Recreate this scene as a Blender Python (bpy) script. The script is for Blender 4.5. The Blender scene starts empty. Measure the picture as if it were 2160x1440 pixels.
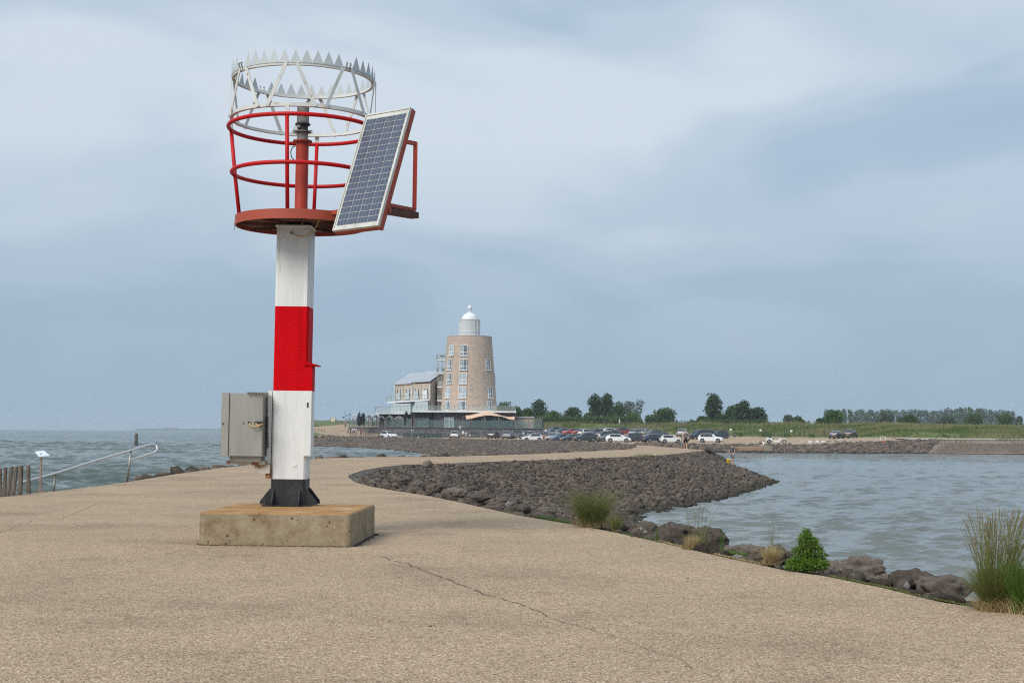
import bpy, bmesh, math, random
import numpy as np
from math import sin, cos, pi, radians as rad
from mathutils import Vector, Matrix, noise
from mathutils.geometry import delaunay_2d_cdt
from mathutils.bvhtree import BVHTree

random.seed(7)
rng = np.random.default_rng(7)
scene = bpy.context.scene
COL = scene.collection

# ------------------------------------------------------------------ camera
F_PX, CAM_Z = 3000.0, 1.6
PITCH = math.atan(188.5 / F_PX)
ROLL = 0.0052
R0, U0 = Vector((1, 0, 0)), Vector((0, -sin(PITCH), cos(PITCH)))
FW = Vector((0, cos(PITCH), sin(PITCH)))
RV = R0 * cos(ROLL) + U0 * sin(ROLL)
UV = U0 * cos(ROLL) - R0 * sin(ROLL)
cam_d = bpy.data.cameras.new('camera')
cam_d.sensor_width = 36.0
cam_d.lens = 36.0 * F_PX / 2160.0
cam_d.clip_start, cam_d.clip_end = 0.1, 20000
cam = bpy.data.objects.new('camera', cam_d)
COL.objects.link(cam)
m = Matrix((RV, UV, -FW)).transposed().to_4x4()
m.translation = Vector((0, 0, CAM_Z))
cam.matrix_world = m
scene.camera = cam

# ------------------------------------------------------------------ sky, sun
SUN_EL, SUN_AZ = rad(42), rad(-142)      # azimuth measured from +Y, clockwise
world = bpy.data.worlds.new('World')
scene.world = world
world.use_nodes = True
wn, wl = world.node_tree.nodes, world.node_tree.links
wn.clear()
def N(tree, typ, **kw):
    n = tree.nodes.new(typ)
    for k, v in kw.items():
        setattr(n, k, v)
    return n
wt = world.node_tree
w_out = N(wt, 'ShaderNodeOutputWorld')
w_bg = N(wt, 'ShaderNodeBackground')
w_bg.inputs['Strength'].default_value = 0.1
sky = N(wt, 'ShaderNodeTexSky', sky_type='NISHITA')
sky.sun_disc = False
sky.sun_elevation = SUN_EL
sky.sun_rotation = SUN_AZ
sky.air_density, sky.dust_density, sky.ozone_density = 1.2, 2.5, 2.0
tc = N(wt, 'ShaderNodeTexCoord')
def ramp(tree, stops, interp='LINEAR'):
    r = N(tree, 'ShaderNodeValToRGB')
    r.color_ramp.interpolation = interp
    e = r.color_ramp.elements
    while len(e) < len(stops):
        e.new(0.5)
    for k, (p, c) in enumerate(stops):
        e[k].position = p
        e[k].color = (*c, 1) if len(c) == 3 else c
    return r
BANKS = [(0.07, .97, .225, .31, .125), (-.25, .94, .29, .24, .11), (0.02, .95, .33, .2, .05), (-.36, .93, .19, .12, .06), (.27, .92, .30, .17, -.03), (.2, .96, .19, .16, .03), (-.21, .97, .13, .15, -.05)]
mp = N(wt, 'ShaderNodeMapping')
mp.inputs['Scale'].default_value = (1.6, 1.0, 4.2)
mp.inputs['Location'].default_value = (5.7, 1.9, 0.3)
mp.inputs['Rotation'].default_value = (0, 0.22, 0)
wl.new(tc.outputs['Generated'], mp.inputs['Vector'])
n1 = N(wt, 'ShaderNodeTexNoise')
n1.inputs['Scale'].default_value = 2.6
n1.inputs['Detail'].default_value = 7
n1.inputs['Roughness'].default_value = 0.40
n1.inputs['Distortion'].default_value = 0.35
wl.new(mp.outputs['Vector'], n1.inputs['Vector'])
# cloud deck colours (radiance / 0.1)
cl = ramp(wt, [(0.32, (2.95, 3.95, 5.05)), (0.46, (3.3, 4.25, 5.3)), (0.56, (4.1, 4.95, 5.85)), (0.70, (5.1, 5.8, 6.5))], 'EASE')
# broad cloud banks on top of the fine structure
fac = n1.outputs['Fac']
for (dx, dy, dz, rad_, amp) in BANKS:
    vd = N(wt, 'ShaderNodeVectorMath', operation='SUBTRACT'); vd.inputs[1].default_value = (dx, dy, dz)
    wl.new(tc.outputs['Generated'], vd.inputs[0])
    vm = N(wt, 'ShaderNodeVectorMath', operation='MULTIPLY'); vm.inputs[1].default_value = (0.75, 1, 1.5)
    wl.new(vd.outputs[0], vm.inputs[0])
    ln_w = N(wt, 'ShaderNodeVectorMath', operation='LENGTH'); wl.new(vm.outputs[0], ln_w.inputs[0])
    mr_w = N(wt, 'ShaderNodeMapRange'); mr_w.interpolation_type = 'SMOOTHSTEP'
    mr_w.inputs['From Min'].default_value = 0.0; mr_w.inputs['From Max'].default_value = rad_
    mr_w.inputs['To Min'].default_value = amp; mr_w.inputs['To Max'].default_value = 0.0
    wl.new(ln_w.outputs['Value'], mr_w.inputs['Value'])
    ad_w = N(wt, 'ShaderNodeMath', operation='ADD'); wl.new(fac, ad_w.inputs[0]); wl.new(mr_w.outputs['Result'], ad_w.inputs[1])
    fac = ad_w.outputs[0]
wl.new(fac, cl.inputs['Fac'])
sep = N(wt, 'ShaderNodeSeparateXYZ')
wl.new(tc.outputs['Generated'], sep.inputs['Vector'])
hz = N(wt, 'ShaderNodeMapRange')
hz.inputs['From Min'].default_value = 0.0
hz.inputs['From Max'].default_value = 0.2
wl.new(sep.outputs['Z'], hz.inputs['Value'])
mixh = N(wt, 'ShaderNodeMix', data_type='RGBA')
mixh.inputs[6].default_value = (2.5, 3.55, 4.6, 1)
wl.new(hz.outputs['Result'], mixh.inputs['Factor'])
wl.new(cl.outputs['Color'], mixh.inputs[7])
mixs = N(wt, 'ShaderNodeMix', data_type='RGBA')
mixs.inputs['Factor'].default_value = 0.94
wl.new(sky.outputs['Color'], mixs.inputs[6])
wl.new(mixh.outputs[2], mixs.inputs[7])
# an overcast sky grows brighter towards the zenith
zen = N(wt, 'ShaderNodeMapRange'); zen.interpolation_type = 'SMOOTHSTEP'
zen.inputs['From Min'].default_value = 0.3; zen.inputs['From Max'].default_value = 1.0
zen.inputs['To Min'].default_value = 1.0; zen.inputs['To Max'].default_value = 1.6
wl.new(sep.outputs['Z'], zen.inputs['Value'])
zm = N(wt, 'ShaderNodeVectorMath', operation='SCALE')
wl.new(mixs.outputs[2], zm.inputs[0]); wl.new(zen.outputs['Result'], zm.inputs['Scale'])
wl.new(zm.outputs['Vector'], w_bg.inputs['Color'])
wl.new(w_bg.outputs['Background'], w_out.inputs['Surface'])

sun_d = bpy.data.lights.new('sun', 'SUN')
sun_d.energy = 2.3
sun_d.angle = rad(28)
sun_d.color = (1.0, 0.95, 0.87)
sun = bpy.data.objects.new('sun', sun_d)
COL.objects.link(sun)
sdir = Vector((sin(SUN_AZ) * cos(SUN_EL), cos(SUN_AZ) * cos(SUN_EL), sin(SUN_EL)))
sun.rotation_euler = sdir.to_track_quat('Z', 'Y').to_euler()
sun.location = (0, 0, 60)

scene.view_settings.view_transform = 'Standard'
scene.view_settings.look = 'None'
scene.view_settings.gamma = 1
scene.view_settings.exposure = 0.35
scene.view_settings.use_curve_mapping = False
try:
    scene.cycles.max_bounces = 8
    scene.cycles.diffuse_bounces = 3
    scene.cycles.glossy_bounces = 3
    scene.cycles.transmission_bounces = 4
    scene.cycles.transparent_max_bounces = 12
    scene.cycles.volume_bounces = 0
    scene.cycles.use_denoising = False
    scene.cycles.use_adaptive_sampling = False
    scene.cycles.pixel_filter_type = 'BLACKMAN_HARRIS'
    scene.cycles.filter_width = 1.15
except Exception:
    pass

# ------------------------------------------------------------------ pixel helpers (photo pixels -> real places)
def ray(px, py):
    return FW + RV * ((px - 1080) / F_PX) - UV * ((py - 720) / F_PX)
def G(px, py, z=0.0):                     # where that ray meets height z
    d = ray(px, py)
    t = (z - CAM_Z) / d.z
    return Vector((0, 0, CAM_Z)) + d * t
def A(px, py, D):                         # where that ray is D metres ahead
    d = ray(px, py)
    return Vector((0, 0, CAM_Z)) + d * (D / d.y)

# ------------------------------------------------------------------ mesh helpers
class MB:
    def __init__(s):
        s.v, s.f, s.m = [], [], []
    def add(s, vs, fs, m=0):
        o = len(s.v)
        s.v += [tuple(p) for p in vs]
        for f in fs:
            s.f.append([i + o for i in f])
            s.m.append(m)
        return s
    def hexa(s, p, m=0):                  # p: 4 bottom (ccw from above) + 4 top
        return s.add(p, [(3, 2, 1, 0), (4, 5, 6, 7), (0, 1, 5, 4), (1, 2, 6, 5), (2, 3, 7, 6), (3, 0, 4, 7)], m)
    def box(s, c, d, rz=0.0, m=0):
        x, y, z = d[0] / 2, d[1] / 2, d[2] / 2
        ca, sa = cos(rz), sin(rz)
        P = []
        for zz in (-z, z):
            for (a, b) in ((-x, -y), (x, -y), (x, y), (-x, y)):
                P.append((c[0] + a * ca - b * sa, c[1] + a * sa + b * ca, c[2] + zz))
        return s.hexa(P, m)
    def bar(s, a, b, w, h=None, up=(0, 0, 1), m=0):   # rectangular bar from a to b
        a, b = Vector(a), Vector(b)
        h = h or w
        d = (b - a).normalized()
        u = Vector(up)
        sd = d.cross(u)
        if sd.length < 1e-4:
            sd = d.cross(Vector((1, 0, 0)))
        sd.normalize()
        u = sd.cross(d).normalized()
        P = []
        for q in (a, b):
            P += [q - sd * w / 2 - u * h / 2, q + sd * w / 2 - u * h / 2, q + sd * w / 2 + u * h / 2, q - sd * w / 2 + u * h / 2]
        return s.add(P, [(0, 1, 2, 3), (7, 6, 5, 4), (0, 4, 5, 1), (1, 5, 6, 2), (2, 6, 7, 3), (3, 7, 4, 0)], m)
    def tube(s, path, r, n=8, m=0, closed=False, cap=True):
        path = [Vector(p) for p in path]
        k = len(path)
        rr = r if isinstance(r, (list, tuple)) else [r] * k
        base = len(s.v)
        pu = None
        for i, p in enumerate(path):
            if closed:
                d = path[(i + 1) % k] - path[i - 1]
            else:
                d = path[min(i + 1, k - 1)] - path[max(i - 1, 0)]
            d.normalize()
            if pu is None:
                pu = d.orthogonal().normalized()
            u = (pu - d * pu.dot(d)).normalized()
            pu = u
            w = d.cross(u)
            for j in range(n):
                a = 2 * pi * j / n
                s.v.append(tuple(p + (u * cos(a) + w * sin(a)) * rr[i]))
        for i in range(k if closed else k - 1):
            i2 = (i + 1) % k
            for j in range(n):
                j2 = (j + 1) % n
                s.f.append([base + i * n + j, base + i * n + j2, base + i2 * n + j2, base + i2 * n + j])
                s.m.append(m)
        if cap and not closed:
            s.f.append([base + j for j in range(n)][::-1]); s.m.append(m)
            s.f.append([base + (k - 1) * n + j for j in range(n)]); s.m.append(m)
        return s
    def lathe(s, prof, c=(0, 0, 0), n=24, m=0, axis='z', capb=True, capt=True):
        base = len(s.v)
        for (r, z) in prof:
            for j in range(n):
                a = 2 * pi * j / n
                if axis == 'z':
                    s.v.append((c[0] + r * cos(a), c[1] + r * sin(a), c[2] + z))
                else:                     # axis y
                    s.v.append((c[0] + r * cos(a), c[1] + z, c[2] + r * sin(a)))
        for i in range(len(prof) - 1):
            for j in range(n):
                j2 = (j + 1) % n
                q = [base + i * n + j, base + i * n + j2, base + (i + 1) * n + j2, base + (i + 1) * n + j]
                s.f.append(q if axis == 'z' else q[::-1]); s.m.append(m)
        if capb and prof[0][0] > 1e-5:
            s.f.append([base + j for j in range(n)][::-1]); s.m.append(m)
        if capt and prof[-1][0] > 1e-5:
            s.f.append([base + (len(prof) - 1) * n + j for j in range(n)]); s.m.append(m)
        return s
    def prism(s, poly, z0, z1, m=0):      # poly ccw
        n = len(poly)
        V = [(x, y, z0) for x, y in poly] + [(x, y, z1) for x, y in poly]
        F = [list(range(n))[::-1], list(range(n, 2 * n))]
        for i in range(n):
            j = (i + 1) % n
            F.append([i, j, n + j, n + i])
        return s.add(V, F, m)
    def plate(s, pts, t, m=0):            # planar polygon thickened along its normal
        pts = [Vector(p) for p in pts]
        nrm = (pts[1] - pts[0]).cross(pts[2] - pts[0]).normalized() * t
        n = len(pts)
        V = pts + [p + nrm for p in pts]
        F = [list(range(n))[::-1], list(range(n, 2 * n))]
        for i in range(n):
            j = (i + 1) % n
            F.append([i, j, n + j, n + i])
        return s.add(V, F, m)
    def xf(s, M):
        s.v = [tuple(M @ Vector(p)) for p in s.v]
        return s

def mesh_of(name, mb, mats, smooth=False):
    me = bpy.data.meshes.new(name)
    me.from_pydata(mb.v, [], mb.f)
    mats = mats if isinstance(mats, (list, tuple)) else [mats]
    for q in mats:
        me.materials.append(q)
    if len(mats) > 1:
        me.polygons.foreach_set('material_index', mb.m)
    if smooth:
        if smooth is True:
            me.polygons.foreach_set('use_smooth', [True] * len(me.polygons))
        else:
            me.set_sharp_from_angle(angle=rad(smooth))
    me.update()
    return me
def np_mesh(name, V, Fq, mats, smooth=False, mi=None):   # fast: V (n,3), Fq (m,k)
    me = bpy.data.meshes.new(name)
    k = Fq.shape[1]
    me.vertices.add(len(V)); me.loops.add(Fq.size); me.polygons.add(len(Fq))
    me.vertices.foreach_set('co', np.asarray(V, np.float32).ravel())
    me.loops.foreach_set('vertex_index', Fq.ravel().astype(np.int32))
    me.polygons.foreach_set('loop_start', np.arange(0, Fq.size, k, dtype=np.int32))
    me.polygons.foreach_set('loop_total', np.full(len(Fq), k, np.int32))
    if smooth:
        me.polygons.foreach_set('use_smooth', np.ones(len(Fq), bool))
    mats = mats if isinstance(mats, (list, tuple)) else [mats]
    for q in mats:
        me.materials.append(q)
    if mi is not None:
        me.polygons.foreach_set('material_index', np.asarray(mi, np.int32))
    me.update(calc_edges=True)
    return me
def wloc(o):
    v = Vector((0, 0, 0))
    while o is not None:
        v += o.location
        o = o.parent
    return v
def link(name, me, parent=None, loc=(0, 0, 0)):
    o = bpy.data.objects.new(name, me)
    COL.objects.link(o)
    o.parent = parent
    o.location = loc
    return o
def part(name, mb, mats, parent, smooth=False, world=False, loc=(0, 0, 0)):
    if world:
        mb.xf(Matrix.Translation(-wloc(parent)))
    return link(name, mesh_of(name, mb, mats, smooth), parent, loc)
def thing(name, label, cat, loc=(0, 0, 0), rz=0.0, group=None):
    o = bpy.data.objects.new(name, None)
    COL.objects.link(o)
    o.location = loc
    o.rotation_euler = (0, 0, rz)
    o.empty_display_size = 0.2
    o['label'] = label; o['category'] = cat
    if group:
        o['group'] = group
    return o
def single(name, mb, mats, label, cat, loc=(0, 0, 0), rz=0.0, group=None, smooth=False, world=False):
    if world:
        mb.xf(Matrix.Translation(-Vector(loc)))
    o = link(name, mesh_of(name, mb, mats, smooth), None, loc)
    o.rotation_euler = (0, 0, rz)
    o['label'] = label; o['category'] = cat
    if group:
        o['group'] = group
    return o
def copy_tree(o, parent=None, first=True):
    c = o.copy()
    COL.objects.link(c)
    c.parent = parent
    for ch in list(o.children):
        copy_tree(ch, c, False)
    return c
def structure(o):
    o['kind'] = 'structure'
    return o
def stuff(o, label=None, cat=None):
    o['kind'] = 'stuff'
    if label: o['label'] = label
    if cat: o['category'] = cat
    return o

# ------------------------------------------------------------------ materials
def mat(name, col, rough=0.7, metal=0.0, var=None, vscale=3.0, bump=0.0, bscale=30.0, spec=0.5, detail=4,
        alpha=None, trans=0.0, coord='Object', stain=None, stscale=2.0, stth=0.6, coat=0.0, stretch=None, sub=None):
    M = bpy.data.materials.new(name)
    M.use_nodes = True
    t = M.node_tree
    b = t.nodes['Principled BSDF']
    b.inputs['Base Color'].default_value = (*col, 1)
    b.inputs['Roughness'].default_value = rough
    b.inputs['Metallic'].default_value = metal
    b.inputs['Specular IOR Level'].default_value = spec
    b.inputs['Coat Weight'].default_value = coat
    if trans:
        b.inputs['Transmission Weight'].default_value = trans
    if alpha is not None:
        b.inputs['Alpha'].default_value = alpha
    tcn = N(t, 'ShaderNodeTexCoord')
    vec = tcn.outputs[coord]
    if stretch:
        mpn = N(t, 'ShaderNodeMapping')
        mpn.inputs['Scale'].default_value = stretch
        t.links.new(vec, mpn.inputs['Vector'])
        vec = mpn.outputs['Vector']
    cur = None
    if var:
        nz = N(t, 'ShaderNodeTexNoise')
        nz.inputs['Scale'].default_value = vscale
        nz.inputs['Detail'].default_value = detail
        nz.inputs['Roughness'].default_value = 0.62
        t.links.new(vec, nz.inputs['Vector'])
        stops = [(0.30, var[0]), (0.5, col), (0.70, var[1])]
        r = ramp(t, stops)
        t.links.new(nz.outputs['Fac'], r.inputs['Fac'])
        cur = r.outputs['Color']
    if stain:
        nz = N(t, 'ShaderNodeTexNoise')
        nz.inputs['Scale'].default_value = stscale
        nz.inputs['Detail'].default_value = 6
        nz.inputs['Roughness'].default_value = 0.7
        t.links.new(vec, nz.inputs['Vector'])
        r = ramp(t, [(stth, (0, 0, 0)), (min(stth + 0.08, 1), (1, 1, 1))])
        t.links.new(nz.outputs['Fac'], r.inputs['Fac'])
        mx = N(t, 'ShaderNodeMix', data_type='RGBA')
        t.links.new(r.outputs['Color'], mx.inputs['Factor'])
        if cur: t.links.new(cur, mx.inputs[6])
        else: mx.inputs[6].default_value = (*col, 1)
        mx.inputs[7].default_value = (*stain, 1)
        cur = mx.outputs[2]
    if cur:
        t.links.new(cur, b.inputs['Base Color'])
    if bump:
        nz = N(t, 'ShaderNodeTexNoise')
        nz.inputs['Scale'].default_value = bscale
        nz.inputs['Detail'].default_value = 5
        t.links.new(vec, nz.inputs['Vector'])
        bp = N(t, 'ShaderNodeBump')
        bp.inputs['Strength'].default_value = 1.0
        bp.inputs['Distance'].default_value = bump
        t.links.new(nz.outputs['Fac'], bp.inputs['Height'])
        t.links.new(bp.outputs['Normal'], b.inputs['Normal'])
    return M

def asphalt_mat():
    M = bpy.data.materials.new('aggregate_asphalt')
    M.use_nodes = True
    t = M.node_tree; L = t.links
    b = t.nodes['Principled BSDF']
    b.inputs['Roughness'].default_value = 0.88
    b.inputs['Specular IOR Level'].default_value = 0.3
    g = N(t, 'ShaderNodeNewGeometry')
    v = N(t, 'ShaderNodeTexVoronoi'); v.inputs['Scale'].default_value = 80
    v.inputs['Randomness'].default_value = 1
    L.new(g.outputs['Position'], v.inputs['Vector'])
    sepc = N(t, 'ShaderNodeSeparateColor'); L.new(v.outputs['Color'], sepc.inputs['Color'])
    r1 = ramp(t, [(0.0, (0.14, 0.095, 0.055)), (0.2, (0.345, 0.245, 0.152)), (0.6, (0.45, 0.333, 0.218)), (0.88, (0.57, 0.435, 0.298)), (0.97, (0.76, 0.62, 0.47))])
    L.new(sepc.outputs['Red'], r1.inputs['Fac'])
    # bitumen showing between the grains
    rd = ramp(t, [(0.25, (1, 1, 1)), (0.62, (0.60, 0.57, 0.55))])
    L.new(v.outputs['Distance'], rd.inputs['Fac'])
    m1 = N(t, 'ShaderNodeMix', data_type='RGBA', blend_type='MULTIPLY'); m1.inputs['Factor'].default_value = 0.65
    L.new(r1.outputs['Color'], m1.inputs[6]); L.new(rd.outputs['Color'], m1.inputs[7])
    # large stains and worn patches
    n2 = N(t, 'ShaderNodeTexNoise'); n2.inputs['Scale'].default_value = 0.35; n2.inputs['Detail'].default_value = 7; n2.inputs['Roughness'].default_value = 0.62
    L.new(g.outputs['Position'], n2.inputs['Vector'])
    r2 = ramp(t, [(0.33, (0.80, 0.765, 0.745)), (0.47, (1.0, 0.98, 0.96)), (0.66, (1.13, 1.11, 1.07))])
    L.new(n2.outputs['Fac'], r2.inputs['Fac'])
    m2 = N(t, 'ShaderNodeMix', data_type='RGBA', blend_type='MULTIPLY'); m2.inputs['Factor'].default_value = 1
    L.new(m1.outputs[2], m2.inputs[6]); L.new(r2.outputs['Color'], m2.inputs[7])
    n3 = N(t, 'ShaderNodeTexNoise'); n3.inputs['Scale'].default_value = 7; n3.inputs['Detail'].default_value = 6; n3.inputs['Roughness'].default_value = 0.75
    L.new(g.outputs['Position'], n3.inputs['Vector'])
    r3 = ramp(t, [(0.32, (0.84, 0.83, 0.82)), (0.55, (1, 1, 1)), (0.7, (1.08, 1.05, 1.0))])
    L.new(n3.outputs['Fac'], r3.inputs['Fac'])
    m3 = N(t, 'ShaderNodeMix', data_type='RGBA', blend_type='MULTIPLY'); m3.inputs['Factor'].default_value = 1
    L.new(m2.outputs[2], m3.inputs[6]); L.new(r3.outputs['Color'], m3.inputs[7])
    # rubbed, darker spots where the binder shows
    n5 = N(t, 'ShaderNodeTexNoise'); n5.inputs['Scale'].default_value = 1.1; n5.inputs['Detail'].default_value = 9; n5.inputs['Roughness'].default_value = 0.7; n5.inputs['Distortion'].default_value = .6
    L.new(g.outputs['Position'], n5.inputs['Vector'])
    r5 = ramp(t, [(0.55, (.97, .97, .97)), (0.66, (.84, .82, .80))]); L.new(n5.outputs['Fac'], r5.inputs['Fac'])
    m5 = N(t, 'ShaderNodeMix', data_type='RGBA', blend_type='MULTIPLY'); m5.inputs['Factor'].default_value = 1
    L.new(m3.outputs[2], m5.inputs[6]); L.new(r5.outputs['Color'], m5.inputs[7])
    L.new(m5.outputs[2], b.inputs['Base Color'])
    bp = N(t, 'ShaderNodeBump'); bp.inputs['Strength'].default_value = 0.6; bp.inputs['Distance'].default_value = 0.006
    bp.invert = True
    L.new(v.outputs['Distance'], bp.inputs['Height'])
    L.new(bp.outputs['Normal'], b.inputs['Normal'])
    return M

def water_mat():
    M = bpy.data.materials.new('water')
    M.use_nodes = True
    t = M.node_tree; L = t.links
    b = t.nodes['Principled BSDF']
    b.inputs['Roughness'].default_value = 0.06
    b.inputs['IOR'].default_value = 1.33
    g = N(t, 'ShaderNodeNewGeometry')
    acc = None
    # slopes of swell, chop and ripples: crests run roughly along x
    for (sc, amp, det, st, rot) in ((0.5, 0.14, 3, (0.40, 1.0, 1), -.08), (2.6, 0.26, 3, (0.45, 1, 1), .15), (7.0, 0.24, 2, (0.5, 1, 1), .05)):
        mpn = N(t, 'ShaderNodeMapping'); mpn.inputs['Scale'].default_value = st
        mpn.inputs['Rotation'].default_value = (0, 0, rot); mpn.inputs['Location'].default_value = (sc * 31, sc * 17, 0)
        L.new(g.outputs['Position'], mpn.inputs['Vector'])
        nz = N(t, 'ShaderNodeTexNoise'); nz.inputs['Scale'].default_value = sc; nz.inputs['Detail'].default_value = det
        nz.inputs['Roughness'].default_value = 0.55; nz.inputs['Distortion'].default_value = 0.3
        L.new(mpn.outputs['Vector'], nz.inputs['Vector'])
        sb = N(t, 'ShaderNodeVectorMath', operation='SUBTRACT'); sb.inputs[1].default_value = (.5, .5, .5)
        L.new(nz.outputs['Color'], sb.inputs[0])
        ml = N(t, 'ShaderNodeVectorMath', operation='MULTIPLY'); ml.inputs[1].default_value = (amp * .7, amp * 1.5, 0)
        L.new(sb.outputs[0], ml.inputs[0])
        if acc is None: acc = ml.outputs[0]
        else:
            ad = N(t, 'ShaderNodeVectorMath', operation='ADD'); L.new(acc, ad.inputs[0]); L.new(ml.outputs[0], ad.inputs[1]); acc = ad.outputs[0]
    # calm and ruffled patches
    nc = N(t, 'ShaderNodeTexNoise'); nc.inputs['Scale'].default_value = .045; nc.inputs['Detail'].default_value = 4
    L.new(g.outputs['Position'], nc.inputs['Vector'])
    mr = N(t, 'ShaderNodeMapRange'); mr.inputs['From Min'].default_value = .35; mr.inputs['From Max'].default_value = .65
    mr.inputs['To Min'].default_value = .6; mr.inputs['To Max'].default_value = 1.25
    L.new(nc.outputs['Fac'], mr.inputs['Value'])
    # the open sea on the left is rougher than the sheltered basin
    spx = N(t, 'ShaderNodeSeparateXYZ'); L.new(g.outputs['Position'], spx.inputs['Vector'])
    mo = N(t, 'ShaderNodeMapRange'); mo.inputs['From Min'].default_value = -8; mo.inputs['From Max'].default_value = -16
    mo.inputs['To Min'].default_value = 1.0; mo.inputs['To Max'].default_value = 1.5; L.new(spx.outputs['X'], mo.inputs['Value'])
    md = N(t, 'ShaderNodeMapRange'); md.inputs['From Min'].default_value = 60; md.inputs['From Max'].default_value = 600     # waves too small for the mesh far out live on in the normals
    md.inputs['To Min'].default_value = 1.0; md.inputs['To Max'].default_value = 6.0; L.new(spx.outputs['Y'], md.inputs['Value'])
    m0_ = N(t, 'ShaderNodeMath', operation='MULTIPLY'); L.new(mr.outputs['Result'], m0_.inputs[0]); L.new(md.outputs['Result'], m0_.inputs[1])
    mm_ = N(t, 'ShaderNodeMath', operation='MULTIPLY'); L.new(m0_.outputs[0], mm_.inputs[0]); L.new(mo.outputs['Result'], mm_.inputs[1])
    scl = N(t, 'ShaderNodeVectorMath', operation='SCALE'); L.new(acc, scl.inputs[0]); L.new(mm_.outputs[0], scl.inputs['Scale'])
    up = N(t, 'ShaderNodeVectorMath', operation='ADD'); L.new(g.outputs['Normal'], up.inputs[1]); L.new(scl.outputs[0], up.inputs[0])
    nm = N(t, 'ShaderNodeVectorMath', operation='NORMALIZE'); L.new(up.outputs[0], nm.inputs[0])
    L.new(nm.outputs[0], b.inputs['Normal'])
    nz = N(t, 'ShaderNodeTexNoise'); nz.inputs['Scale'].default_value = 0.03; nz.inputs['Detail'].default_value = 6
    L.new(g.outputs['Position'], nz.inputs['Vector'])
    r = ramp(t, [(0.35, (0.085, 0.096, 0.084)), (0.6, (0.115, 0.12, 0.100))])
    L.new(nz.outputs['Fac'], r.inputs['Fac'])
    mo2 = N(t, 'ShaderNodeMapRange'); mo2.inputs['From Min'].default_value = -6; mo2.inputs['From Max'].default_value = -15; L.new(spx.outputs['X'], mo2.inputs['Value'])
    mxs = N(t, 'ShaderNodeMix', data_type='RGBA'); L.new(mo2.outputs['Result'], mxs.inputs['Factor']); L.new(r.outputs['Color'], mxs.inputs[6]); mxs.inputs[7].default_value = (.062, .082, .070, 1)
    L.new(mxs.outputs[2], b.inputs['Base Color'])
    return M

def brick_mat():
    M = bpy.data.materials.new('yellow_brick')
    M.use_nodes = True
    t = M.node_tree; L = t.links
    b = t.nodes['Principled BSDF']; b.inputs['Roughness'].default_value = 0.85
    tcn = N(t, 'ShaderNodeTexCoord'); sp = N(t, 'ShaderNodeSeparateXYZ'); L.new(tcn.outputs['Object'], sp.inputs['Vector'])
    at = N(t, 'ShaderNodeMath', operation='ARCTAN2'); L.new(sp.outputs['Y'], at.inputs[0]); L.new(sp.outputs['X'], at.inputs[1])
    mu = N(t, 'ShaderNodeMath', operation='MULTIPLY'); mu.inputs[1].default_value = 6.0; L.new(at.outputs[0], mu.inputs[0])
    cb = N(t, 'ShaderNodeCombineXYZ'); L.new(mu.outputs[0], cb.inputs['X']); L.new(sp.outputs['Z'], cb.inputs['Y'])
    br = N(t, 'ShaderNodeTexBrick'); L.new(cb.outputs[0], br.inputs['Vector'])
    br.inputs['Scale'].default_value = 1.0
    br.inputs['Brick Width'].default_value = 0.66; br.inputs['Row Height'].default_value = 0.26
    br.inputs['Mortar Size'].default_value = 0.03
    br.inputs['Color1'].default_value = (0.56, 0.43, 0.32, 1); br.inputs['Color2'].default_value = (0.42, 0.325, 0.265, 1)
    br.inputs['Mortar'].default_value = (0.37, 0.31, 0.26, 1)
    nz = N(t, 'ShaderNodeTexNoise'); nz.inputs['Scale'].default_value = 1.6; nz.inputs['Detail'].default_value = 6; nz.inputs['Roughness'].default_value = 0.8
    L.new(tcn.outputs['Object'], nz.inputs['Vector'])
    r = ramp(t, [(0.38, (0.80, 0.84, 0.90)), (0.6, (1.06, 1.0, 0.94))])
    L.new(nz.outputs['Fac'], r.inputs['Fac'])
    mx = N(t, 'ShaderNodeMix', data_type='RGBA', blend_type='MULTIPLY'); mx.inputs['Factor'].default_value = 1
    L.new(br.outputs['Color'], mx.inputs[6]); L.new(r.outputs['Color'], mx.inputs[7]); L.new(mx.outputs[2], b.inputs['Base Color'])
    return M

def leaf_mat(name, c0, c1, c2, vscale=1.2):
    M = bpy.data.materials.new(name)
    M.use_nodes = True
    t = M.node_tree; L = t.links
    b = t.nodes['Principled BSDF']; b.inputs['Roughness'].default_value = 0.55
    b.inputs['Specular IOR Level'].default_value = 0.3
    g = N(t, 'ShaderNodeNewGeometry')
    r = ramp(t, [(0.0, c0), (0.5, c1), (1.0, c2)])
    nz = N(t, 'ShaderNodeTexNoise'); nz.inputs['Scale'].default_value = vscale; nz.inputs['Detail'].default_value = 3
    L.new(g.outputs['Position'], nz.inputs['Vector'])
    ad = N(t, 'ShaderNodeMath', operation='MULTIPLY_ADD'); ad.inputs[1].default_value = 0.45
    L.new(g.outputs['Random Per Island'], ad.inputs[0])
    mu = N(t, 'ShaderNodeMath', operation='MULTIPLY'); mu.inputs[1].default_value = 0.6
    L.new(nz.outputs['Fac'], mu.inputs[0]); L.new(mu.outputs[0], ad.inputs[2])
    L.new(ad.outputs[0], r.inputs['Fac']); L.new(r.outputs['Color'], b.inputs['Base Color'])
    tr = N(t, 'ShaderNodeBsdfTranslucent'); L.new(r.outputs['Color'], tr.inputs['Color'])
    ms = N(t, 'ShaderNodeMixShader'); ms.inputs[0].default_value = 0.28
    L.new(b.outputs[0], ms.inputs[1]); L.new(tr.outputs[0], ms.inputs[2])
    L.new(ms.outputs[0], t.nodes['Material Output'].inputs['Surface'])
    return M

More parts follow.
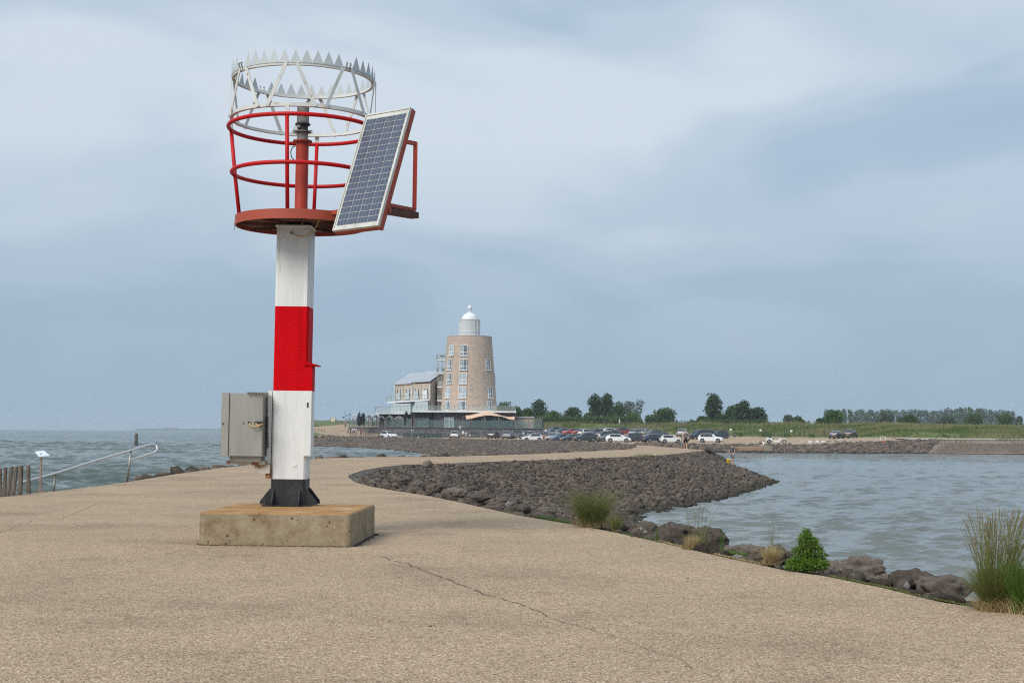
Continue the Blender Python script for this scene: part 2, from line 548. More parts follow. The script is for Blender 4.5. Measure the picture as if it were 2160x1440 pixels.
def stone_mat(name, c0, c1, c2, moss=None):
    M = bpy.data.materials.new(name)
    M.use_nodes = True
    t = M.node_tree; L = t.links
    b = t.nodes['Principled BSDF']; b.inputs['Roughness'].default_value = 0.9
    b.inputs['Specular IOR Level'].default_value = 0.25
    g = N(t, 'ShaderNodeNewGeometry')
    nz = N(t, 'ShaderNodeTexNoise'); nz.inputs['Scale'].default_value = 9; nz.inputs['Detail'].default_value = 7; nz.inputs['Roughness'].default_value = 0.72
    L.new(g.outputs['Position'], nz.inputs['Vector'])
    mu = N(t, 'ShaderNodeMath', operation='MULTIPLY'); mu.inputs[1].default_value = 0.3
    oi = N(t, 'ShaderNodeObjectInfo')
    rs = N(t, 'ShaderNodeMath', operation='ADD'); L.new(g.outputs['Random Per Island'], rs.inputs[0]); L.new(oi.outputs['Random'], rs.inputs[1])
    fr = N(t, 'ShaderNodeMath', operation='FRACT'); L.new(rs.outputs[0], fr.inputs[0])
    L.new(fr.outputs[0], mu.inputs[0])
    ad = N(t, 'ShaderNodeMath', operation='MULTIPLY_ADD'); ad.inputs[1].default_value = 0.78
    L.new(nz.outputs['Fac'], ad.inputs[0]); L.new(mu.outputs[0], ad.inputs[2])
    r = ramp(t, [(0.22, c0), (0.5, c1), (0.82, c2)])
    L.new(ad.outputs[0], r.inputs['Fac'])
    # weed and wet stone low on the slope near the water line
    sp = N(t, 'ShaderNodeSeparateXYZ'); L.new(g.outputs['Position'], sp.inputs['Vector'])
    mr = N(t, 'ShaderNodeMapRange'); mr.inputs['From Min'].default_value = -1.33; mr.inputs['From Max'].default_value = -1.56
    L.new(sp.outputs['Z'], mr.inputs['Value'])
    mx = N(t, 'ShaderNodeMix', data_type='RGBA'); mx.inputs[7].default_value = (*(moss or (0.045, 0.05, 0.03)), 1)
    L.new(mr.outputs['Result'], mx.inputs['Factor']); L.new(r.outputs['Color'], mx.inputs[6])
    # bird lime and shell specks
    n4 = N(t, 'ShaderNodeTexNoise'); n4.inputs['Scale'].default_value = 14; n4.inputs['Detail'].default_value = 2
    L.new(g.outputs['Position'], n4.inputs['Vector'])
    r4 = ramp(t, [(0.735, (0, 0, 0)), (0.76, (1, 1, 1))]); L.new(n4.outputs['Fac'], r4.inputs['Fac'])
    mx2 = N(t, 'ShaderNodeMix', data_type='RGBA'); mx2.inputs[7].default_value = (0.5, 0.47, 0.43, 1)
    L.new(r4.outputs['Color'], mx2.inputs['Factor']); L.new(mx.outputs[2], mx2.inputs[6])
    L.new(mx2.outputs[2], b.inputs['Base Color'])
    n2 = N(t, 'ShaderNodeTexNoise'); n2.inputs['Scale'].default_value = 13; n2.inputs['Detail'].default_value = 8; n2.inputs['Roughness'].default_value = 0.78
    L.new(g.outputs['Position'], n2.inputs['Vector'])
    bp = N(t, 'ShaderNodeBump'); bp.inputs['Distance'].default_value = 0.09; bp.inputs['Strength'].default_value = 1.0
    L.new(n2.outputs['Fac'], bp.inputs['Height']); L.new(bp.outputs['Normal'], b.inputs['Normal'])
    return M

M_ASPH = asphalt_mat()
M_WATER = water_mat()
M_BRICK = brick_mat()
M_STONE = stone_mat('basalt_stone', (0.025, 0.019, 0.015), (0.092, 0.070, 0.055), (0.25, 0.195, 0.152), (.040, .037, .024))
M_BOULD = stone_mat('boulder_stone', (0.06, 0.046, 0.036), (0.165, 0.128, 0.102), (0.33, 0.27, 0.22))
M_EARTH = mat('dark_earth', (0.075, 0.062, 0.052), 0.95, var=((0.045, 0.036, 0.03), (0.13, 0.11, 0.09)), vscale=6, bump=0.03, bscale=14)
M_SAND = mat('sandy_soil', (0.19, 0.135, 0.10), 0.95, var=((0.10, 0.085, 0.05), (0.27, 0.205, 0.155)), vscale=0.3, detail=9, bump=0.02)
M_GRASS = mat('meadow_grass', (0.10, 0.13, 0.03), 0.9, var=((0.05, 0.085, 0.022), (0.17, 0.16, 0.07)), vscale=0.16, detail=8, bump=0.25, bscale=2.2)
M_CONC = None

# ================================================================== SETTING
WZ = -1.6
# ---- open water
S = 4000
def wave_field(X, Y, DY):
    r = np.random.default_rng(11)
    out = np.zeros_like(X)
    wsea = np.clip((-6.0 - X) / 9.0, 0, 1)
    gust = .75 + .35 * np.sin(X * .021 + 1.0) * np.sin(Y * .017 + .4) + .2 * np.sin(X * .06 + Y * .045)
    for k in range(90):
        lam = .40 * (13 ** r.random()); th = pi / 2 + r.normal() * .32; ph = r.random() * 2 * pi
        kx, ky = 2 * pi / lam * cos(th), 2 * pi / lam * sin(th)
        a_b = .0063 * min(lam, .9) * (1 if lam < 1.0 else .2)          # basin: short chop
        a_s = .0075 * lam ** .75                                               # open sea: longer waves
        att = np.clip(lam / (2.6 * DY) - .5, 0, 1)
        amp = (a_b * (1 - wsea) + a_s * wsea) * att * gust
        out += amp * np.sin(kx * X + ky * Y + ph)
    # sharpen the crests, flatten the troughs; gust dependent chop in streaks
    sd = .022 * (1 - wsea) + .07 * wsea
    return out + .45 * out * np.clip(out / sd, -1.2, 2.0)
ys = [24.0]
while ys[-1] < 3000: ys.append(ys[-1] + max(.13, ys[-1] * (.0021 if ys[-1] < 500 else .0035)))
ys = np.array(ys); tx = np.linspace(-.42, .42, 280)
YY, TT = np.meshgrid(ys, tx, indexing='ij'); XX = YY * TT
DYg = np.maximum(.13, YY * .0021)
ZZ = WZ + wave_field(XX, YY, DYg)
nr_, nc_ = YY.shape
Vw = np.stack([XX, YY, ZZ], -1).reshape(-1, 3)
ii, jj = np.meshgrid(np.arange(nr_ - 1), np.arange(nc_ - 1), indexing='ij')
b0 = (ii * nc_ + jj).ravel()
Fw = np.stack([b0, b0 + 1, b0 + nc_ + 1, b0 + nc_], 1)
nb_ = len(Vw)
Vw = np.vstack([Vw, [(-S, -60, WZ - .3), (S, -60, WZ - .3), (S, S, WZ - .3), (-S, S, WZ - .3)]])
Fw = np.vstack([Fw, [[nb_, nb_ + 1, nb_ + 2, nb_ + 3]]])
print('water quads', len(Fw))
structure(link('sea', np_mesh('sea', Vw, Fw, M_WATER, True)))

# ---- outline of the paved dam and car park (x, y, z)
def g3(px, py, z=0.0):
    v = G(px, py, z); return (v.x, v.y, v.z)
def a3(px, py, D):
    v = A(px, py, D); return (v.x, v.y, v.z)
crest = [g3(1480, 951.0), g3(1400, 959.4), g3(1315, 963.3), g3(1186, 968.5), g3(1024, 974), g3(927, 978), g3(855, 979.5),
         g3(800, 985.5), g3(765, 992), g3(741, 1000), g3(734, 1006), g3(748, 1016), g3(785, 1026), g3(830, 1034), g3(894, 1043.7), g3(959, 1056.7),
         g3(1024, 1071), g3(1089, 1085.8), g3(1205, 1105), g3(1296, 1122), g3(1375, 1139.5), g3(1522, 1173.8), g3(1659, 1203),
         g3(1748, 1216), g3(1865, 1240), g3(1983, 1269), g3(2160, 1296), (6.2, 6, 0), (8, -5, 0)]
toe = [(20.5, 133), (18.2, 105), (16.5, 90.5), (11, 71.7), (7.5, 62.2), (6.0, 58), (4.9, 55),
       (4.3, 52), (4.0, 50), (3.8, 48.5), (3.6, 47), (3.4, 45), (3.3, 42), (3.2, 39), (3.3, 36), (3.5, 33.5),
       (3.8, 31), (4.2, 28.5), (4.8, 25.5), (5.3, 23.3), (5.7, 21.2), (6.3, 18.8), (6.8, 17),
       (7.2, 16), (7.6, 15), (8.1, 13.8), (8.8, 12.6), (10, 7), (12, -5)]
crest2 = [(-56, 303, -.4), a3(640, 926.5, 298), a3(715, 922.5, 293), a3(745, 922, 291), a3(850, 926, 283), a3(1000, 928.7, 278),
          a3(1130, 930.8, 268), a3(1230, 934.5, 235), a3(1300, 939.3, 190), a3(1337, 943.5, 146)]
left_edge = [g3(1332, 946.8), g3(1230, 952), g3(1130, 957), g3(1050, 959.7), g3(975, 961.8), g3(900, 963), g3(790, 963.5), g3(670, 966.3), g3(560, 977),
             g3(460, 987), g3(360, 1001), g3(270, 1016), g3(130, 1034), g3(0, 1048), (-12.1, 25, 0), (-12.3, 12, 0), (-12.5, -5, 0)]
far_edge = [a3(1486, 948.5, 128), a3(1450, 945.5, 138), a3(1420, 943, 148), a3(1380, 939.8, 168), a3(1345, 938.3, 200), a3(1392, 937.3, 246), a3(1500, 938.8, 244),
            a3(1600, 939, 243), a3(1700, 940, 241), a3(1760, 937, 241), a3(1830, 933.2, 242), a3(1965, 928.2, 246), (90, 246, .4), (150, 246, .4)]
bank_base = [(-60, 372, 2.2), (-38, 360, 2.4), (-20, 352, 1.6), (2, 346, 1.0), (35.7, 335, 1.0), (44.5, 318, .86), (53.7, 311, .6), (65.7, 292, .6), (72, 266, .8), (88, 263, .6), (150, 263, .5)]
road_left = [a3(735, 893.5, 362), a3(668, 899, 345), (-64, 345, 2.2)]
outline = list(reversed(crest)) + far_edge + list(reversed(bank_base))[:-2] + road_left + crest2 + left_edge
# remove near duplicates
ol = []
for p in outline:
    if not ol or (Vector(p) - Vector(ol[-1])).length > 0.3:
        ol.append(p)
outline = ol
OA = np.array(outline)
def densify(pl, step):
    out = []
    for i in range(len(pl) - 1):
        a, b = Vector(pl[i]), Vector(pl[i + 1])
        k = max(1, int((b - a).length / step))
        for j in range(k):
            out.append(tuple(a.lerp(b, j / k)))
    out.append(tuple(pl[-1]))
    return out
dens = np.array(densify(outline + [outline[0]], 6.0)[:-1])
ctrl = np.vstack([dens, np.array([(x, y, 0.0) for y in range(0, 60, 8) for x in (-8, -3, 1) if x < 1 or y < 22] +
                                  [(20, 275, -.4), (40, 275, -.35), (55, 270, -.25), (60, 280, .1), (0, 290, -.1), (-20, 290, .1), (10, 310, .35), (25, 325, .8)])])
def idw(x, y):
    d2 = (ctrl[:, 0] - x) ** 2 + (ctrl[:, 1] - y) ** 2 + 0.5
    w = 1 / d2 ** 1.6
    return float((ctrl[:, 2] * w).sum() / w.sum())
def inside(x, y, poly=OA):
    c = False; j = len(poly) - 1
    for i in range(len(poly)):
        xi, yi, xj, yj = poly[i][0], poly[i][1], poly[j][0], poly[j][1]
        if (yi > y) != (yj > y) and x < (xj - xi) * (y - yi) / (yj - yi) + xi:
            c = not c
        j = i
    return c
bnd = [Vector((p[0], p[1])) for p in dens]
inner = []
for y in list(range(-4, 60, 5)) + list(range(60, 370, 9)):
    for x in list(range(-60, 150, 5 if y < 60 else 9)):
        if inside(x + .37, y + .21):
            if min((b - Vector((x + .37, y + .21))).length_squared for b in bnd) > 4:
                inner.append(Vector((x + .37, y + .21)))
nb = len(bnd)
vo, eo, fo, *_ = delaunay_2d_cdt(bnd + inner, [], [list(range(nb))], 1, 1e-4)
VV = []
for v in vo:
    d2 = ((dens[:, 0] - v.x) ** 2 + (dens[:, 1] - v.y) ** 2)
    k = int(d2.argmin())
    VV.append((v.x, v.y, float(dens[k, 2]) if d2[k] < 1e-4 else idw(v.x, v.y)))
mbp = MB(); mbp.add(VV, [list(f) for f in fo])
pave = structure(link('pavement', mesh_of('pavement', mbp, M_ASPH, True)))
BVH = BVHTree.FromPolygons([Vector(v) for v in VV], [list(f) for f in fo])
def ground(x, y):
    h = BVH.ray_cast(Vector((x, y, 50)), Vector((0, 0, -1)))
    return h[0].z if h[0] else 0.0

# ---- slopes under the stone facing: crest line to toe line, run on below the water
def slope(name, cr, to, mats, sub=6, zt=WZ, deep=-2.3, rough=0.0):
    n = len(cr); V = []; rows = sub + 2
    for i in range(n):
        c = Vector(cr[i]); t = Vector((to[i][0], to[i][1], to[i][2] if len(to[i]) > 2 else zt))
        for j in range(sub + 1):
            p = c.lerp(t, j / sub)
            if j == 0: p = p - Vector((0, 0, .02)) 
            elif rough: p.z += (noise.noise(p * 0.9)) * rough
            V.append(tuple(p))
        d = (t - c); d.z = 0; d = d.normalized() * 2.5 if d.length > 0.1 else Vector((0, 0, 0))
        V.append((t.x + d.x, t.y + d.y, min(deep, t.z - .1)))
    Fq = []
    for i in range(n - 1):
        for j in range(rows - 1):
            a = i * rows + j; b = (i + 1) * rows + j
            Fq.append([a, b, b + 1, a + 1])
    return structure(link(name, np_mesh(name, np.array(V), np.array(Fq), mats, True)))
def resample(cr, to, step):
    C2, T2 = [], []
    for i in range(len(cr) - 1):
        a, b = Vector(cr[i]), Vector(cr[i + 1]); c, d = Vector((*to[i], WZ)[:3]), Vector((*to[i + 1], WZ)[:3])
        k = max(1, int(max((b - a).length, (d - c).length) / step))
        for j in range(k):
            C2.append(tuple(a.lerp(b, j / k))); T2.append(tuple(c.lerp(d, j / k)))
    C2.append(tuple(cr[-1])); T2.append((*to[-1], WZ)[:3])
    return C2, T2
C1, T1 = resample(crest, toe, 1.5)
headland = slope('revetment', C1, T1, M_EARTH, 10, rough=0.12)

# ---- stones of the facing
def stone_base(sub, seed, sq=None, amp=.3):
    sq = sq or ((1.0, .72, .55), (1.25, .6, .5), (.9, .85, .7), (1.1, .65, .75), (1.35, .7, .45), (.95, .75, .6))[seed % 6]
    bm = bmesh.new()
    bmesh.ops.create_icosphere(bm, subdivisions=sub, radius=1)
    o = Vector((seed * 7.1, seed * 3.3, 1.7 * seed))
    for v in bm.verts:
        p = v.co.copy()
        # blunt block: push towards a box, then roughen
        q = Vector([math.copysign(abs(c) ** 0.72, c) for c in p])
        f = 1 + amp * noise.noise(p * 1.3 + o) + amp * .8 * noise.noise(p * 3.1 + o)
        v.co = Vector((q.x * sq[0], q.y * sq[1], q.z * sq[2])) * f
    V = np.array([tuple(v.co) for v in bm.verts]); Fc = np.array([[v.index for v in f.verts] for f in bm.faces])
    bm.free()
    return V, Fc
SB1 = [stone_base(1, s) for s in range(1, 7)]
SB2 = [stone_base(2, s) for s in range(1, 9)]
def rotm(a, b, c):
    return np.array((Matrix.Rotation(a, 3, 'Z') @ Matrix.Rotation(b, 3, 'X') @ Matrix.Rotation(c, 3, 'Y')))
def stones_mesh(name, lst, bases, mt):
    Vs, Fs, o = [], [], 0
    for (p, s, R, k) in lst:
        V, Fc = bases[k % len(bases)]
        Vs.append((V * s) @ R.T + np.array(p)); Fs.append(Fc + o); o += len(V)
    return np_mesh(name, np.vstack(Vs), np.vstack(Fs), mt, False)
st = []
n = len(C1)
for i in range(n - 1):
    c0, c1 = Vector(C1[i]), Vector(C1[i + 1]); t0, t1 = Vector(T1[i]), Vector(T1[i + 1])
    L = ((c0 + t0) / 2 - (c1 + t1) / 2).length
    W = (t0 - c0).length
    if (c0.y < 10 and c1.y < 10): continue
    dist = ((c0 + t1) / 2).y
    sp = 0.185 if dist < 90 else 0.24
    nj = max(2, int(W / sp)); ni = max(1, round(L / (sp * 1.15)))
    for j in range(nj + 1):
        for k in range(ni):
            v = (j + .5 * rng.random()) / nj * 1.03; u = (k + (j % 2) * .5 + rng.random() * .45) / ni
            p = (c0.lerp(c1, u)).lerp(t0.lerp(t1, u), v)
            w_here = (c0.lerp(c1, u) - c1).length
            p.z += noise.noise(p * 0.9) * 0.10 + 0.02 + rng.normal() * .03
            s = sp * (0.50 + .55 * rng.random() ** 2.2)
            if v < 0.06: s *= .6; p.z -= .13
            st.append((tuple(p), s, rotm(0.62 + rng.normal() * .38, -.3 + rng.normal() * .34, rng.normal() * .38), int(rng.integers(0, 8))))
# thin out overcrowding where the loft narrows
cell = {}; keep = []
rng.shuffle(st)
for q in st:
    p, s = q[0], q[1]
    key = (int(p[0] / .4), int(p[1] / .4)); ok = True
    for dx in (-1, 0, 1):
        for dy in (-1, 0, 1):
            for r in cell.get((key[0] + dx, key[1] + dy), ()):
                if (r[0][0] - p[0]) ** 2 + (r[0][1] - p[1]) ** 2 < (0.50 * (s + r[1])) ** 2:
                    ok = False; break
            if not ok: break
        if not ok: break
    if ok:
        cell.setdefault(key, []).append(q); keep.append(q)
print('stones', len(keep))
def visible_size(q):
    p = Vector(q[0]); 
    if p.y < 25: return 0
    if p.x > (p.y * .75 - 14): return 0
    return q[1] / p.y * (1 if p.z > WZ else 0) * (1.0 if p.y > 36 else .4)
keep.sort(key=visible_size, reverse=True)
SM = [np_mesh('stone', V, Fc, M_STONE, False) for V, Fc in SB2]
for q in keep[:300]:
    o = link('stone', SM[q[3] % 8], headland, q[0])
    o.matrix_local = Matrix.Translation(Vector(q[0])) @ Matrix(q[2].tolist()).to_4x4() @ Matrix.Scale(q[1], 4)
rest = link('facing_stones', stones_mesh('facing_stones', [q for q in keep[300:] if q[0][1] < 62], SB2, M_STONE), headland)
stuff(rest)
stuff(link('far_facing_stones', stones_mesh('far_facing_stones', [q for q in keep[300:] if q[0][1] >= 62], SB1, M_STONE), headland))

# ---- second revetment beyond the inlet
toe2 = [(-50, 268), a3(640, 941.5, 262)[:2], a3(690, 943, 262)[:2], a3(750, 944.5, 258)[:2], a3(840, 950.5, 226)[:2], a3(905, 957, 196)[:2], a3(950, 961, 182)[:2] ,
        (3, 158), (9, 148), (12.3, 141)]
C2, T2 = resample(crest2, toe2, 6)
rev2 = slope('far_revetment', C2, T2, M_EARTH, 10, rough=.25)
V = []; Fq = []
# ground between that slope and the paved dam's left edge
strip_a = [(-7.9, 180, -1.7), (3, 157, -1.55), (9, 147, -1.3), (12.3, 141, -.6), (12.2, 137, -.05)]
strip_b = [left_edge[4], left_edge[3], left_edge[2], left_edge[1], left_edge[0]]
for a, b in zip(strip_a, strip_b):
    V += [a, (b[0] - .02, b[1], b[2] - .03)]
Fq = [[2 * i, 2 * i + 1, 2 * i + 3, 2 * i + 2] for i in range(4)]
structure(link('inlet_bed', np_mesh('inlet_bed', np.array(V), np.array(Fq), M_EARTH, True)))
def scatter_slope(C, T, sp, zj, keepf=None, vmax=1.05, fade=1):
    L_ = []
    for i in range(len(C) - 1):
        c0, c1 = Vector(C[i]), Vector(C[i + 1]); t0, t1 = Vector(T[i]), Vector(T[i + 1])
        Wd = ((t0 - c0).length + (t1 - c1).length) / 2; Ln = max((c0 - c1).length, (t0 - t1).length)
        for _ in range(int(Wd * Ln / (sp * sp) * 1.1)):
            u, v = rng.random(), rng.random() * vmax
            p = c0.lerp(c1, u).lerp(t0.lerp(t1, u), v)
            if keepf and not keepf(p): continue
            p.z += zj
            L_.append((tuple(p), sp * (.42 + .35 * rng.random()), rotm(.6 + rng.normal() * .5, -.2 + rng.normal() * .3, rng.normal() * .3), int(rng.integers(0, 6))))
    return L_
l2 = scatter_slope(C2, T2, .62, .05)
print('rev2 stones', len(l2))
stuff(link('far_facing_stones', stones_mesh('far_facing_stones', l2, SB1, M_STONE), rev2))

# ---- shoulder of the dam on the sea side
CL = [p for p in left_edge]
TL_ = [(p[0] - 3.2, p[1] + .5) for p in left_edge]
TL_[0] = (11.2, 137); TL_[1] = (5.5, 118); TL_[2] = (1.2, 110); TL_[3] = (-2.5, 103); TL_[4] = (-5, 98); TL_[5] = (-8.5, 93)
C3, T3 = resample(CL, TL_, 4)
rev3 = slope('sea_revetment', C3, T3, M_EARTH, 4)
l3 = scatter_slope(C3, T3, .55, .0, keepf=lambda p: p.y > 47 and p.z < -.10)
stuff(link('sea_side_stones', stones_mesh('sea_side_stones', l3, SB1, M_STONE), rev3))

# ---- far shore of the basin below the car park
fe = far_edge[4:]
toe4 = [(19.5, 190, WZ), (27, 226, WZ), a3(1500, 952, 224), a3(1600, 953.5, 224), a3(1700, 954.5, 224), a3(1760, 955, 224), a3(1830, 955.5, 224), a3(1965, 957, 224), (84, 223, WZ), (150, 223, WZ)]
toe4 = [(p[0], p[1]) for p in toe4]
C4, T4 = resample([far_edge[0], far_edge[1], far_edge[2], far_edge[3]] + fe, [(21, 138), (21.5, 150), (20.5, 160), (20, 172)] + toe4, 6)
rev4 = slope('basin_revetment', C4, T4, M_EARTH, 8, rough=.2)
l4 = scatter_slope(C4, T4, .72, .05, keepf=lambda p: p.x < 65 + (p.y - 223) * .39)
stuff(link('basin_stones', stones_mesh('basin_stones', l4, SB1, M_STONE), rev4))
# concrete grid slope further right, courses of blocks, sandy above
M_BLOCKS = mat('block_revetment', (0.21, 0.165, 0.135), 0.9, var=((0.13, 0.10, 0.08), (0.29, 0.235, 0.19)), vscale=1.2)
mbb = MB()
for r in range(5, 15):
    f0 = r / 15
    y0 = 245 - 22 * f0; z0 = .40 - 1.95 * f0
    for k in range(66):
        x = 75.0 - 9.4 * (r / 15) + k * .84 + (r % 2) * .4
        hh = .10 + .05 * rng.random()
        c = (x, y0 - .6, z0 - .04)
        mbb.box(c, (.62, 1.0, .3 + hh), 0.28, 0)
stuff(single('slope_blocks', mbb, M_BLOCKS, 'courses of pale concrete blocks on the slope right of the dark stones', 'revetment'))
mbs = MB(); mbs.add([(74.0, 246.5, .50), (150, 246.5, .50), (150, 222.0, -1.52), (64.8, 222.0, -1.52)], [(0, 3, 2, 1)])
structure(link('sandy_slope', mesh_of('sandy_slope', mbs, M_SAND)))
Pw = []
for _ in range(2600):
    x = 66 + rng.random() * 60; f = rng.random() ** 2.2 * .6
    if noise.noise(Vector((x * .12, f * 3, 8))) < .05: continue
    Pw.append((x + 8 * (1 - f), 246.5 - 24.5 * f, .5 - 2.02 * f))
_sand_weeds = np.array(Pw)
mbs = MB()
mbs.add([(69, 245.5, .45), (150, 245.5, .45), (150, 263.2, .56), (70, 263.2, .66)], [(0, 1, 2, 3)])
mbs.xf(Matrix.Translation((0, 0, .03)))
structure(link('sandy_track', mesh_of('sandy_track', mbs, mat('pale_track', (0.36, .3, .24), .95, var=((.25, .2, .15), (.42, .36, .29)), vscale=.5))))

# ---- grass bank behind the car park and the polder behind it
bank_top = [(-60, 385, 3.4), (-38, 371, 3.6), (-20, 365, 3.5), (2, 357, 3.5), (38, 348, 3.3), (50, 334, 3.2), (61, 328, 3.2), (75, 312, 3.2), (82, 300, 3.1), (101, 292, 2.75), (155, 290, 2.6)]
def strip(name, a, b, mt, nsub=8, amp=0.0):
    C, T = resample(a, b, 4)
    V = []; r = nsub + 1
    for c, t in zip(C, T):
        c, t = Vector(c), Vector(t)
        for j in range(r):
            p = c.lerp(t, j / nsub)
            s_ = j / nsub
            if amp and 0 < j:
                p.z += amp * noise.noise(Vector((p.x * .12, p.y * .12, 0))) + amp * .6 * noise.noise(Vector((p.x * .45, p.y * .45, 3))) + .35 * sin(pi * s_)
            V.append(tuple(p))
    Fq = [[i * r + j, (i + 1) * r + j, (i + 1) * r + j + 1, i * r + j + 1] for i in range(len(C) - 1) for j in range(r - 1)]
    return structure(link(name, np_mesh(name, np.array(V), np.array(Fq), mt, True))), C, T
M_BANK = M_GRASS
bank_o, BC, BT = strip('grass_bank', bank_base, bank_top, M_GRASS, 8, .3)
back = [(-118, 700, 3.0), (-100, 700, 3.0), (-60, 700, 3), (0, 700, 3), (60, 700, 3), (120, 700, 3), (180, 700, 3), (240, 700, 3), (300, 700, 3), (360, 700, 3), (600, 700, 3)]
strip('meadow', [(p[0], p[1] - .3, p[2] - .05) for p in bank_top], back, M_GRASS, 6)
structure(link('polder', np_mesh('polder', np.array([(-60, 690, 2.9), (3500, 690, 2.9), (3500, 3500, 2.9), (-60, 3500, 2.9)]), np.array([[0, 1, 2, 3]]), M_GRASS)))

# ---- grass: blades as one mesh
def blades_np(name, pts, h, w, lean, mt, parent=None, seg=3, droop=.5):
    """pts (n,3); h, w arrays; builds curved tapered blades"""
    n_ = len(pts)
    az = rng.random(n_) * 2 * pi; ln = lean * (0.3 + rng.random(n_))
    fa = rng.random(n_) * 2 * pi
    V = np.zeros((n_, (seg + 1) * 2, 3)); 
    for k in range(seg + 1):
        t = k / seg
        off = ln * (t ** (1 + droop)) * h
        zz = h * t * (1 - .25 * ln * t)
        cx = pts[:, 0] + np.cos(az) * off; cy = pts[:, 1] + np.sin(az) * off; cz = pts[:, 2] + zz
        ww = w * (1 - .88 * t) / 2
        V[:, 2 * k, 0] = cx - np.cos(fa) * ww; V[:, 2 * k, 1] = cy - np.sin(fa) * ww; V[:, 2 * k, 2] = cz
        V[:, 2 * k + 1, 0] = cx + np.cos(fa) * ww; V[:, 2 * k + 1, 1] = cy + np.sin(fa) * ww; V[:, 2 * k + 1, 2] = cz
    b = (np.arange(n_) * (seg + 1) * 2)[:, None]
    Fq = np.vstack([np.hstack([b + 2 * k, b + 2 * k + 1, b + 2 * k + 3, b + 2 * k + 2]) for k in range(seg)])
    return link(name, np_mesh(name, V.reshape(-1, 3), Fq, mt), parent)
M_TALLG = leaf_mat('tall_grass', (0.075, 0.10, 0.028), (0.145, 0.155, 0.055), (0.25, 0.225, 0.11), .10)
M_BANKG = leaf_mat('bank_grass_blades', (0.03, 0.07, 0.010), (0.105, 0.15, 0.03), (0.28, 0.26, 0.10), .07)
P = []; PS = []
for i in range(len(BC) - 1):
    c0, c1, t0, t1 = map(Vector, (BC[i], BC[i + 1], BT[i], BT[i + 1]))
    area = ((c1 - c0).length + (t1 - t0).length) / 2 * (t0 - c0).length
    for _ in range(int(area * 17)):
        u, v = rng.random(), rng.random() ** .8 * 1.05
        p = c0.lerp(c1, u).lerp(t0.lerp(t1, u), v)
        q = Vector(p); q.z += .3 * noise.noise(Vector((p.x * .12, p.y * .12, 0))) + .18 * noise.noise(Vector((p.x * .45, p.y * .45, 3))) + .35 * sin(pi * min(v, 1)) - .1
        dens_ = noise.noise(Vector((p.x * .07, p.y * .15, 5)))
        if dens_ < -.25 and rng.random() < .75: continue
        (PS if (v > .80 and rng.random() < .75) or (dens_ > .22 and v < .8) else P).append(q)
PS = np.array([tuple(p) for p in PS])
P = np.array([tuple(p) for p in P])
print('bank blades', len(P))
stuff(blades_np('seeding_grass', PS, .5 + .6 * rng.random(len(PS)), np.full(len(PS), .10), .5, leaf_mat('seeding_grass', (.12, .14, .05), (.24, .22, .10), (.38, .32, .18), .2), None, 2), 'pale seeding grass along the crest of the bank and in patches', 'grass')
stuff(blades_np('bank_grass', P, .4 + .5 * rng.random(len(P)), np.full(len(P), .13), .5, M_BANKG, None, 2), 'tall uncut green and straw grass covering the bank behind the cars', 'grass')

stuff(blades_np('slope_weeds', _sand_weeds, .2 + .3 * rng.random(len(_sand_weeds)), np.full(len(_sand_weeds), .12), .7, M_BANKG, None, 2), 'scattered weeds on the sandy slope at the right edge', 'weeds')
# dike with the road on the far left
mbd = MB()
dk = [(-66, 352), (-46, 346), (-41, 366), (-36, 372), (-60, 392), (-75, 380)]
V = [(-66, 350, 2.35), (-46.2, 347.5, 2.6), (-40.5, 365, 3.35), (-37, 372, 3.3), (-55, 385, 4.1), (-72, 375, 3.2), (-56, 366, 3.6), (-48, 362, 3.7)]
mbd.add(V, [(0, 1, 6), (1, 7, 6), (1, 2, 7), (2, 3, 7), (3, 4, 7), (7, 4, 6), (4, 5, 6), (5, 0, 6)])
structure(link('grass_dike', mesh_of('grass_dike', mbd, M_GRASS, True)))
# small grassy mound with stones, left of the inlet head
mm = MB(); base = a3(672, 921, 296)
mm.lathe([(7, -.4), (5, .5), (3, .95), (0.01, 1.15)], (-44, 303, 0), 16)
structure(link('grass_mound', mesh_of('grass_mound', mm, M_GRASS, True)))
l5 = [((-44 + 7.4 * cos(a) * (.85 + .25 * rng.random()), 300 + 4.6 * sin(a) * (.85 + .25 * rng.random()), .1 + .2 * rng.random()), .35 + .2 * rng.random(), rotm(a, .1, .1), int(a * 7) % 6) for a in np.linspace(-2.9, .1, 110)]
stuff(link('mound_stones', stones_mesh('mound_stones', l5, SB1, M_BOULD)), 'grey stones along the foot of the small grass mound by the road', 'stones')

# distant coast on the horizon
V, Fq = [], []
ks = 60
for k in range(ks + 1):
    px = 285 + (790 - 285) * k / ks
    v = A(px, 905, 3700); h = 1.2 + 2.4 * abs(noise.noise(Vector((k * .21, 0, 0)))) * (1 if k > 5 else k / 5) + (2.5 if k in (8, 9) else 0)
    for dy in (0, 60):
        V += [(v.x, v.y + dy, WZ - .1), (v.x, v.y + dy, 1.4 + h)]
for k in range(ks):
    a = 4 * k; b = 4 * (k + 1)
    Fq += [[a, b, b + 1, a + 1], [a + 1, b + 1, b + 3, a + 3], [a + 3, b + 3, b + 2, a + 2]]
structure(link('distant_coast', np_mesh('distant_coast', np.array(V), np.array(Fq), mat('hazy_coast', (.13, .15, .15), .9))))

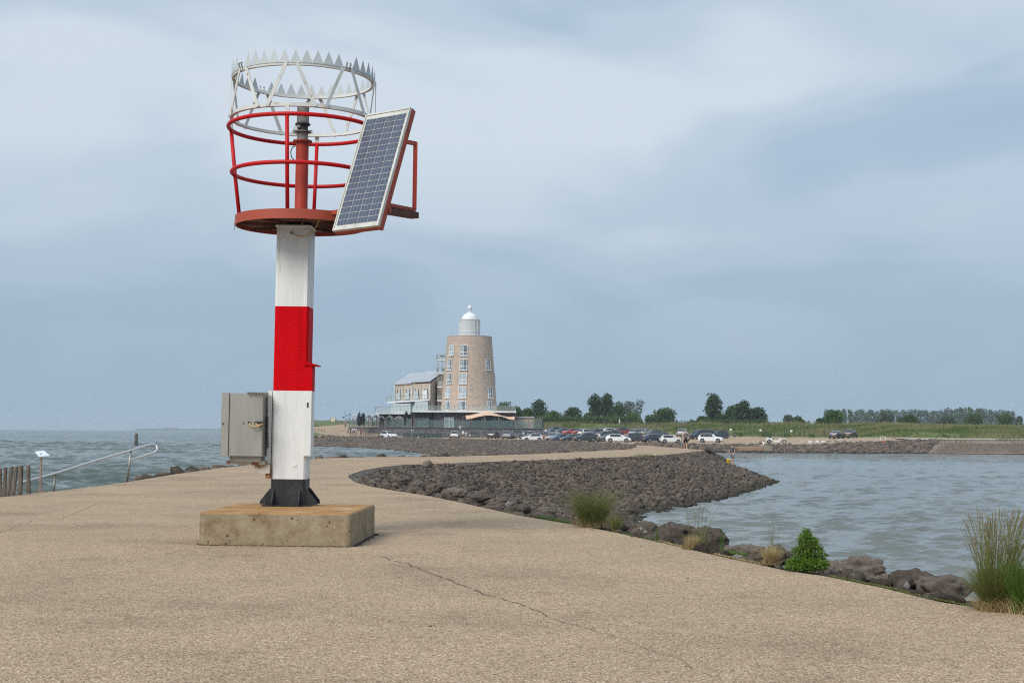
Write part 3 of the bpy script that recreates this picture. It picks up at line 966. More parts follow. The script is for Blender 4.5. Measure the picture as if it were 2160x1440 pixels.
# white bay lines on the car park, sheets just above the asphalt
M_LINE = mat('line_paint', (.55, .53, .48), .8, var=((.4, .37, .33), (.62, .6, .56)), vscale=2)
mbl = MB()
def paint(x0, y0, x1, y1, w=.12):
    a, b = Vector((x0, y0)), Vector((x1, y1)); k = 6
    s_ = (b - a).normalized(); nx = Vector((-s_.y, s_.x)) * w / 2
    for j in range(k):
        p, q = a.lerp(b, j / k), a.lerp(b, (j + 1) / k)
        P4 = [(p - nx), (q - nx), (q + nx), (p + nx)]
        mbl.add([(v.x, v.y, ground(v.x, v.y) + .02) for v in P4], [(0, 1, 2, 3)])
for k in range(15):
    x0 = 33 + k * 2.7
    if x0 < 68: paint(x0 - 1, 247 + (0 if x0 < 60 else .8), x0 + 1.5, 252.5, .3)
for k in range(13):
    x0 = 42 + k * 2.6
    if inside(x0 + 4, 283): paint(x0, 265, x0 + 5.5, 278, .28)
structure(link('bay_lines', mesh_of('bay_lines', mbl, M_LINE)))

# hairline cracks in the near asphalt (real narrow strips)
M_CRACK = mat('crack_fill', (.085, .066, .053), .95, var=((.05, .04, .03), (.15, .12, .095)), vscale=9)
def crack(pts, w0, seed, step=.05):
    P_ = [G(*p) for p in pts]
    Q = densify([tuple(p) for p in P_], step)
    V = []
    for i, q in enumerate(Q):
        d = (Vector(Q[min(i + 1, len(Q) - 1)]) - Vector(Q[max(i - 1, 0)])).normalized(); nx = Vector((-d.y, d.x, 0))
        off = noise.noise(Vector((i * .11, seed, 0))) * .07 + noise.noise(Vector((i * .6, seed, 4))) * .025
        fade = 1 if i < len(Q) * .45 else max(.25, 1 - (i / len(Q) - .45) * 2)
        w = w0 * fade * max(.08, .55 + 1.1 * noise.noise(Vector((i * .33, seed, 9))))
        c = Vector(q) + nx * off
        V += [(c.x - nx.x * w, c.y - nx.y * w, .004), (c.x + nx.x * w, c.y + nx.y * w, .004)]
    Fq = [[2 * i, 2 * i + 1, 2 * i + 3, 2 * i + 2] for i in range(len(Q) - 1)]
    return np.array(V), np.array(Fq)
CV, CF, o_ = [], [], 0
for pts, w, sd in (([(795, 1172), (860, 1190), (960, 1228), (1040, 1258), (1100, 1275), (1180, 1310), (1290, 1338), (1400, 1380), (1520, 1432)], .013, 1),
                   ([(345, 1168), (400, 1158), (428, 1155)], .006, 2), ([(0, 1123), (60, 1100), (130, 1094), (210, 1060), (300, 1050), (400, 1030)], .006, 3),
                   ([(660, 1036), (720, 1027), (790, 1026)], .008, 5)):
    V, Fq = crack(pts, w, sd)
    CV.append(V); CF.append(Fq + o_); o_ += len(V)
structure(link('asphalt_cracks', np_mesh('asphalt_cracks', np.vstack(CV), np.vstack(CF), M_CRACK)))

# sparse short grass all along the near rim, just off the paving
RIM = densify([tuple(p) for p in crest[14:27]], .12)
Pv = []
for q in RIM:
    k = max(0, int(14 * (noise.noise(Vector((q[0] * 1.1, q[1] * .9, 2))) + .12)))
    for _ in range(k):
        Pv.append((q[0] + .02 + abs(rng.normal()) * .10, q[1] + abs(rng.normal()) * .12, -.03))
Pv = np.array(Pv)
stuff(blades_np('verge_grass', Pv, .03 + .09 * rng.random(len(Pv)) ** 2, np.full(len(Pv), .006), 1.1, leaf_mat('verge_blades', (.07, .10, .02), (.20, .19, .06), (.42, .34, .17), 3), None, 3), 'sparse short green and dry grass along the edge of the paving', 'grass')

# ================================================================== BEACON
def paint_mat(name, col, rough=.45, stain=(.16, .07, .03), th=.66, sc=3.0, dark=.75, spec=.5, stretch=None):
    return mat(name, col, rough, stretch=stretch, var=(tuple(c * dark for c in col), tuple(min(c * 1.06, .9) for c in col)), vscale=1.3, stain=stain, stscale=sc, stth=th, bump=.0015, bscale=22, spec=spec)
M_WHITE = paint_mat('white_paint', (.72, .72, .70), .42, stain=(.56, .50, .42), th=.60, sc=1.6, dark=.88, stretch=(5, 5, .55))
M_RED = paint_mat('red_paint', (.56, .0, .004), .6, stain=(.42, .004, .008), th=.6, sc=2.2, dark=.80, spec=.07, stretch=(5, 5, .5))
M_RUSTRED = paint_mat('faded_red_paint', (.36, .060, .030), .6, stain=(.14, .05, .03), th=.66, sc=7)
M_RAILRED = paint_mat('rail_red_paint', (.50, .008, .010), .42, stain=(.3, .03, .02), th=.7, sc=10, spec=.2)
M_CROWN = paint_mat('worn_white_metal', (.60, .60, .57), .5, stain=(.33, .15, .06), th=.60, sc=9, dark=.8)
M_SPIKE = paint_mat('worn_grey_metal', (.50, .53, .53), .5, stain=(.34, .17, .08), th=.665, sc=7, dark=.9)
M_BLACK = mat('black_paint', (.022, .022, .024), .45, var=((.012, .012, .013), (.045, .045, .05)), vscale=4, stain=(.16, .16, .16), stscale=12, stth=.72)
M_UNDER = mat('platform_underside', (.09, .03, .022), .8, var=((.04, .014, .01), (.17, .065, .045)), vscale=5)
M_STEEL = mat('brushed_steel', (.40, .375, .33), .42, .55, var=((.345, .32, .275), (.45, .43, .385)), vscale=1.1, stretch=(5, 5, .7))
M_STEELD = mat('dull_steel', (.30, .285, .25), .45, .6, var=((.2, .18, .15), (.38, .36, .33)), vscale=4)
M_GREYM = mat('grey_casting', (.17, .165, .15), .6, .2, var=((.1, .095, .085), (.25, .24, .22)), vscale=8)
M_RUBBER = mat('black_rubber', (.02, .02, .02), .6)
M_RUST = mat('rust', (.30, .13, .045), .85, var=((.12, .05, .025), (.42, .22, .09)), vscale=9)
M_CREAM = mat('cream_bracket', (.58, .55, .46), .6, stain=(.36, .18, .06), stscale=4, stth=.53)
M_CABLE = mat('yellow_cable', (.48, .33, .14), .5)
M_DARKC = mat('dark_cable', (.06, .05, .04), .5)
M_ALU = mat('panel_frame', (.55, .54, .48), .4, .3, var=((.42, .4, .34), (.62, .61, .57)), vscale=5)
M_CELL = mat('solar_cell', (.075, .09, .13), .25, 0, var=((.025, .033, .065), (.14, .16, .205)), vscale=1.3, spec=.7, coat=.25)
M_BUS = mat('cell_busbar', (.30, .33, .38), .4, .2)

def concrete_mat():
    M = bpy.data.materials.new('weathered_concrete'); M.use_nodes = True
    t = M.node_tree; L = t.links; b = t.nodes['Principled BSDF']; b.inputs['Roughness'].default_value = .9; b.inputs['Specular IOR Level'].default_value = .25
    g = N(t, 'ShaderNodeNewGeometry')
    nz = N(t, 'ShaderNodeTexNoise'); nz.inputs['Scale'].default_value = 4; nz.inputs['Detail'].default_value = 8; nz.inputs['Roughness'].default_value = .75
    L.new(g.outputs['Position'], nz.inputs['Vector'])
    r = ramp(t, [(.3, (.15, .105, .06)), (.5, (.27, .21, .135)), (.72, (.36, .30, .215))]); L.new(nz.outputs['Fac'], r.inputs['Fac'])
    # rust washed down on to the upward face, with runs over the edge
    sp = N(t, 'ShaderNodeSeparateXYZ'); L.new(g.outputs['Normal'], sp.inputs['Vector'])
    n2 = N(t, 'ShaderNodeTexNoise'); n2.inputs['Scale'].default_value = 2.2; n2.inputs['Detail'].default_value = 5; n2.inputs['Roughness'].default_value = .7
    mpn = N(t, 'ShaderNodeMapping'); mpn.inputs['Scale'].default_value = (1, 1, .25); L.new(g.outputs['Position'], mpn.inputs['Vector']); L.new(mpn.outputs[0], n2.inputs['Vector'])
    ru = ramp(t, [(.32, (.25, .11, .03)), (.52, (.38, .20, .07)), (.70, (.44, .31, .16))]); L.new(n2.outputs['Fac'], ru.inputs['Fac'])
    up = N(t, 'ShaderNodeMapRange'); up.inputs['From Min'].default_value = .3; up.inputs['From Max'].default_value = .8; L.new(sp.outputs['Z'], up.inputs['Value'])
    run = ramp(t, [(.55, (0, 0, 0)), (.72, (.55, .55, .55))]); L.new(n2.outputs['Fac'], run.inputs['Fac'])
    mxf = N(t, 'ShaderNodeMath', operation='MAXIMUM'); L.new(up.outputs[0], mxf.inputs[0]); L.new(run.outputs['Color'], mxf.inputs[1])
    mf = N(t, 'ShaderNodeMath', operation='MULTIPLY'); mf.inputs[1].default_value = .85; L.new(mxf.outputs[0], mf.inputs[0])
    mx = N(t, 'ShaderNodeMix', data_type='RGBA'); L.new(mf.outputs[0], mx.inputs['Factor']); L.new(r.outputs['Color'], mx.inputs[6]); L.new(ru.outputs['Color'], mx.inputs[7])
    v = N(t, 'ShaderNodeTexVoronoi'); v.inputs['Scale'].default_value = 15; L.new(g.outputs['Position'], v.inputs['Vector'])
    npit = N(t, 'ShaderNodeTexNoise'); npit.inputs['Scale'].default_value = 7; npit.inputs['Detail'].default_value = 4; L.new(g.outputs['Position'], npit.inputs['Vector'])
    apit = N(t, 'ShaderNodeMath', operation='MULTIPLY_ADD'); apit.inputs[1].default_value = 1.5; apit.inputs[2].default_value = -.68; L.new(npit.outputs['Fac'], apit.inputs[0])
    dpit = N(t, 'ShaderNodeMath', operation='ADD'); L.new(v.outputs['Distance'], dpit.inputs[0]); L.new(apit.outputs[0], dpit.inputs[1])
    rv = ramp(t, [(.07, (.40, .36, .31)), (.14, (1, 1, 1))]); L.new(dpit.outputs[0], rv.inputs['Fac'])
    v2 = N(t, 'ShaderNodeTexVoronoi'); v2.inputs['Scale'].default_value = 60; L.new(g.outputs['Position'], v2.inputs['Vector'])
    rv2 = ramp(t, [(.0, (.75, .75, .75)), (.4, (1.08, 1.08, 1.08))]); L.new(v2.outputs['Distance'], rv2.inputs['Fac'])
    m2 = N(t, 'ShaderNodeMix', data_type='RGBA', blend_type='MULTIPLY'); m2.inputs['Factor'].default_value = 1; L.new(mx.outputs[2], m2.inputs[6]); L.new(rv.outputs['Color'], m2.inputs[7])
    m3 = N(t, 'ShaderNodeMix', data_type='RGBA', blend_type='MULTIPLY'); m3.inputs['Factor'].default_value = .8; L.new(m2.outputs[2], m3.inputs[6]); L.new(rv2.outputs['Color'], m3.inputs[7])
    L.new(m3.outputs[2], b.inputs['Base Color'])
    bp = N(t, 'ShaderNodeBump'); bp.inputs['Distance'].default_value = .02; bp.inputs['Strength'].default_value = .8
    L.new(nz.outputs['Fac'], bp.inputs['Height'])
    bp2 = N(t, 'ShaderNodeBump'); bp2.inputs['Distance'].default_value = .02; bp2.inputs['Strength'].default_value = .8
    L.new(rv.outputs['Color'], bp2.inputs['Height']); L.new(bp.outputs[0], bp2.inputs['Normal'])
    L.new(bp2.outputs[0], b.inputs['Normal'])
    return M
M_CONC = concrete_mat()
# plinth with worn edges
bm = bmesh.new()
fl, fr, brr, bl = (-4.325, 19.87), (-2.19, 19.66), (-2.11, 22.15), (-4.27, 22.42)
vs = [bm.verts.new((x, y, z)) for z in (-.15, .45) for (x, y) in (fl, fr, brr, bl)]
for f in ((3, 2, 1, 0), (4, 5, 6, 7), (0, 1, 5, 4), (1, 2, 6, 5), (2, 3, 7, 6), (3, 0, 4, 7)):
    bm.faces.new([vs[i] for i in f])
bmesh.ops.subdivide_edges(bm, edges=bm.edges[:], cuts=23, use_grid_fill=True)
bmesh.ops.bevel(bm, geom=[e for e in bm.edges if e.calc_face_angle(0) > .6], offset=.012, segments=2, affect='EDGES')
for v in bm.verts:
    v.co += v.normal * (noise.noise(v.co * 9) * .006 + noise.noise(v.co * 2.5) * .008)
mep = bpy.data.meshes.new('concrete_plinth'); bm.to_mesh(mep); bm.free(); mep.materials.append(M_CONC)
mep.polygons.foreach_set('use_smooth', [True] * len(mep.polygons))
o = link('concrete_plinth', mep); o['label'] = 'square pitted concrete block with rust stained top under the beacon'; o['category'] = 'plinth'

Vg, Fg, og = [], [], 0  # dark grains added to stand in for the contact shadow round the block
for (a, b_, n_g) in ((fl, fr, 420), (fr, brr, 420), (bl, fl, 200)):
    a, b_ = Vector(a), Vector(b_); dd = (b_ - a); nn_ = Vector((dd.y, -dd.x)).normalized()
    for k in range(n_g):
        q = a + dd * rng.random() + nn_ * (abs(rng.normal()) * .035 + .004); sz = rng.uniform(.004, .013)
        V, Fc = SB1[k % 6]
        Vg.append(V * sz + np.array((q.x, q.y, sz * .4))); Fg.append(Fc + og); og += len(V)
stuff(link('plinth_contact_grit', np_mesh('plinth_contact_grit', np.vstack(Vg), np.vstack(Fg), M_EARTH)), 'dark grit added as contact shade along the foot of the concrete block', 'grit')
BX, BY = -3.38, 21.86
beacon = thing('harbour_beacon', 'red and white beacon post with a red cage, spiked crown and solar panel', 'beacon', (BX, BY, .45))
beacon.rotation_euler = (0, rad(.42), 0)
# everything below in beacon-local metres; ground of the post z = 0
def zl(z): return z - .45
HW = .26
def sq(mb, z0, z1, hw=HW, m=0, bev=.03):
    b = bev
    poly = [(-hw + b, -hw), (hw - b, -hw), (hw, -hw + b), (hw, hw - b), (hw - b, hw), (-hw + b, hw), (-hw, hw - b), (-hw, -hw + b)]
    return mb.prism(poly, z0, z1, m)
zb = lambda py: 1.6 + (906.6 - py) * (21.6 / 3000) - .45
part('post_base', sq(MB(), 0.02, zb(1010)), M_BLACK, beacon)
part('post_section', sq(MB(), zb(1010), zb(824.5)), M_WHITE, beacon)
o = part('post_section', sq(MB(), zb(824.5), zb(646)), M_RED, beacon); o['label'] = 'red painted band of the post'
part('post_section', sq(MB(), zb(646), zl(4.70)), M_WHITE, beacon)
part('base_plate', MB().box((0, 0, .011), (.74, .74, .022)), M_BLACK, beacon)
gz = MB().plate([(-.007, 0, 0), (-.007, -.17, 0), (-.007, -.17, .05), (-.007, -.02, .24), (-.007, 0, .24)], .014)
gm = mesh_of('gusset', gz, M_BLACK)
bolt_m = mesh_of('anchor_bolt', MB().lathe([(.028, 0), (.028, .025), (.013, .025), (.013, .06)], n=8), M_BLACK)
for a in range(4):
    for s_ in (-1, 1):
        o = link('gusset', gm, beacon)
        R = Matrix.Rotation(a * pi / 2, 4, 'Z')
        o.matrix_local = R @ Matrix.Translation((s_ * .2, -HW, .022))
        o = link('anchor_bolt', bolt_m, beacon)
        o.matrix_local = R @ Matrix.Translation((s_ * .31 if a % 2 == 0 else s_ * .1, -.325, .022))
# service cover on the right corner with its small hood
cv = MB()
cv.box((HW - .03, -HW + .005, (zb(768) + zb(961)) / 2), (.14, .05, zb(768) - zb(961)))
cv.box((HW + .035, -HW + .22, (zb(768) + zb(961)) / 2), (.06, .38, zb(768) - zb(961)))
Zs = zb(824.5)
def clip_cover(z0, z1, name, mt):
    c = MB(); c.box((HW + .02, -HW + .02, (z0 + z1) / 2), (.11, .12, z1 - z0)); c.box((HW + .03, -HW + .26, (z0 + z1) / 2), (.05, .34, z1 - z0))
    return part(name, c, mt, beacon)
clip_cover(zb(961), Zs, 'service_cover', M_WHITE)
o = clip_cover(Zs, zb(771), 'service_cover', M_RED); o['label'] = 'red upper end of the service cover'
hood = MB().hexa([(HW - .05, -HW - .07, zb(770)), (HW + .14, -HW - .05, zb(771)), (HW + .14, -HW + .46, zb(771)), (HW - .03, -HW + .46, zb(770)),
                  (HW - .05, -HW - .07, zb(763)), (HW + .14, -HW - .05, zb(768.5)), (HW + .14, -HW + .46, zb(768.5)), (HW - .03, -HW + .46, zb(763))])
part('cover_hood', hood, M_RED, beacon)
cs = MB(); cs.box((HW - .045, -HW - .006, (zb(646) + zl(4.68)) / 2), (.035, .014, zl(4.68) - zb(646))); part('corner_strip', cs, M_WHITE, beacon)
cs = MB(); cs.box((HW - .045, -HW - .006, (zb(646) + zb(768)) / 2), (.035, .014, zb(646) - zb(768) - .004)); part('corner_strip', cs, M_RED, beacon)
part('post_collar', sq(MB(), zl(4.70), zl(4.72), HW + .02), M_WHITE, beacon)
part('identity_plate', MB().box((.1, -HW - .004, zb(980)), (.06, .01, .045)), M_WHITE, beacon)
part('key_slot', MB().box((HW + .02, -HW - .045, zb(854)), (.02, .014, .07)), M_BLACK, beacon)

# platform: rim, deck, ribs beneath
OX = 0.068
PR = 1.0
def ring_tube(R, z, r, m=0, n=72, k=10, cx=OX):
    return MB().tube([(cx + R * cos(2 * pi * i / n), R * sin(2 * pi * i / n), z) for i in range(n)], r, k, m, closed=True)
def ring_flat(R, z0, z1, t, n=72, cx=OX):
    return MB().lathe([(R, z0), (R, z1), (R - t, z1), (R - t, z0), (R, z0)], (cx, 0, 0), n, capb=False, capt=False)
part('platform_rim', ring_flat(PR, zl(4.72), zl(4.865), .02), M_RUSTRED, beacon, 40)
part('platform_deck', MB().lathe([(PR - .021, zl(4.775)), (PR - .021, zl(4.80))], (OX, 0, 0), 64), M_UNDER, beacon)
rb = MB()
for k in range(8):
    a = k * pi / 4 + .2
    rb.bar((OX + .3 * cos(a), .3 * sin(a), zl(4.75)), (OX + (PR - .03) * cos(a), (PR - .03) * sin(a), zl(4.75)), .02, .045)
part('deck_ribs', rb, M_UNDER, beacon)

# red guard cage
UA = [rad(-93.4), rad(-3.4), rad(86.6), rad(176.6)]
part('guard_ring', ring_tube(1.135, zl(6.25), .032), M_RAILRED, beacon, True)
part('guard_ring', ring_tube(1.068, zl(5.545), .032), M_RAILRED, beacon, True)
for a in UA:
    d = lambda R, z: (OX + R * cos(a), R * sin(a), zl(z))
    u_ = MB().tube([d(.96, 4.86), d(1.045, 5.5), d(1.13, 6.265)], .030, 12)
    part('guard_upright', u_, M_RAILRED, beacon, True)
    s_ = MB().bar(d(1.125, 6.24), d(1.125, 6.39), .062, .02, up=(cos(a), sin(a), 0))
    part('crown_strap', s_, M_CROWN, beacon)

# white crown
RL, RU = 1.12, 1.10
ZL0, ZU0 = zl(6.375), zl(6.99)
part('crown_lower_ring', ring_flat(RL, ZL0 - .005, ZL0 + .05, .012), M_CROWN, beacon, 40)
part('crown_lower_ring', MB().lathe([(RL - .013, ZL0 - .006), (RL - .013, ZL0 - .001), (RL - .055, ZL0 - .001), (RL - .055, ZL0 - .006), (RL - .013, ZL0 - .006)], (OX, 0, 0), 72, capb=False, capt=False), M_CROWN, beacon, 40)
part('crown_upper_ring', ring_flat(RU, ZU0, ZU0 + .055, .012), M_CROWN, beacon, 40)
part('crown_upper_ring', MB().lathe([(RU - .013, ZU0), (RU - .013, ZU0 + .006), (RU - .05, ZU0 + .006), (RU - .05, ZU0), (RU - .013, ZU0)], (OX, 0, 0), 72, capb=False, capt=False), M_CROWN, beacon, 40)
for k in range(8):
    at_ = rad(-91 + 45 * k)
    for s_ in (-1, 1):
        a0 = at_ + s_ * .07; a1 = at_ + s_ * (pi / 8 - .07)
        p0 = Vector((OX + (RU + .018) * cos(a0), (RU + .018) * sin(a0), ZU0 + .03)); p1 = Vector((OX + (RL + .018) * cos(a1), (RL + .018) * sin(a1), ZL0 + .0))
        mid = (p0 + p1) / 2
        o = part('crown_brace', MB().bar(p0, p1, .055, .012, up=(mid.x, mid.y, 0)), M_CROWN, beacon)
sp_mb = MB()
sp_mb.add([(-.075, 0, -.01), (.075, 0, -.01), (.075, 0, .02), (0, 0, .20), (-.075, 0, .02),
           (-.075, .006, -.01), (.075, .006, -.01), (.075, .006, .02), (0, .006, .20), (-.075, .006, .02)],
          [(0, 1, 2, 3, 4), (9, 8, 7, 6, 5), (0, 5, 6, 1), (1, 6, 7, 2), (2, 7, 8, 3), (3, 8, 9, 4), (4, 9, 5, 0)])
sp_me = mesh_of('crown_spike', sp_mb, M_SPIKE)
nsp = 42
for k in range(nsp):
    a = rad(-96.6) + 2 * pi * k / nsp
    dg = math.degrees(a) % 360
    if k in (6, 27, 37): continue
    o = link('crown_spike', sp_me, beacon)
    tilt = random.uniform(-.03, .03)
    o.matrix_local = Matrix.Translation((OX + (RU + .006) * cos(a), (RU + .006) * sin(a), ZU0 + .045)) @ Matrix.Rotation(a + pi / 2, 4, 'Z') @ Matrix.Rotation(tilt, 4, 'X') @ Matrix.Scale(random.uniform(.93, 1.05), 4)
for a in (rad(-45.2), rad(-139.4), rad(134.8)):
    for q in (-.03, .03):
        hook = MB()
        hook.tube([(OX + RU * cos(a + q), RU * sin(a + q), ZU0 + .02), (OX + (RU + .03) * cos(a + q), (RU + .03) * sin(a + q), ZU0 + .11), (OX + (RU + .01) * cos(a + q), (RU + .01) * sin(a + q), ZU0 + .12)], .012, 6)
        part('crown_bolt', hook, M_STEELD, beacon)

# central mast and its lantern
ms = MB().lathe([(.15, 0), (.15, .03), (.115, .09), (.1, .14), (.098, 1.25)], (OX - .0, 0, zl(4.80)), 28)
M_MAST = paint_mat('mast_red', (.44, .048, .026), .55, stain=(.2, .05, .03), th=.68, sc=6, spec=.3)
part('mast', ms, M_MAST, beacon, 35)
part('mast_flange', MB().lathe([(.105, 0), (.15, .005), (.15, .028), (.1, .04)], (OX, 0, zl(6.05)), 28), M_RUSTRED, beacon, 35)
ln_ = MB().lathe([(.085, 0), (.085, .11), (.088, .112)], (OX, 0, zl(6.09)), 28)
part('lantern_body', ln_, M_GREYM, beacon, 35)
part('lantern_flange', MB().lathe([(.09, 0), (.128, .005), (.128, .025), (.09, .03)], (OX, 0, zl(6.202)), 28), M_GREYM, beacon, 35)
for a in (rad(-170), rad(-10), rad(90)):
    lg = MB().tube([(OX + .13 * cos(a) + .022 * cos(t), .13 * sin(a), zl(6.215) + .022 * sin(t)) for t in np.linspace(0, 2 * pi, 12, endpoint=False)], .007, 6, closed=True)
    part('lifting_eye', lg, M_GREYM, beacon, True)
part('lantern_seal', MB().lathe([(.088, 0), (.082, .02), (.082, .08), (.118, .088), (.118, .108), (.09, .118)], (OX, 0, zl(6.235)), 28), M_RUBBER, beacon, 35)
part('lantern_nut', MB().box((OX - .05, -.09, zl(6.285)), (.05, .03, .04)), M_STEELD, beacon)
part('lantern_lens', MB().lathe([(.094, 0), (.094, .15), (.1, .155), (.1, .165), (.094, .168), (.094, .25), (.09, .27)], (OX, 0, zl(6.355)), 28), M_GREYM, beacon, 35)
part('mast_cable', MB().tube([(OX - .1, -.06, zl(5.98)), (OX - .14, -.09, zl(5.96)), (OX - .165, -.1, zl(5.88)), (OX - .15, -.1, zl(5.8)), (OX - .1, -.07, zl(5.75))], .008, 6), M_DARKC, beacon, True)

# solar panel
def bl_(x, y, z): return Vector((x - BX, y - BY, z - .45))
BL = bl_(-2.645, 20.5, 4.485); TLp = bl_(-2.265, 21.2, 6.35)
wv = Vector((.705, -.43, .028)); UPv = TLp - BL
wv = wv - UPv.normalized() * (wv.dot(UPv.normalized())) * .0
nv = wv.cross(UPv).normalized()
if nv.y > 0: nv = -nv
pan = link('solar_panel', None, beacon)
Hh, Ww = UPv.length, wv.length
ux, uy = wv.normalized(), UPv.normalized()
def PP(u, v, d=0.0): return BL + ux * (u * Ww) + uy * (v * Hh) + nv * d
def slab(u0, u1, v0, v1, d0, d1, m=0, mb=None):
    mb = mb or MB()
    P = [PP(u0, v0, d0), PP(u1, v0, d0), PP(u1, v1, d0), PP(u0, v1, d0), PP(u0, v0, d1), PP(u1, v0, d1), PP(u1, v1, d1), PP(u0, v1, d1)]
    return mb.add(P, [(3, 2, 1, 0), (4, 5, 6, 7), (0, 1, 5, 4), (1, 2, 6, 5), (2, 3, 7, 6), (3, 0, 4, 7)], m)
part('backsheet', slab(.012, .988, .006, .994, -.03, -.004), M_ALU, pan)
fm = MB(); slab(0, 1, 0, .012, -.04, .008, 0, fm); slab(0, 1, .988, 1, -.04, .008, 0, fm); slab(0, .022, .0121, .9879, -.04, .008, 0, fm); slab(.978, 1, .0121, .9879, -.04, .008, 0, fm)
part('panel_frame', fm, M_ALU, pan)
u0_, u1_, v0_, v1_ = .055, .945, .04, .955
cu = (u1_ - u0_) / 4; cvv = (v1_ - v0_) / 18
cb_ = MB(); w_, h_ = cu * Ww - .009, cvv * Hh - .010
for k in range(3):
    s0 = k * w_ / 3; s1 = (k + 1) * w_ / 3 - (.003 if k < 2 else 0)
    cb_.hexa([(s0, 0, 0), (s1, 0, 0), (s1, h_, 0), (s0, h_, 0), (s0, 0, .003), (s1, 0, .003), (s1, h_, .003), (s0, h_, .003)], 0)
    if k < 2:
        cb_.hexa([(s1, 0, 0), (s1 + .003, 0, 0), (s1 + .003, h_, 0), (s1, h_, 0), (s1, 0, .0034), (s1 + .003, 0, .0034), (s1 + .003, h_, .0034), (s1, h_, .0034)], 1)
cell_me = mesh_of('cell', cb_, [M_CELL, M_BUS])
for i in range(4):
    for j in range(18):
        o = link('cell', cell_me, pan)
        q = PP(u0_ + i * cu, v0_ + j * cvv, -.0035) + ux * .005 + uy * .003
        Mx = Matrix((ux, uy, nv)).transposed().to_4x4(); Mx.translation = q
        o.matrix_local = Mx
# red carrying frame behind it
cf = MB(); slab(.95, 1.005, -.004, 1.004, -.13, -.041, 0, cf); slab(.0, .05, 0, 1, -.11, -.041, 0, cf); slab(.05, .95, 0, .02, -.12, -.041, 0, cf); slab(.05, .95, .97, 1, -.12, -.041, 0, cf)
part('panel_carrier', cf, M_RUSTRED, beacon)
back_ = Vector((.52, .85, 0)).normalized()
pt = PP(.975, .735, -.1); pb = PP(.975, .20, -.1)
dirb = -Vector((nv.x, nv.y, 0)).normalized()
vt = bl_(-1.485, 20.85, 5.85); vb = bl_(-1.485, 20.85, 4.86)
part('panel_strut', MB().bar(vb, vt + Vector((0, 0, .02)), .06, .06), M_MAST, beacon)
part('panel_strut', MB().bar(pt, vt, .055, .055), M_RUSTRED, beacon)
part('panel_strut', MB().bar(pb, vb, .05, .05), M_RUSTRED, beacon)
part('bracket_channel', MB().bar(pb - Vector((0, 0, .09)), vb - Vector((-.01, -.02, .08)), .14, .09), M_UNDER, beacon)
part('support_arm', MB().bar((.12, -.1, zl(4.9)), bl_(-1.85, 20.75, 4.88), .06, .05), M_RUSTRED, beacon)
part('support_arm', MB().bar((.4, -.5, zl(4.85)), bl_(-2.15, 20.45, 4.82), .06, .06), M_RUSTRED, beacon)
for v in (.3, .5, .66, .82):
    part('carrier_bolt', MB().tube([PP(1.005, v, -.075), PP(1.012, v, -.075)], .012, 8), M_BLACK, beacon)
part('panel_cable', MB().tube([(-.03, -HW - .0, zl(4.60)), (.0, -HW - .03, zl(4.58)), (.09, -HW - .08, zl(4.545)), (.2, -HW - .12, zl(4.54)), (.3, -HW - .16, zl(4.58)), (.38, -.5, zl(4.67)), (.44, -.56, zl(4.78)), (.47, -.62, zl(4.87)), (.52, -.65, zl(4.9))], .008, 8), M_CABLE, beacon, True)
part('cable_gland', MB().lathe([(.016, 0), (.016, .025)], (-.03, -HW - .025, zl(4.60)), 10, axis='y'), M_BLACK, beacon)
part('dangling_wire', MB().tube([(-.86, -.5, zl(4.72)), (-.862, -.5, zl(4.66)), (-.858, -.5, zl(4.6))], .004, 5), M_DARKC, beacon)

# steel control cabinet and its bracket
cab = link('control_cabinet', None, beacon)
cx0, cx1, cy0, cy1, cz0, cz1 = -.985, -.375, -.50, .06, zl(1.20), zl(2.14)
part('cabinet_body', MB().box(((cx0 + cx1) / 2 + .06, (cy0 + cy1) / 2, (cz0 + cz1) / 2), (cx1 - cx0 - .12, cy1 - cy0 - .02, cz1 - cz0)), M_STEEL, cab)
part('cabinet_door', MB().box((cx0 + .058, (cy0 + cy1) / 2, (cz0 + cz1) / 2), (.112, cy1 - cy0 + .02, cz1 - cz0 + .004)), M_STEEL, cab)
part('edge_fold', MB().box((cx1 + .006, (cy0 + cy1) / 2, (cz0 + cz1) / 2), (.012, cy1 - cy0, cz1 - cz0 + .01)), M_STEELD, cab)
part('door_lock', MB().lathe([(.013, 0), (.013, .012)], (cx0 + .035, cy0 - .023, cz0 + .48), 12, axis='y'), M_BLACK, cab)
part('door_stud', MB().lathe([(.018, 0), (.018, .012)], (cx0 + .33, cy0 - .004, cz0 + .5), 12, axis='y'), M_STEELD, cab)
part('side_latch', MB().box((cx0 - .012, cy0 + .12, cz0 + .18), (.022, .05, .08)), M_BLACK, cab)
lv = MB()
for k in range(6): lv.box((cx0 + .4 + k * .05, cy0 + .1, cz1 + .008), (.035, .3, .016))
part('top_vent', lv, M_STEELD, cab)
for q, zq, r_ in ((0, .5, .3), (.1, .5, .2)):
    part('cabinet_cable', MB().tube([(cx0 + .42 + q, cy0 - .005, cz0 + zq), (cx0 + .44 + q, cy0 - .03, cz0 + zq - .03), (cx0 + .5 + q * .7, cy0 - .05, cz0 + zq - .065 + q * .3), (cx0 + .58 + q * .4, cy0 - .05, cz0 + zq - .05 + q * .2), (cx0 + .645, cy0 - .02, cz0 + zq + .0)], .011, 8), M_CABLE, cab, True)
    part('cable_gland', MB().lathe([(.02, 0), (.02, .02)], (cx0 + .42 + q, cy0 - .018, cz0 + zq), 10, axis='y'), M_BLACK, cab)
part('cable_clamp', MB().box((cx1 - .01, cy0 - .02, cz0 + .49), (.1, .05, .06)), M_BLACK, cab)
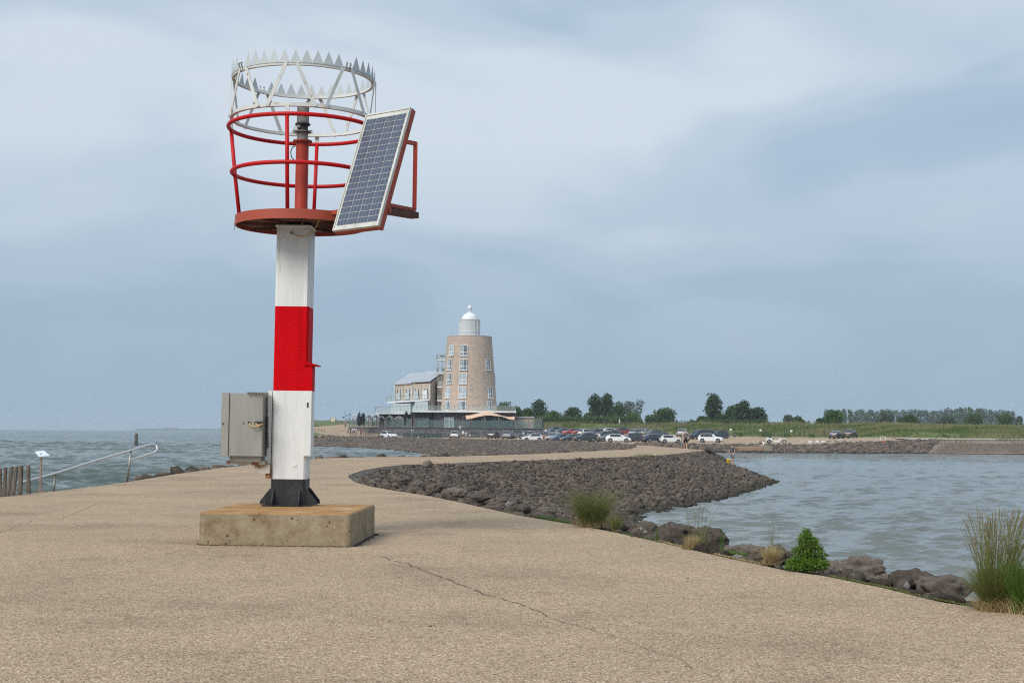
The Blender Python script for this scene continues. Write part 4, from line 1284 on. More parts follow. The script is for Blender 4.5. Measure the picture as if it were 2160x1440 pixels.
part('cabinet_foot', MB().box((cx0 + .36, -.22, cz0 - .045), (.46, .44, .085)), M_STEELD, cab)
part('mounting_plate', MB().box((-.305, -.12, (zb(825) + zb(985)) / 2), (.06, .2, zb(825) - zb(985))), M_WHITE, cab)
part('conduit', MB().tube([(-.335, -.24, zb(880)), (-.335, -.25, zb(905)), (-.32, -.25, zb(945))], .014, 8), M_DARKC, cab)
brk = link('cabinet_bracket', None, beacon)
zz_ = zb(976)
part('bracket_rail', MB().box((cx0 + .37, -.34, zz_), (.55, .06, .055)), M_CREAM, brk)
part('bracket_rail', MB().box((cx0 + .37, .02, zz_), (.55, .06, .055)), M_CREAM, brk)
part('bracket_web', MB().plate([(-.5, -.3, zz_ - .03), (-.5, -.3, zz_ - .1), (-.42, -.3, zz_ - .16), (-.27, -.3, zz_ - .16), (-.27, -.3, zz_ - .03)], .02), M_CREAM, brk)
part('bracket_foot', MB().box((-.30, -.2, zz_ - .13), (.07, .2, .22)), M_RUST, brk)
part('bracket_tip', MB().box((cx0 + .1, -.375, zz_), (.05, .012, .05)), M_RUST, brk)
part('bracket_tip', MB().box((cx0 + .5, -.375, zz_ - .01), (.1, .012, .06)), M_RUST, brk)

# ================================================================== LEFT EDGE: stakes, sign, handrail, sea pile
M_WOOD = mat('weathered_wood', (.16, .125, .095), .95, var=((.055, .042, .032), (.27, .225, .18)), vscale=3.5, stretch=(6, 6, .8), bump=.02, bscale=14, detail=7)
def stake(px, py, tx, ty, r, label):
    b = G(px, py); t = A(tx, ty, b.y)
    d = t - b; mb = MB()
    ring = []
    nseg = 7; n_ = 12
    for i in range(nseg + 1):
        k = i / nseg
        c = b - Vector((0, 0, .1)) * (1 - k) + d * k
        rr = r * (1.06 - .12 * k + .05 * noise.noise(Vector((px, k * 3, 0))))
        for j in range(n_):
            a = 2 * pi * j / n_
            q = rr * (1 + .12 * noise.noise(Vector((cos(a) * 1.5 + px, sin(a) * 1.5, k * 1.5))))
            zc = c.z + (.03 * noise.noise(Vector((cos(a), sin(a), px))) if i == nseg else 0)
            mb.v.append((c.x + q * cos(a), c.y + q * sin(a), zc))
    for i in range(nseg):
        for j in range(n_):
            j2 = (j + 1) % n_
            mb.f.append([i * n_ + j, i * n_ + j2, (i + 1) * n_ + j2, (i + 1) * n_ + j]); mb.m.append(0)
    mb.v.append(tuple(b + d + Vector((0, 0, -.015)))); c0 = len(mb.v) - 1
    for j in range(n_):
        mb.f.append([nseg * n_ + j, nseg * n_ + (j + 1) % n_, c0]); mb.m.append(0)
    return single('wooden_stake', mb, M_WOOD, label, 'stake', tuple(b), group='weathered wooden stakes along the paved edge', smooth=50, world=True)
stake(1, 1047, 1, 987, .040, 'leftmost wooden stake, cut off by the left border of the photo')
stake(9, 1046, 12, 985, .045, 'second wooden stake from the left, upright and slightly split')
stake(16, 1045, 25, 984, .05, 'grey wooden stake leaning right behind its left neighbour')
stake(26, 1043.5, 35, 984, .055, 'fat grey wooden stake leaning right in the middle of the row')
stake(42, 1042, 44.5, 982, .058, 'thick wooden stake just left of the gap in the row')
stake(61, 1039.5, 59.5, 981, .05, 'last wooden stake on the right, standing apart beside the sign')

M_PALEPANEL = mat('sign_panel', (.62, .65, .68), .25, spec=.6)
M_POSTR = mat('rusty_post', (.27, .19, .145), .7, var=((.2, .12, .08), (.36, .28, .23)), vscale=6)
b = G(84.5, 1037)
T = thing('information_sign', 'small tilted white information panel on a rusty post by the sea edge', 'sign', tuple(b))
h_ = (1037 - 962) * b.y / 3000
part('post', MB().box((0, 0, h_ / 2), (.045, .045, h_)), M_POSTR, T)
part('base_plate', MB().box((0, 0, .008), (.3, .22, .016)), M_RUST, T)
pn = MB().hexa([(-.19, .10, h_ + .09), (.02, -.2, h_ - .03), (.24, -.06, h_ - .0), (.0, .22, h_ + .12), (-.19, .10, h_ + .11), (.02, -.2, h_ - .01), (.24, -.06, h_ + .02), (.0, .22, h_ + .14)])
part('panel', pn, M_PALEPANEL, T)
part('print', MB().hexa([(-.12, .09, h_ + .093), (.0, -.08, h_ + .028), (.05, -.05, h_ + .036), (-.06, .12, h_ + .101), (-.12, .09, h_ + .098), (.0, -.08, h_ + .033), (.05, -.05, h_ + .041), (-.06, .12, h_ + .106)]), mat('print_grey', (.25, .28, .3), .5), T)

M_RAIL = mat('stainless_rail', (.60, .59, .57), .38, .5)
b = G(268, 1015.5)
T = thing('handrail', 'bent stainless steel handrail running down to the water at left', 'handrail', tuple(b))
D1 = b.y
up = lambda px, py, D: A(px, py, D) - b
pts = [up(-40, 1036, 33.5), up(20, 1024, 35), up(118, 997.5, 38), up(200, 971.5, 40.5), up(275, 950.0, D1), up(310, 938.6, D1 + .6), up(320, 936.3, D1 + .8), up(327, 937.5, D1 + .9), up(331.5, 943, D1 + .9), up(331, 949, D1 + .8), up(325, 954, D1 + .7), up(300, 962, D1 + .35), up(275, 970, D1)]
part('rail', MB().tube(pts, .034, 10), M_RAIL, T, True)
part('rail_post', MB().tube([(0, 0, -.05), up(276.5, 950, D1)], .034, 10), M_STEELD, T, True)
b2 = G(112, 1031.5)
part('rail_post', MB().tube([b2 - b - Vector((0, 0, .05)), up(118, 998, 38)], .034, 10), M_STEELD, T, True)

b = G(287, 941, WZ)
pl_ = MB().lathe([(.34, -.8), (.33, .6), (.31, 2.3), (.22, 2.42)], (0, 0, 0), 12, 0)
single('mooring_pile', pl_, mat('sea_pile', (.09, .085, .07), .9, var=((.035, .035, .03), (.16, .14, .11)), vscale=1.5), 'lone dark timber pile standing in the open sea', 'pile', tuple(b), smooth=50)

# ================================================================== BOULDERS along the near rim
def boulder(px, py, w_px, h_px, label, seed, z=-.1, dep=1.0, sub=4, dpush=0.3, flat=0):
    b = G(px, py, z)
    w = w_px * b.y / 3000; h = h_px * b.y / 3000
    bm = bmesh.new(); bmesh.ops.create_icosphere(bm, subdivisions=sub, radius=1)
    o = Vector((seed * 5.3, seed * 2.1, seed))
    for v in bm.verts:
        p = v.co.copy()
        q = Vector([math.copysign(abs(c) ** .8, c) for c in p])
        f = 1 + .26 * noise.noise(p * 1.2 + o) + .16 * noise.noise(p * 2.7 + o) + .13 * noise.noise(p * 5.5 + o) + .07 * noise.noise(p * 12 + o)
        f += .3 * abs(noise.noise(p * 2.2 - o)) - .08
        v.co = Vector((q.x * w / 2, q.y * w / 2 * dep, q.z * h * .62)) * f
    me = bpy.data.meshes.new('boulder'); bm.to_mesh(me); bm.free(); me.materials.append(M_BOULD)
    me.polygons.foreach_set('use_smooth', [True] * len(me.polygons))
    o = link('boulder', me, None, (b.x + .0, b.y + w * .3, z + h * .24)); o.rotation_euler = (0, 0, 0)
    o['label'] = label; o['category'] = 'boulder'; o['group'] = 'boulders along the edge of the paving'
    return o
BL_ = [(1325, 1121, 34, 26, 'low brown boulder directly right of the big green grass tussock'),
       (1362, 1131, 62, 34, 'rounded brown boulder with two pale chips leaning against it'),
       (1432, 1140, 74, 40, 'broad flat brown boulder left of the dried grass tuft'),
       (1497, 1157, 84, 48, 'long sloping brown boulder behind the dried grass tuft'),
       (1548, 1170, 46, 22, 'dark flat boulder right of the small upright weed'),
       (1583, 1176, 62, 30, 'dark brown boulder left of the straw coloured tussock'),
       (1639, 1184, 44, 38, 'steep pointed boulder behind the straw coloured tussock'),
       (1668, 1184, 34, 26, 'small boulder with white bird lime left of the green bush'),
       (1712, 1203, 78, 34, 'dark boulder mostly hidden directly behind the green bush'),
       (1762, 1210, 40, 30, 'grey boulder half hidden behind the right side of the green bush'),
       (1822, 1222, 108, 52, 'largest brown boulder, long hump right of the green bush'),
       (1880, 1236, 60, 26, 'low rough boulder between the two large humps at right'),
       (1930, 1246, 92, 46, 'domed boulder with a pale triangular stone in front'),
       (1995, 1256, 100, 44, 'wide earthy boulder left of the tall grass on the right'),
       (1098, 1082, 40, 22, 'brown boulder with a pale face left of the small green weeds'),
       (1060, 1072, 74, 24, 'dark flattened boulder with white chip near the paving'),
       (1010, 1058, 62, 20, 'low mud coloured boulder at the foot of the stone slope'),
       (960, 1046, 44, 20, 'rounded boulder with white bird lime along the stone slope edge'),
       (915, 1037, 34, 20, 'grey green boulder beside a dark one at the slope edge'),
       (878, 1031, 34, 18, 'small dark boulder with white specks at the slope edge'),
       (846, 1023, 46, 22, 'dark boulder nearest to the pointed end of the stone slope'),
       (902, 983, 18, 15, 'pointed grey boulder on the upper rim of the stone slope'),
       (1150, 1090, 44, 22, 'grey lump of rock behind the bright green weeds')]
for i, (px, py, w, h, lb) in enumerate(BL_):
    boulder(px, py, w, h, lb, i + 1, z=-.10 if i != 21 else -.02)
M_PALE = stone_mat('pale_stone', (.2, .19, .18), (.3, .285, .265), (.45, .43, .4))
def chip(px, py, w, h, lb, seed, z=-.02):
    b = G(px, py, z); w = w * b.y / 3000; h = h * b.y / 3000
    bm = bmesh.new(); bmesh.ops.create_icosphere(bm, subdivisions=2, radius=1); o = Vector((seed, seed * 2, 0))
    for v in bm.verts:
        p = v.co.copy(); f = 1 + .35 * noise.noise(p * 1.1 + o)
        v.co = Vector((p.x * w / 2 * (1 - .45 * max(p.z, 0)), p.y * w * .35, p.z * h * .6)) * f
    me = bpy.data.meshes.new('rock_chip'); bm.to_mesh(me); bm.free(); me.materials.append(M_PALE)
    o = link('rock_chip', me, None, (b.x, b.y, z + h * .4)); o['label'] = lb; o['category'] = 'stone'; o['group'] = 'pale loose stones at the paving edge'
chip(1352, 1126, 16, 15, 'pale pointed stone left of the two beside the first boulder', 1)
chip(1362, 1133, 13, 15, 'pale pointed stone right of the two beside the first boulder', 2)
chip(1913, 1240, 14, 15, 'pale triangular stone in front of the domed boulder', 3)
chip(1556, 1176, 24, 8, 'flat white stone in the brown moss beside the small weed', 4)
chip(1073, 1067, 14, 11, 'white faced stone set in the dark flattened boulder', 5)
# stones on the sea side edge
for i, (px, py, w, h, lb) in enumerate([(300, 1008, 30, 7, 'low grey stone on the sea edge nearest the handrail'), (345, 1003, 32, 9, 'second grey stone on the sea edge, right of the handrail'),
        (388, 999, 26, 8, 'third grey stone on the sea edge, between handrail and cabinet'), (425, 993, 38, 11, 'large grey stone on the sea edge left of the steel cabinet'),
        (460, 988, 28, 9, 'grey stone on the sea edge just below the steel cabinet'), (672, 968, 18, 9, 'dark stone right of the post at the edge of the inlet'),
        (688, 968, 14, 6, 'smaller dark stone right of the post at the inlet edge'), (706, 967.5, 22, 7, 'flat dark stone furthest right of the post at the inlet'),
        (897, 963, 18, 7, 'lone dark stone on the inlet side edge of the path'), (868, 964, 16, 3, 'thin flat stone beside the lone dark stone at the inlet')]):
    boulder(px, py, w, h, lb, 40 + i, z=-.12, sub=3)

# loose litter on the paving: pebbles, shell bits
mbp_ = MB()
for k in range(90):
    x = rng.uniform(-9, 5); y = rng.uniform(9.5, 45)
    if not inside(x, y) or x > 4.2 - (y - 12) * .22: continue
    s = rng.uniform(.006, .016); bm_v = SB1[k % 6]
    mbp_.add([(x + v[0] * s, y + v[1] * s, v[2] * s * .7 + s * .3) for v in bm_v[0]], [list(f) for f in bm_v[1]], int(rng.random() < .5))
stuff(single('shell_litter', mbp_, [mat('shell', (.5, .47, .42), .6), M_EARTH], 'tiny shell bits and pebbles scattered over the asphalt', 'litter'))

# ================================================================== PLANTS near the camera
M_TUFT = leaf_mat('tuft_green', (.07, .105, .018), (.16, .18, .05), (.30, .265, .11), 6)
M_TUFT2 = leaf_mat('tuft_bright', (.05, .12, .012), (.10, .19, .025), (.2, .24, .06), 6)
M_STRAW = leaf_mat('straw', (.26, .19, .075), (.42, .32, .15), (.55, .45, .25), 6)
M_SEED = leaf_mat('seed_head', (.16, .12, .06), (.27, .21, .11), (.36, .29, .16), 6)
M_BUSHL = leaf_mat('bush_leaf', (.045, .105, .01), (.11, .205, .022), (.21, .33, .055), 5)
def disc(cx, cy, rx, ry, n_, z=0.0):
    r = np.sqrt(rng.random(n_)); a = rng.random(n_) * 2 * pi
    return np.stack([cx + rx * r * np.cos(a), cy + ry * r * np.sin(a), np.full(n_, z)], 1)
def stalks(T, n_, rx, ry, h0, h1, lean, mt_s, mt_h, hl=.13, hw=.015, r=.0025, lx=0.0):
    ms_, mh_ = MB(), MB()
    for k in range(n_):
        q = disc(0, 0, rx, ry, 1)[0]; h = rng.uniform(h0, h1); az = math.atan2(q[1], q[0]) + rng.normal() * .5; ln = lean * rng.uniform(.1, 1)
        pts = []
        for i in range(5):
            t = i / 4; pts.append(Vector((q[0] + (cos(az) * ln + lx) * h * t ** 1.8, q[1] + sin(az) * ln * h * t ** 1.8, h * t * (1 - .12 * ln * t))))
        ms_.tube(pts, [r, r, r * .9, r * .7, r * .5], 3, cap=False)
        d = (pts[-1] - pts[-2]).normalized(); L = hl * rng.uniform(.6, 1.2)
        # feathery head: short spikelets round the top of the stalk
        for j in range(9):
            f = j / 8; c = pts[-1] - d * L * .8 * (1 - f) ; a = j * 2.4
            s_ = Vector((cos(a), sin(a), 0)) * hw * (1.2 - f) + d * .022
            w = Vector((-sin(a), cos(a), 0)) * .0035
            mh_.add([c - w, c + w, c + s_], [(0, 1, 2)])
    part('stalks', ms_, mt_s, T); part('seed_heads', mh_, mt_h, T)
    for ch in T.children:
        if ch.name.startswith(('stalks', 'seed_heads')): ch['kind'] = 'stuff'
def tuft(name, label, px, py, wpx, hpx, n_, mt_, lean=.55, bw=.006, z=0.0, group=None, dy=None, h0=.35, n_st=0, mt_b=None, nb=0, sth=(1, 1.25), stl=.4, push=.15, lx=0.0, st_mat=None):
    b = G(px, py, z); s = b.y / 3000; rx = wpx * s / 2; h = hpx * s
    T = thing(name, label, 'plant', (b.x, b.y + push, z), group=group)
    P = disc(0, 0, rx * .36, rx * .36, n_)
    hh = h * (h0 + (1 - h0) * rng.random(n_) ** .8)
    o = blades_np('blades', P, hh, bw * (.6 + .8 * rng.random(n_)), lean, mt_, T, 4, .6); o['kind'] = 'stuff'
    if nb:
        P = disc(0, 0, rx * .62, rx * .62, nb)
        o = blades_np('dead_blades', P, h * (.18 + .25 * rng.random(nb)), bw * (.6 + .8 * rng.random(nb)), lean * 1.8, mt_b, T, 3, .6); o['kind'] = 'stuff'
    if n_st:
        stalks(T, n_st, rx * .4, rx * .4, h * sth[0], h * sth[1], stl, st_mat or M_TUFT, M_SEED, lx=lx)
    return T
tuft('grass_tussock', 'big green grass tussock with pale seed heads where the stone slope meets the paving', 1250, 1112, 118, 92, 2000, M_TUFT, .95, .006, n_st=150, mt_b=M_STRAW, nb=340, sth=(.75, 1.1), stl=.75, h0=.25)
tuft('grass_tussock', 'short greyish grass right beside the big green tussock', 1300, 1122, 50, 40, 420, M_TUFT, .6, .006, n_st=14, sth=(.8, 1.2))
tuft('grass_tussock', 'dried yellow grass tuft in front of the long sloping boulder', 1462, 1160, 70, 36, 650, M_STRAW, .55, .005, mt_b=M_TUFT, nb=120)
tuft('grass_tussock', 'straw coloured dry tussock left of the green bush', 1632, 1192, 72, 48, 800, M_STRAW, .75, .005, mt_b=M_STRAW, nb=250)
tuft('grass_tussock', 'tall seeding grass clump on the right border, nearest to the camera', 2118, 1292, 150, 112, 3000, M_TUFT, .75, .006, n_st=250, mt_b=M_STRAW, nb=900, sth=(1.15, 1.98), stl=.42, lx=.10, push=.2)
tuft('grass_tussock', 'denser green grass at the far right edge of the photo', 2175, 1300, 110, 130, 1500, M_TUFT2, .45, .007, n_st=50, mt_b=M_STRAW, nb=200, sth=(1.1, 1.7), stl=.4, lx=.08, push=.25)
tuft('flowering_grass', 'thin dark seeded stalks rising above the dried yellow tuft', 1480, 1150, 95, 60, 30, M_TUFT, .3, .004, n_st=20, sth=(.8, 1.4), stl=.5, push=.35)
tuft('flowering_grass', 'four very tall thin seed stalks behind the straw tussock', 1640, 1188, 40, 85, 8, M_STRAW, .2, .004, n_st=6, sth=(.85, 1.32), stl=.25, push=.3)
# broad leaved upright weeds
def weed(label, px, py, hpx, wpx, n_, z=0.0, mt_=None, L=.05, push=.1):
    b = G(px, py, z); s = b.y / 3000; h = hpx * s; T = thing('weed', label, 'weed', (b.x, b.y + push, z), group='weeds at the paving edge')
    part('stem', MB().tube([(0, 0, -.02), (.01, 0, h * .5), (0, .01, h * .95)], .004, 5), M_TUFT2, T)
    mb = MB()
    for k in range(n_):
        t = (k + .5) / n_; a = k * 2.4 + rng.random(); l = L * (1.25 - .8 * t) * rng.uniform(.8, 1.2); w = l * .16
        c = Vector((rng.normal() * .004, rng.normal() * .004, h * t)); d = Vector((cos(a), sin(a), .75 + rng.normal() * .2)).normalized(); n2 = Vector((-sin(a), cos(a), 0)) * w
        mb.add([c, c + d * l * .5 + n2, c + d * l, c + d * l * .5 - n2], [(0, 1, 2, 3)])
    o = part('leaves', mb, mt_ or M_TUFT2, T); o['kind'] = 'stuff'
weed('small upright bright green weed between the first two boulders', 1387, 1144, 30, 14, 46, L=.07)
weed('slim upright green weed in front of the long sloping boulder', 1525, 1166, 50, 8, 60, L=.06)
def mat_patch(label, px0, py0, px1, py1, mt_, n_, h, wid=.12, group='low green growth at the paving edge'):
    a, b = G(px0, py0), G(px1, py1); T = thing('ground_plant', label, 'ground cover', tuple(a), group=group)
    t = rng.random(n_); off = rng.normal(size=n_) * wid * .4
    P = np.stack([(b.x - a.x) * t + off * .3 + .05, (b.y - a.y) * t + np.abs(off) * 1.0 + .05, np.full(n_, -.01)], 1)
    o = blades_np('blades', P, h * (.4 + .8 * rng.random(n_)), np.full(n_, .008), 1.2, mt_, T, 2, .6); o['kind'] = 'stuff'
    T['kind'] = 'stuff'
mat_patch('bright green weeds left of the big tussock', 1130, 1090, 1200, 1104, M_TUFT2, 700, .06, .3)
mat_patch('strip of yellow green moss below the first boulders', 1310, 1126, 1375, 1138, M_TUFT2, 500, .03)
mat_patch('strip of golden moss left of the dried grass tuft', 1382, 1141, 1450, 1157, M_STRAW, 800, .03)
mat_patch('strip of brownish moss around the flat white stone', 1500, 1168, 1600, 1190, M_STRAW, 700, .03)
mat_patch('mossy strip running right from the green bush', 1745, 1216, 1905, 1249, M_TUFT, 2200, .03)
mat_patch('faint mossy strip left of the right hand grass', 1900, 1249, 2040, 1278, M_TUFT, 600, .02)
mat_patch('green leaves growing in front of the flat dark boulder', 1530, 1165, 1565, 1172, M_TUFT2, 400, .05, .2)
mat_patch('tiny green plant on the upper rim of the stone slope', 1340, 962.5, 1372, 962, M_TUFT2, 300, .3, .5)

# green bush
b = G(1712, 1208); s = b.y / 3000
T = thing('green_bush', 'bright green conical bush growing at the paving edge', 'bush', (b.x, b.y + .22, 0))
bst = MB()
for k in range(9):
    a = k * .7; bst.tube([(0, 0, -.02), (.05 * cos(a), .05 * sin(a), .15), (.09 * cos(a), .08 * sin(a), .24 + .015 * k)], .005, 5)
part('stems', bst, mat('stem_brown', (.16, .11, .06), .9), T)
lobes = [(-.17, 0, .08, .12, .12, .075), (.20, .0, .20, .06, .06, .035), (-.15, .0, .27, .05, .05, .03), (-.08, 0, .10, .17, .16, .09), (.10, .02, .10, .17, .16, .09), (0, -.05, .09, .24, .18, .085), (.16, .0, .07, .11, .11, .06), (-.05, 0, .24, .13, .12, .07), (.09, .0, .25, .13, .12, .06), (.02, 0, .33, .13, .12, .07), (-.03, 0, .40, .10, .10, .06), (.06, .02, .38, .09, .09, .05), (0, 0, .465, .065, .06, .05), (.15, 0, .30, .05, .05, .03), (-.02, 0, .50, .045, .04, .035)]
sc_ = (1208 - 1119) * s / .53
def leaf_cloud(name, lobes, n_, size, mt_, parent, asp=.42, shell=.55):
    vols = np.array([l[3] * l[4] * l[5] for l in lobes]) ** .75; pr = vols / vols.sum()
    idx = rng.choice(len(lobes), n_, p=pr); Lb = np.array(lobes)[idx]
    d = rng.normal(size=(n_, 3)); d /= np.linalg.norm(d, axis=1)[:, None]
    r = (shell + (1 - shell) * rng.random(n_))[:, None] * (1 + .18 * rng.normal(size=(n_, 1)) * .5)
    c = Lb[:, :3] + d * r * Lb[:, 3:6]
    dirv = d + rng.normal(size=(n_, 3)) * .7 + np.array([0, 0, .25]); dirv /= np.linalg.norm(dirv, axis=1)[:, None]
    sd = np.cross(dirv, rng.normal(size=(n_, 3))); sd /= np.linalg.norm(sd, axis=1)[:, None]
    sz = size * (.6 + .8 * rng.random(n_))[:, None]
    V = np.stack([c, c + dirv * sz * .5 + sd * sz * asp * .5, c + dirv * sz, c + dirv * sz * .5 - sd * sz * asp * .5], 1).reshape(-1, 3)
    Fq = np.arange(n_ * 4).reshape(-1, 4)
    return link(name, np_mesh(name, V, Fq, mt_), parent)
o = leaf_cloud('foliage', [tuple(q * sc_ for q in l) for l in lobes], 9500, .025, M_BUSHL, T, .5, .4)
o['kind'] = 'stuff'

# ================================================================== PEOPLE
M_SKIN = mat('skin', (.50, .29, .20), .55)
def skin_obj(name, pts, edges, radii, mt_, parent, root=0, sub=1):
    me = bpy.data.meshes.new(name); me.from_pydata(pts, edges, []); me.materials.append(mt_)
    o = link(name, me, parent)
    md = o.modifiers.new('skin', 'SKIN'); md.use_smooth_shade = True
    sv = me.skin_vertices[0].data
    for i, r in enumerate(radii):
        sv[i].radius = (r, r) if not isinstance(r, tuple) else r
        sv[i].use_root = (i == root)
    if sub:
        s_ = o.modifiers.new('sub', 'SUBSURF'); s_.levels = s_.render_levels = sub
    return o
def person(label, loc, rz, H=1.75, pose='stand', shirt=(.5, .5, .5), pants=(.05, .05, .06), hair=(.1, .07, .04), shoes=(.6, .6, .6), cap=None, sleeves='short', legs='short', arms=None, detail=False, group=None, hat_brim=False):
    T = thing('person', label, 'person', loc, rz, group)
    k = H / 1.75
    if pose == 'walk': kn = [(.09, -.14, .50), (-.09, .05, .50)]; an = [(.09, -.22, .10), (-.09, .26, .13)]; hp = .93
    elif pose == 'sit': kn = [(.11, -.42, .50), (-.11, -.42, .50)]; an = [(.11, -.45, .09), (-.11, -.47, .09)]; hp = .50
    else: kn = [(.10, -.02, .50), (-.10, .01, .50)]; an = [(.12, .02, .09), (-.12, .03, .09)]; hp = .93
    dz = hp - .93
    el = [(.30, .04, 1.14 + dz), (-.30, .04, 1.14 + dz)]; wr = [(.31, -.10, .90 + dz), (-.31, -.10, .90 + dz)]
    if arms:
        el = [tuple(a) for a in arms[0]]; wr = [tuple(a) for a in arms[1]]
    P = [(0, .01, hp), (0, .0, 1.10 + dz), (0, 0, 1.28 + dz), (0, .01, 1.42 + dz), (0, .0, 1.50 + dz), (0, -.01, 1.565 + dz), (0, -.015, 1.64 + dz), (0, -.01, 1.72 + dz)]
    R = [(.14, .11), (.13, .10), (.155, .11), (.12, .09), .052, (.062, .07), (.075, .092), (.055, .065)]
    E = [(0, 1), (1, 2), (2, 3), (3, 4), (4, 5), (5, 6), (6, 7)]
    def add(p, r, frm):
        P.append(tuple(p)); R.append(r); E.append((frm, len(P) - 1)); return len(P) - 1
    for s_, i in ((1, 0), (-1, 1)):
        a = add((s_ * .165, .01, 1.41 + dz), .062, 3); a = add(el[i], .042, a); a = add(wr[i], .028, a)
        w = Vector(wr[i]); d = (w - Vector(el[i])).normalized(); a = add(w + d * .07, (.036, .02), a)
        if detail:
            sd = Vector((0, 1, 0)); 
            for f in range(4):
                q = w + d * .10 + sd * (f - 1.5) * .02; b_ = add(q, .009, a); add(q + d * (.055, .065, .06, .045)[f] + Vector((-s_ * .012, 0, 0)), .007, b_)
            q = w + d * .06 + Vector((-s_ * .01, -.035, 0)); b_ = add(q, .010, a); add(q + d * .035 + Vector((0, -.012, 0)), .008, b_)
        else:
            add(w + d * .13, (.03, .014), a)
    for i, s_ in ((0, 1), (1, -1)):
        a = add((s_ * .09, 0, hp - .06), .09, 0); a = add(kn[i], .058, a); q = Vector(kn[i]).lerp(Vector(an[i]), .35); a = add(q, .056, a); a = add(an[i], .036, a); add((an[i][0] + s_ * .02, an[i][1] - .14, an[i][2] - .055), (.04, .026), a)
    P = [tuple(Vector(p) * k) for p in P]
    R = [(r * k if not isinstance(r, tuple) else (r[0] * k, r[1] * k)) for r in R]
    skin_obj('body', P, E, R, M_SKIN, T)
    ms = mat('shirt_cloth', shirt, .9, var=(tuple(c * .8 for c in shirt), tuple(min(c * 1.1, 1) for c in shirt)), vscale=8)
    mp_ = mat('trouser_cloth', pants, .9)
    P2 = [(0, .01, hp + .02), (0, 0, 1.10 + dz), (0, 0, 1.28 + dz), (0, .01, 1.425 + dz), (0, .005, 1.475 + dz)]; R2 = [(.165, .135), (.15, .125), (.175, .13), (.135, .105), .07]; E2 = [(0, 1), (1, 2), (2, 3), (3, 4)]
    for s_, i in ((1, 0), (-1, 1)):
        f_ = {'none': 0, 'short': .62, 'long': 1}[sleeves]
        if f_ == 0:
            P2.append((s_ * .15, .01, 1.42 + dz)); R2.append(.07); E2.append((3, len(P2) - 1)); continue
        P2.append((s_ * .17, .01, 1.415 + dz)); R2.append(.078); E2.append((3, len(P2) - 1))
        q = Vector((s_ * .17, .01, 1.415 + dz)).lerp(Vector(el[i]), f_); P2.append(tuple(q)); R2.append(.062); E2.append((len(P2) - 2, len(P2) - 1))
        if f_ == 1: P2.append(wr[i]); R2.append(.04); E2.append((len(P2) - 2, len(P2) - 1))
    skin_obj('shirt', [tuple(Vector(p) * k) for p in P2], E2, [(r * k if not isinstance(r, tuple) else (r[0] * k, r[1] * k)) for r in R2], ms, T)
    P3 = [(0, .01, hp + .06), (0, .01, hp - .04)]; R3 = [(.155, .125), (.16, .13)]; E3 = [(0, 1)]
    for s_, i in ((1, 0), (-1, 1)):
        P3.append((s_ * .095, 0, hp - .1)); R3.append(.105); E3.append((1, len(P3) - 1))
        h = Vector((s_ * .095, 0, hp - .1)); kv = Vector(kn[i]); f_ = .88 if legs == 'short' else 1
        P3.append(tuple(h.lerp(kv, f_))); R3.append(.088 if legs == 'short' else .075); E3.append((len(P3) - 2, len(P3) - 1))
        if legs == 'long': P3.append(an[i]); R3.append(.06); E3.append((len(P3) - 2, len(P3) - 1))
    skin_obj('trousers' if legs == 'long' else 'shorts', [tuple(Vector(p) * k) for p in P3], E3, [(r * k if not isinstance(r, tuple) else (r[0] * k, r[1] * k)) for r in R3], mp_, T)
    hm = MB(); hc = cap or hair
    prof = [(.088, -.02), (.096, .02), (.092, .06), (.07, .10), (.035, .122), (.001, .128)]
    hm.lathe([(r, z) for r, z in prof], (0, .012, 1.645 + dz), 16)
    if cap: hm.box((0, -.12, 1.665 + dz), (.13, .09, .012))
    hm.xf(Matrix.Scale(k, 4)); part('cap' if cap else 'hair', hm, mat('hair', hc, .8), T, 50)
    if detail:
        part('ear', MB().box((.083 * k, 0, (1.63 + dz) * k), (.018, .035, .055)), M_SKIN, T); part('ear', MB().box((-.083 * k, 0, (1.63 + dz) * k), (.018, .035, .055)), M_SKIN, T)
        part('nose', MB().add([(-.014, -.09, 1.61 + dz), (.014, -.09, 1.61 + dz), (0, -.122, 1.615 + dz), (0, -.092, 1.655 + dz)], [(0, 1, 2), (0, 2, 3), (1, 3, 2), (0, 3, 1)]).xf(Matrix.Scale(k, 4)), M_SKIN, T)
    msh = mat('shoe', shoes, .7)
    for i in (0, 1):
        a = Vector(an[i]); sh = MB().hexa([(-.045, -.19, -.09), (.045, -.19, -.09), (.042, .07, -.09), (-.042, .07, -.09), (-.035, -.17, -.045), (.035, -.17, -.045), (.036, .06, .02), (-.036, .06, .02)])
        sh.xf(Matrix.Scale(k, 4) @ Matrix.Translation((a.x, a.y, a.z))); part('shoe', sh, msh, T)
    return T
# walker with rucksack and rod bag (seen from behind)
b = G(1446, 948.2); p_ = (b.x, b.y, 0)
T = person('person walking away in a light vest and black shorts with grey rucksack', p_, rad(178), 1.84, 'walk', (.55, .58, .60), (.012, .012, .014), (.1, .08, .06), (.55, .55, .56), cap=(.16, .20, .21), sleeves='none',
           arms=([(.27, .03, 1.16), (-.33, .02, 1.18)], [(.30, -.08, .93), (-.36, -.12, 1.02)]), detail=True)
M_BAG = mat('bag_cloth', (.10, .085, .085), .9, var=((.06, .05, .05), (.16, .13, .13)), vscale=10)
rz_ = T.rotation_euler.z; Rm = Matrix.Rotation(rz_, 4, 'Z')
bag = MB().hexa([(-.15, .12, 1.02), (.15, .12, 1.02), (.14, .30, 1.02), (-.14, .30, 1.02), (-.12, .11, 1.50), (.12, .11, 1.50), (.10, .22, 1.49), (-.10, .22, 1.49)])
bag.xf(Rm)
T2 = thing('rucksack', 'dark grey rucksack on the back of the walking person', 'rucksack', p_)
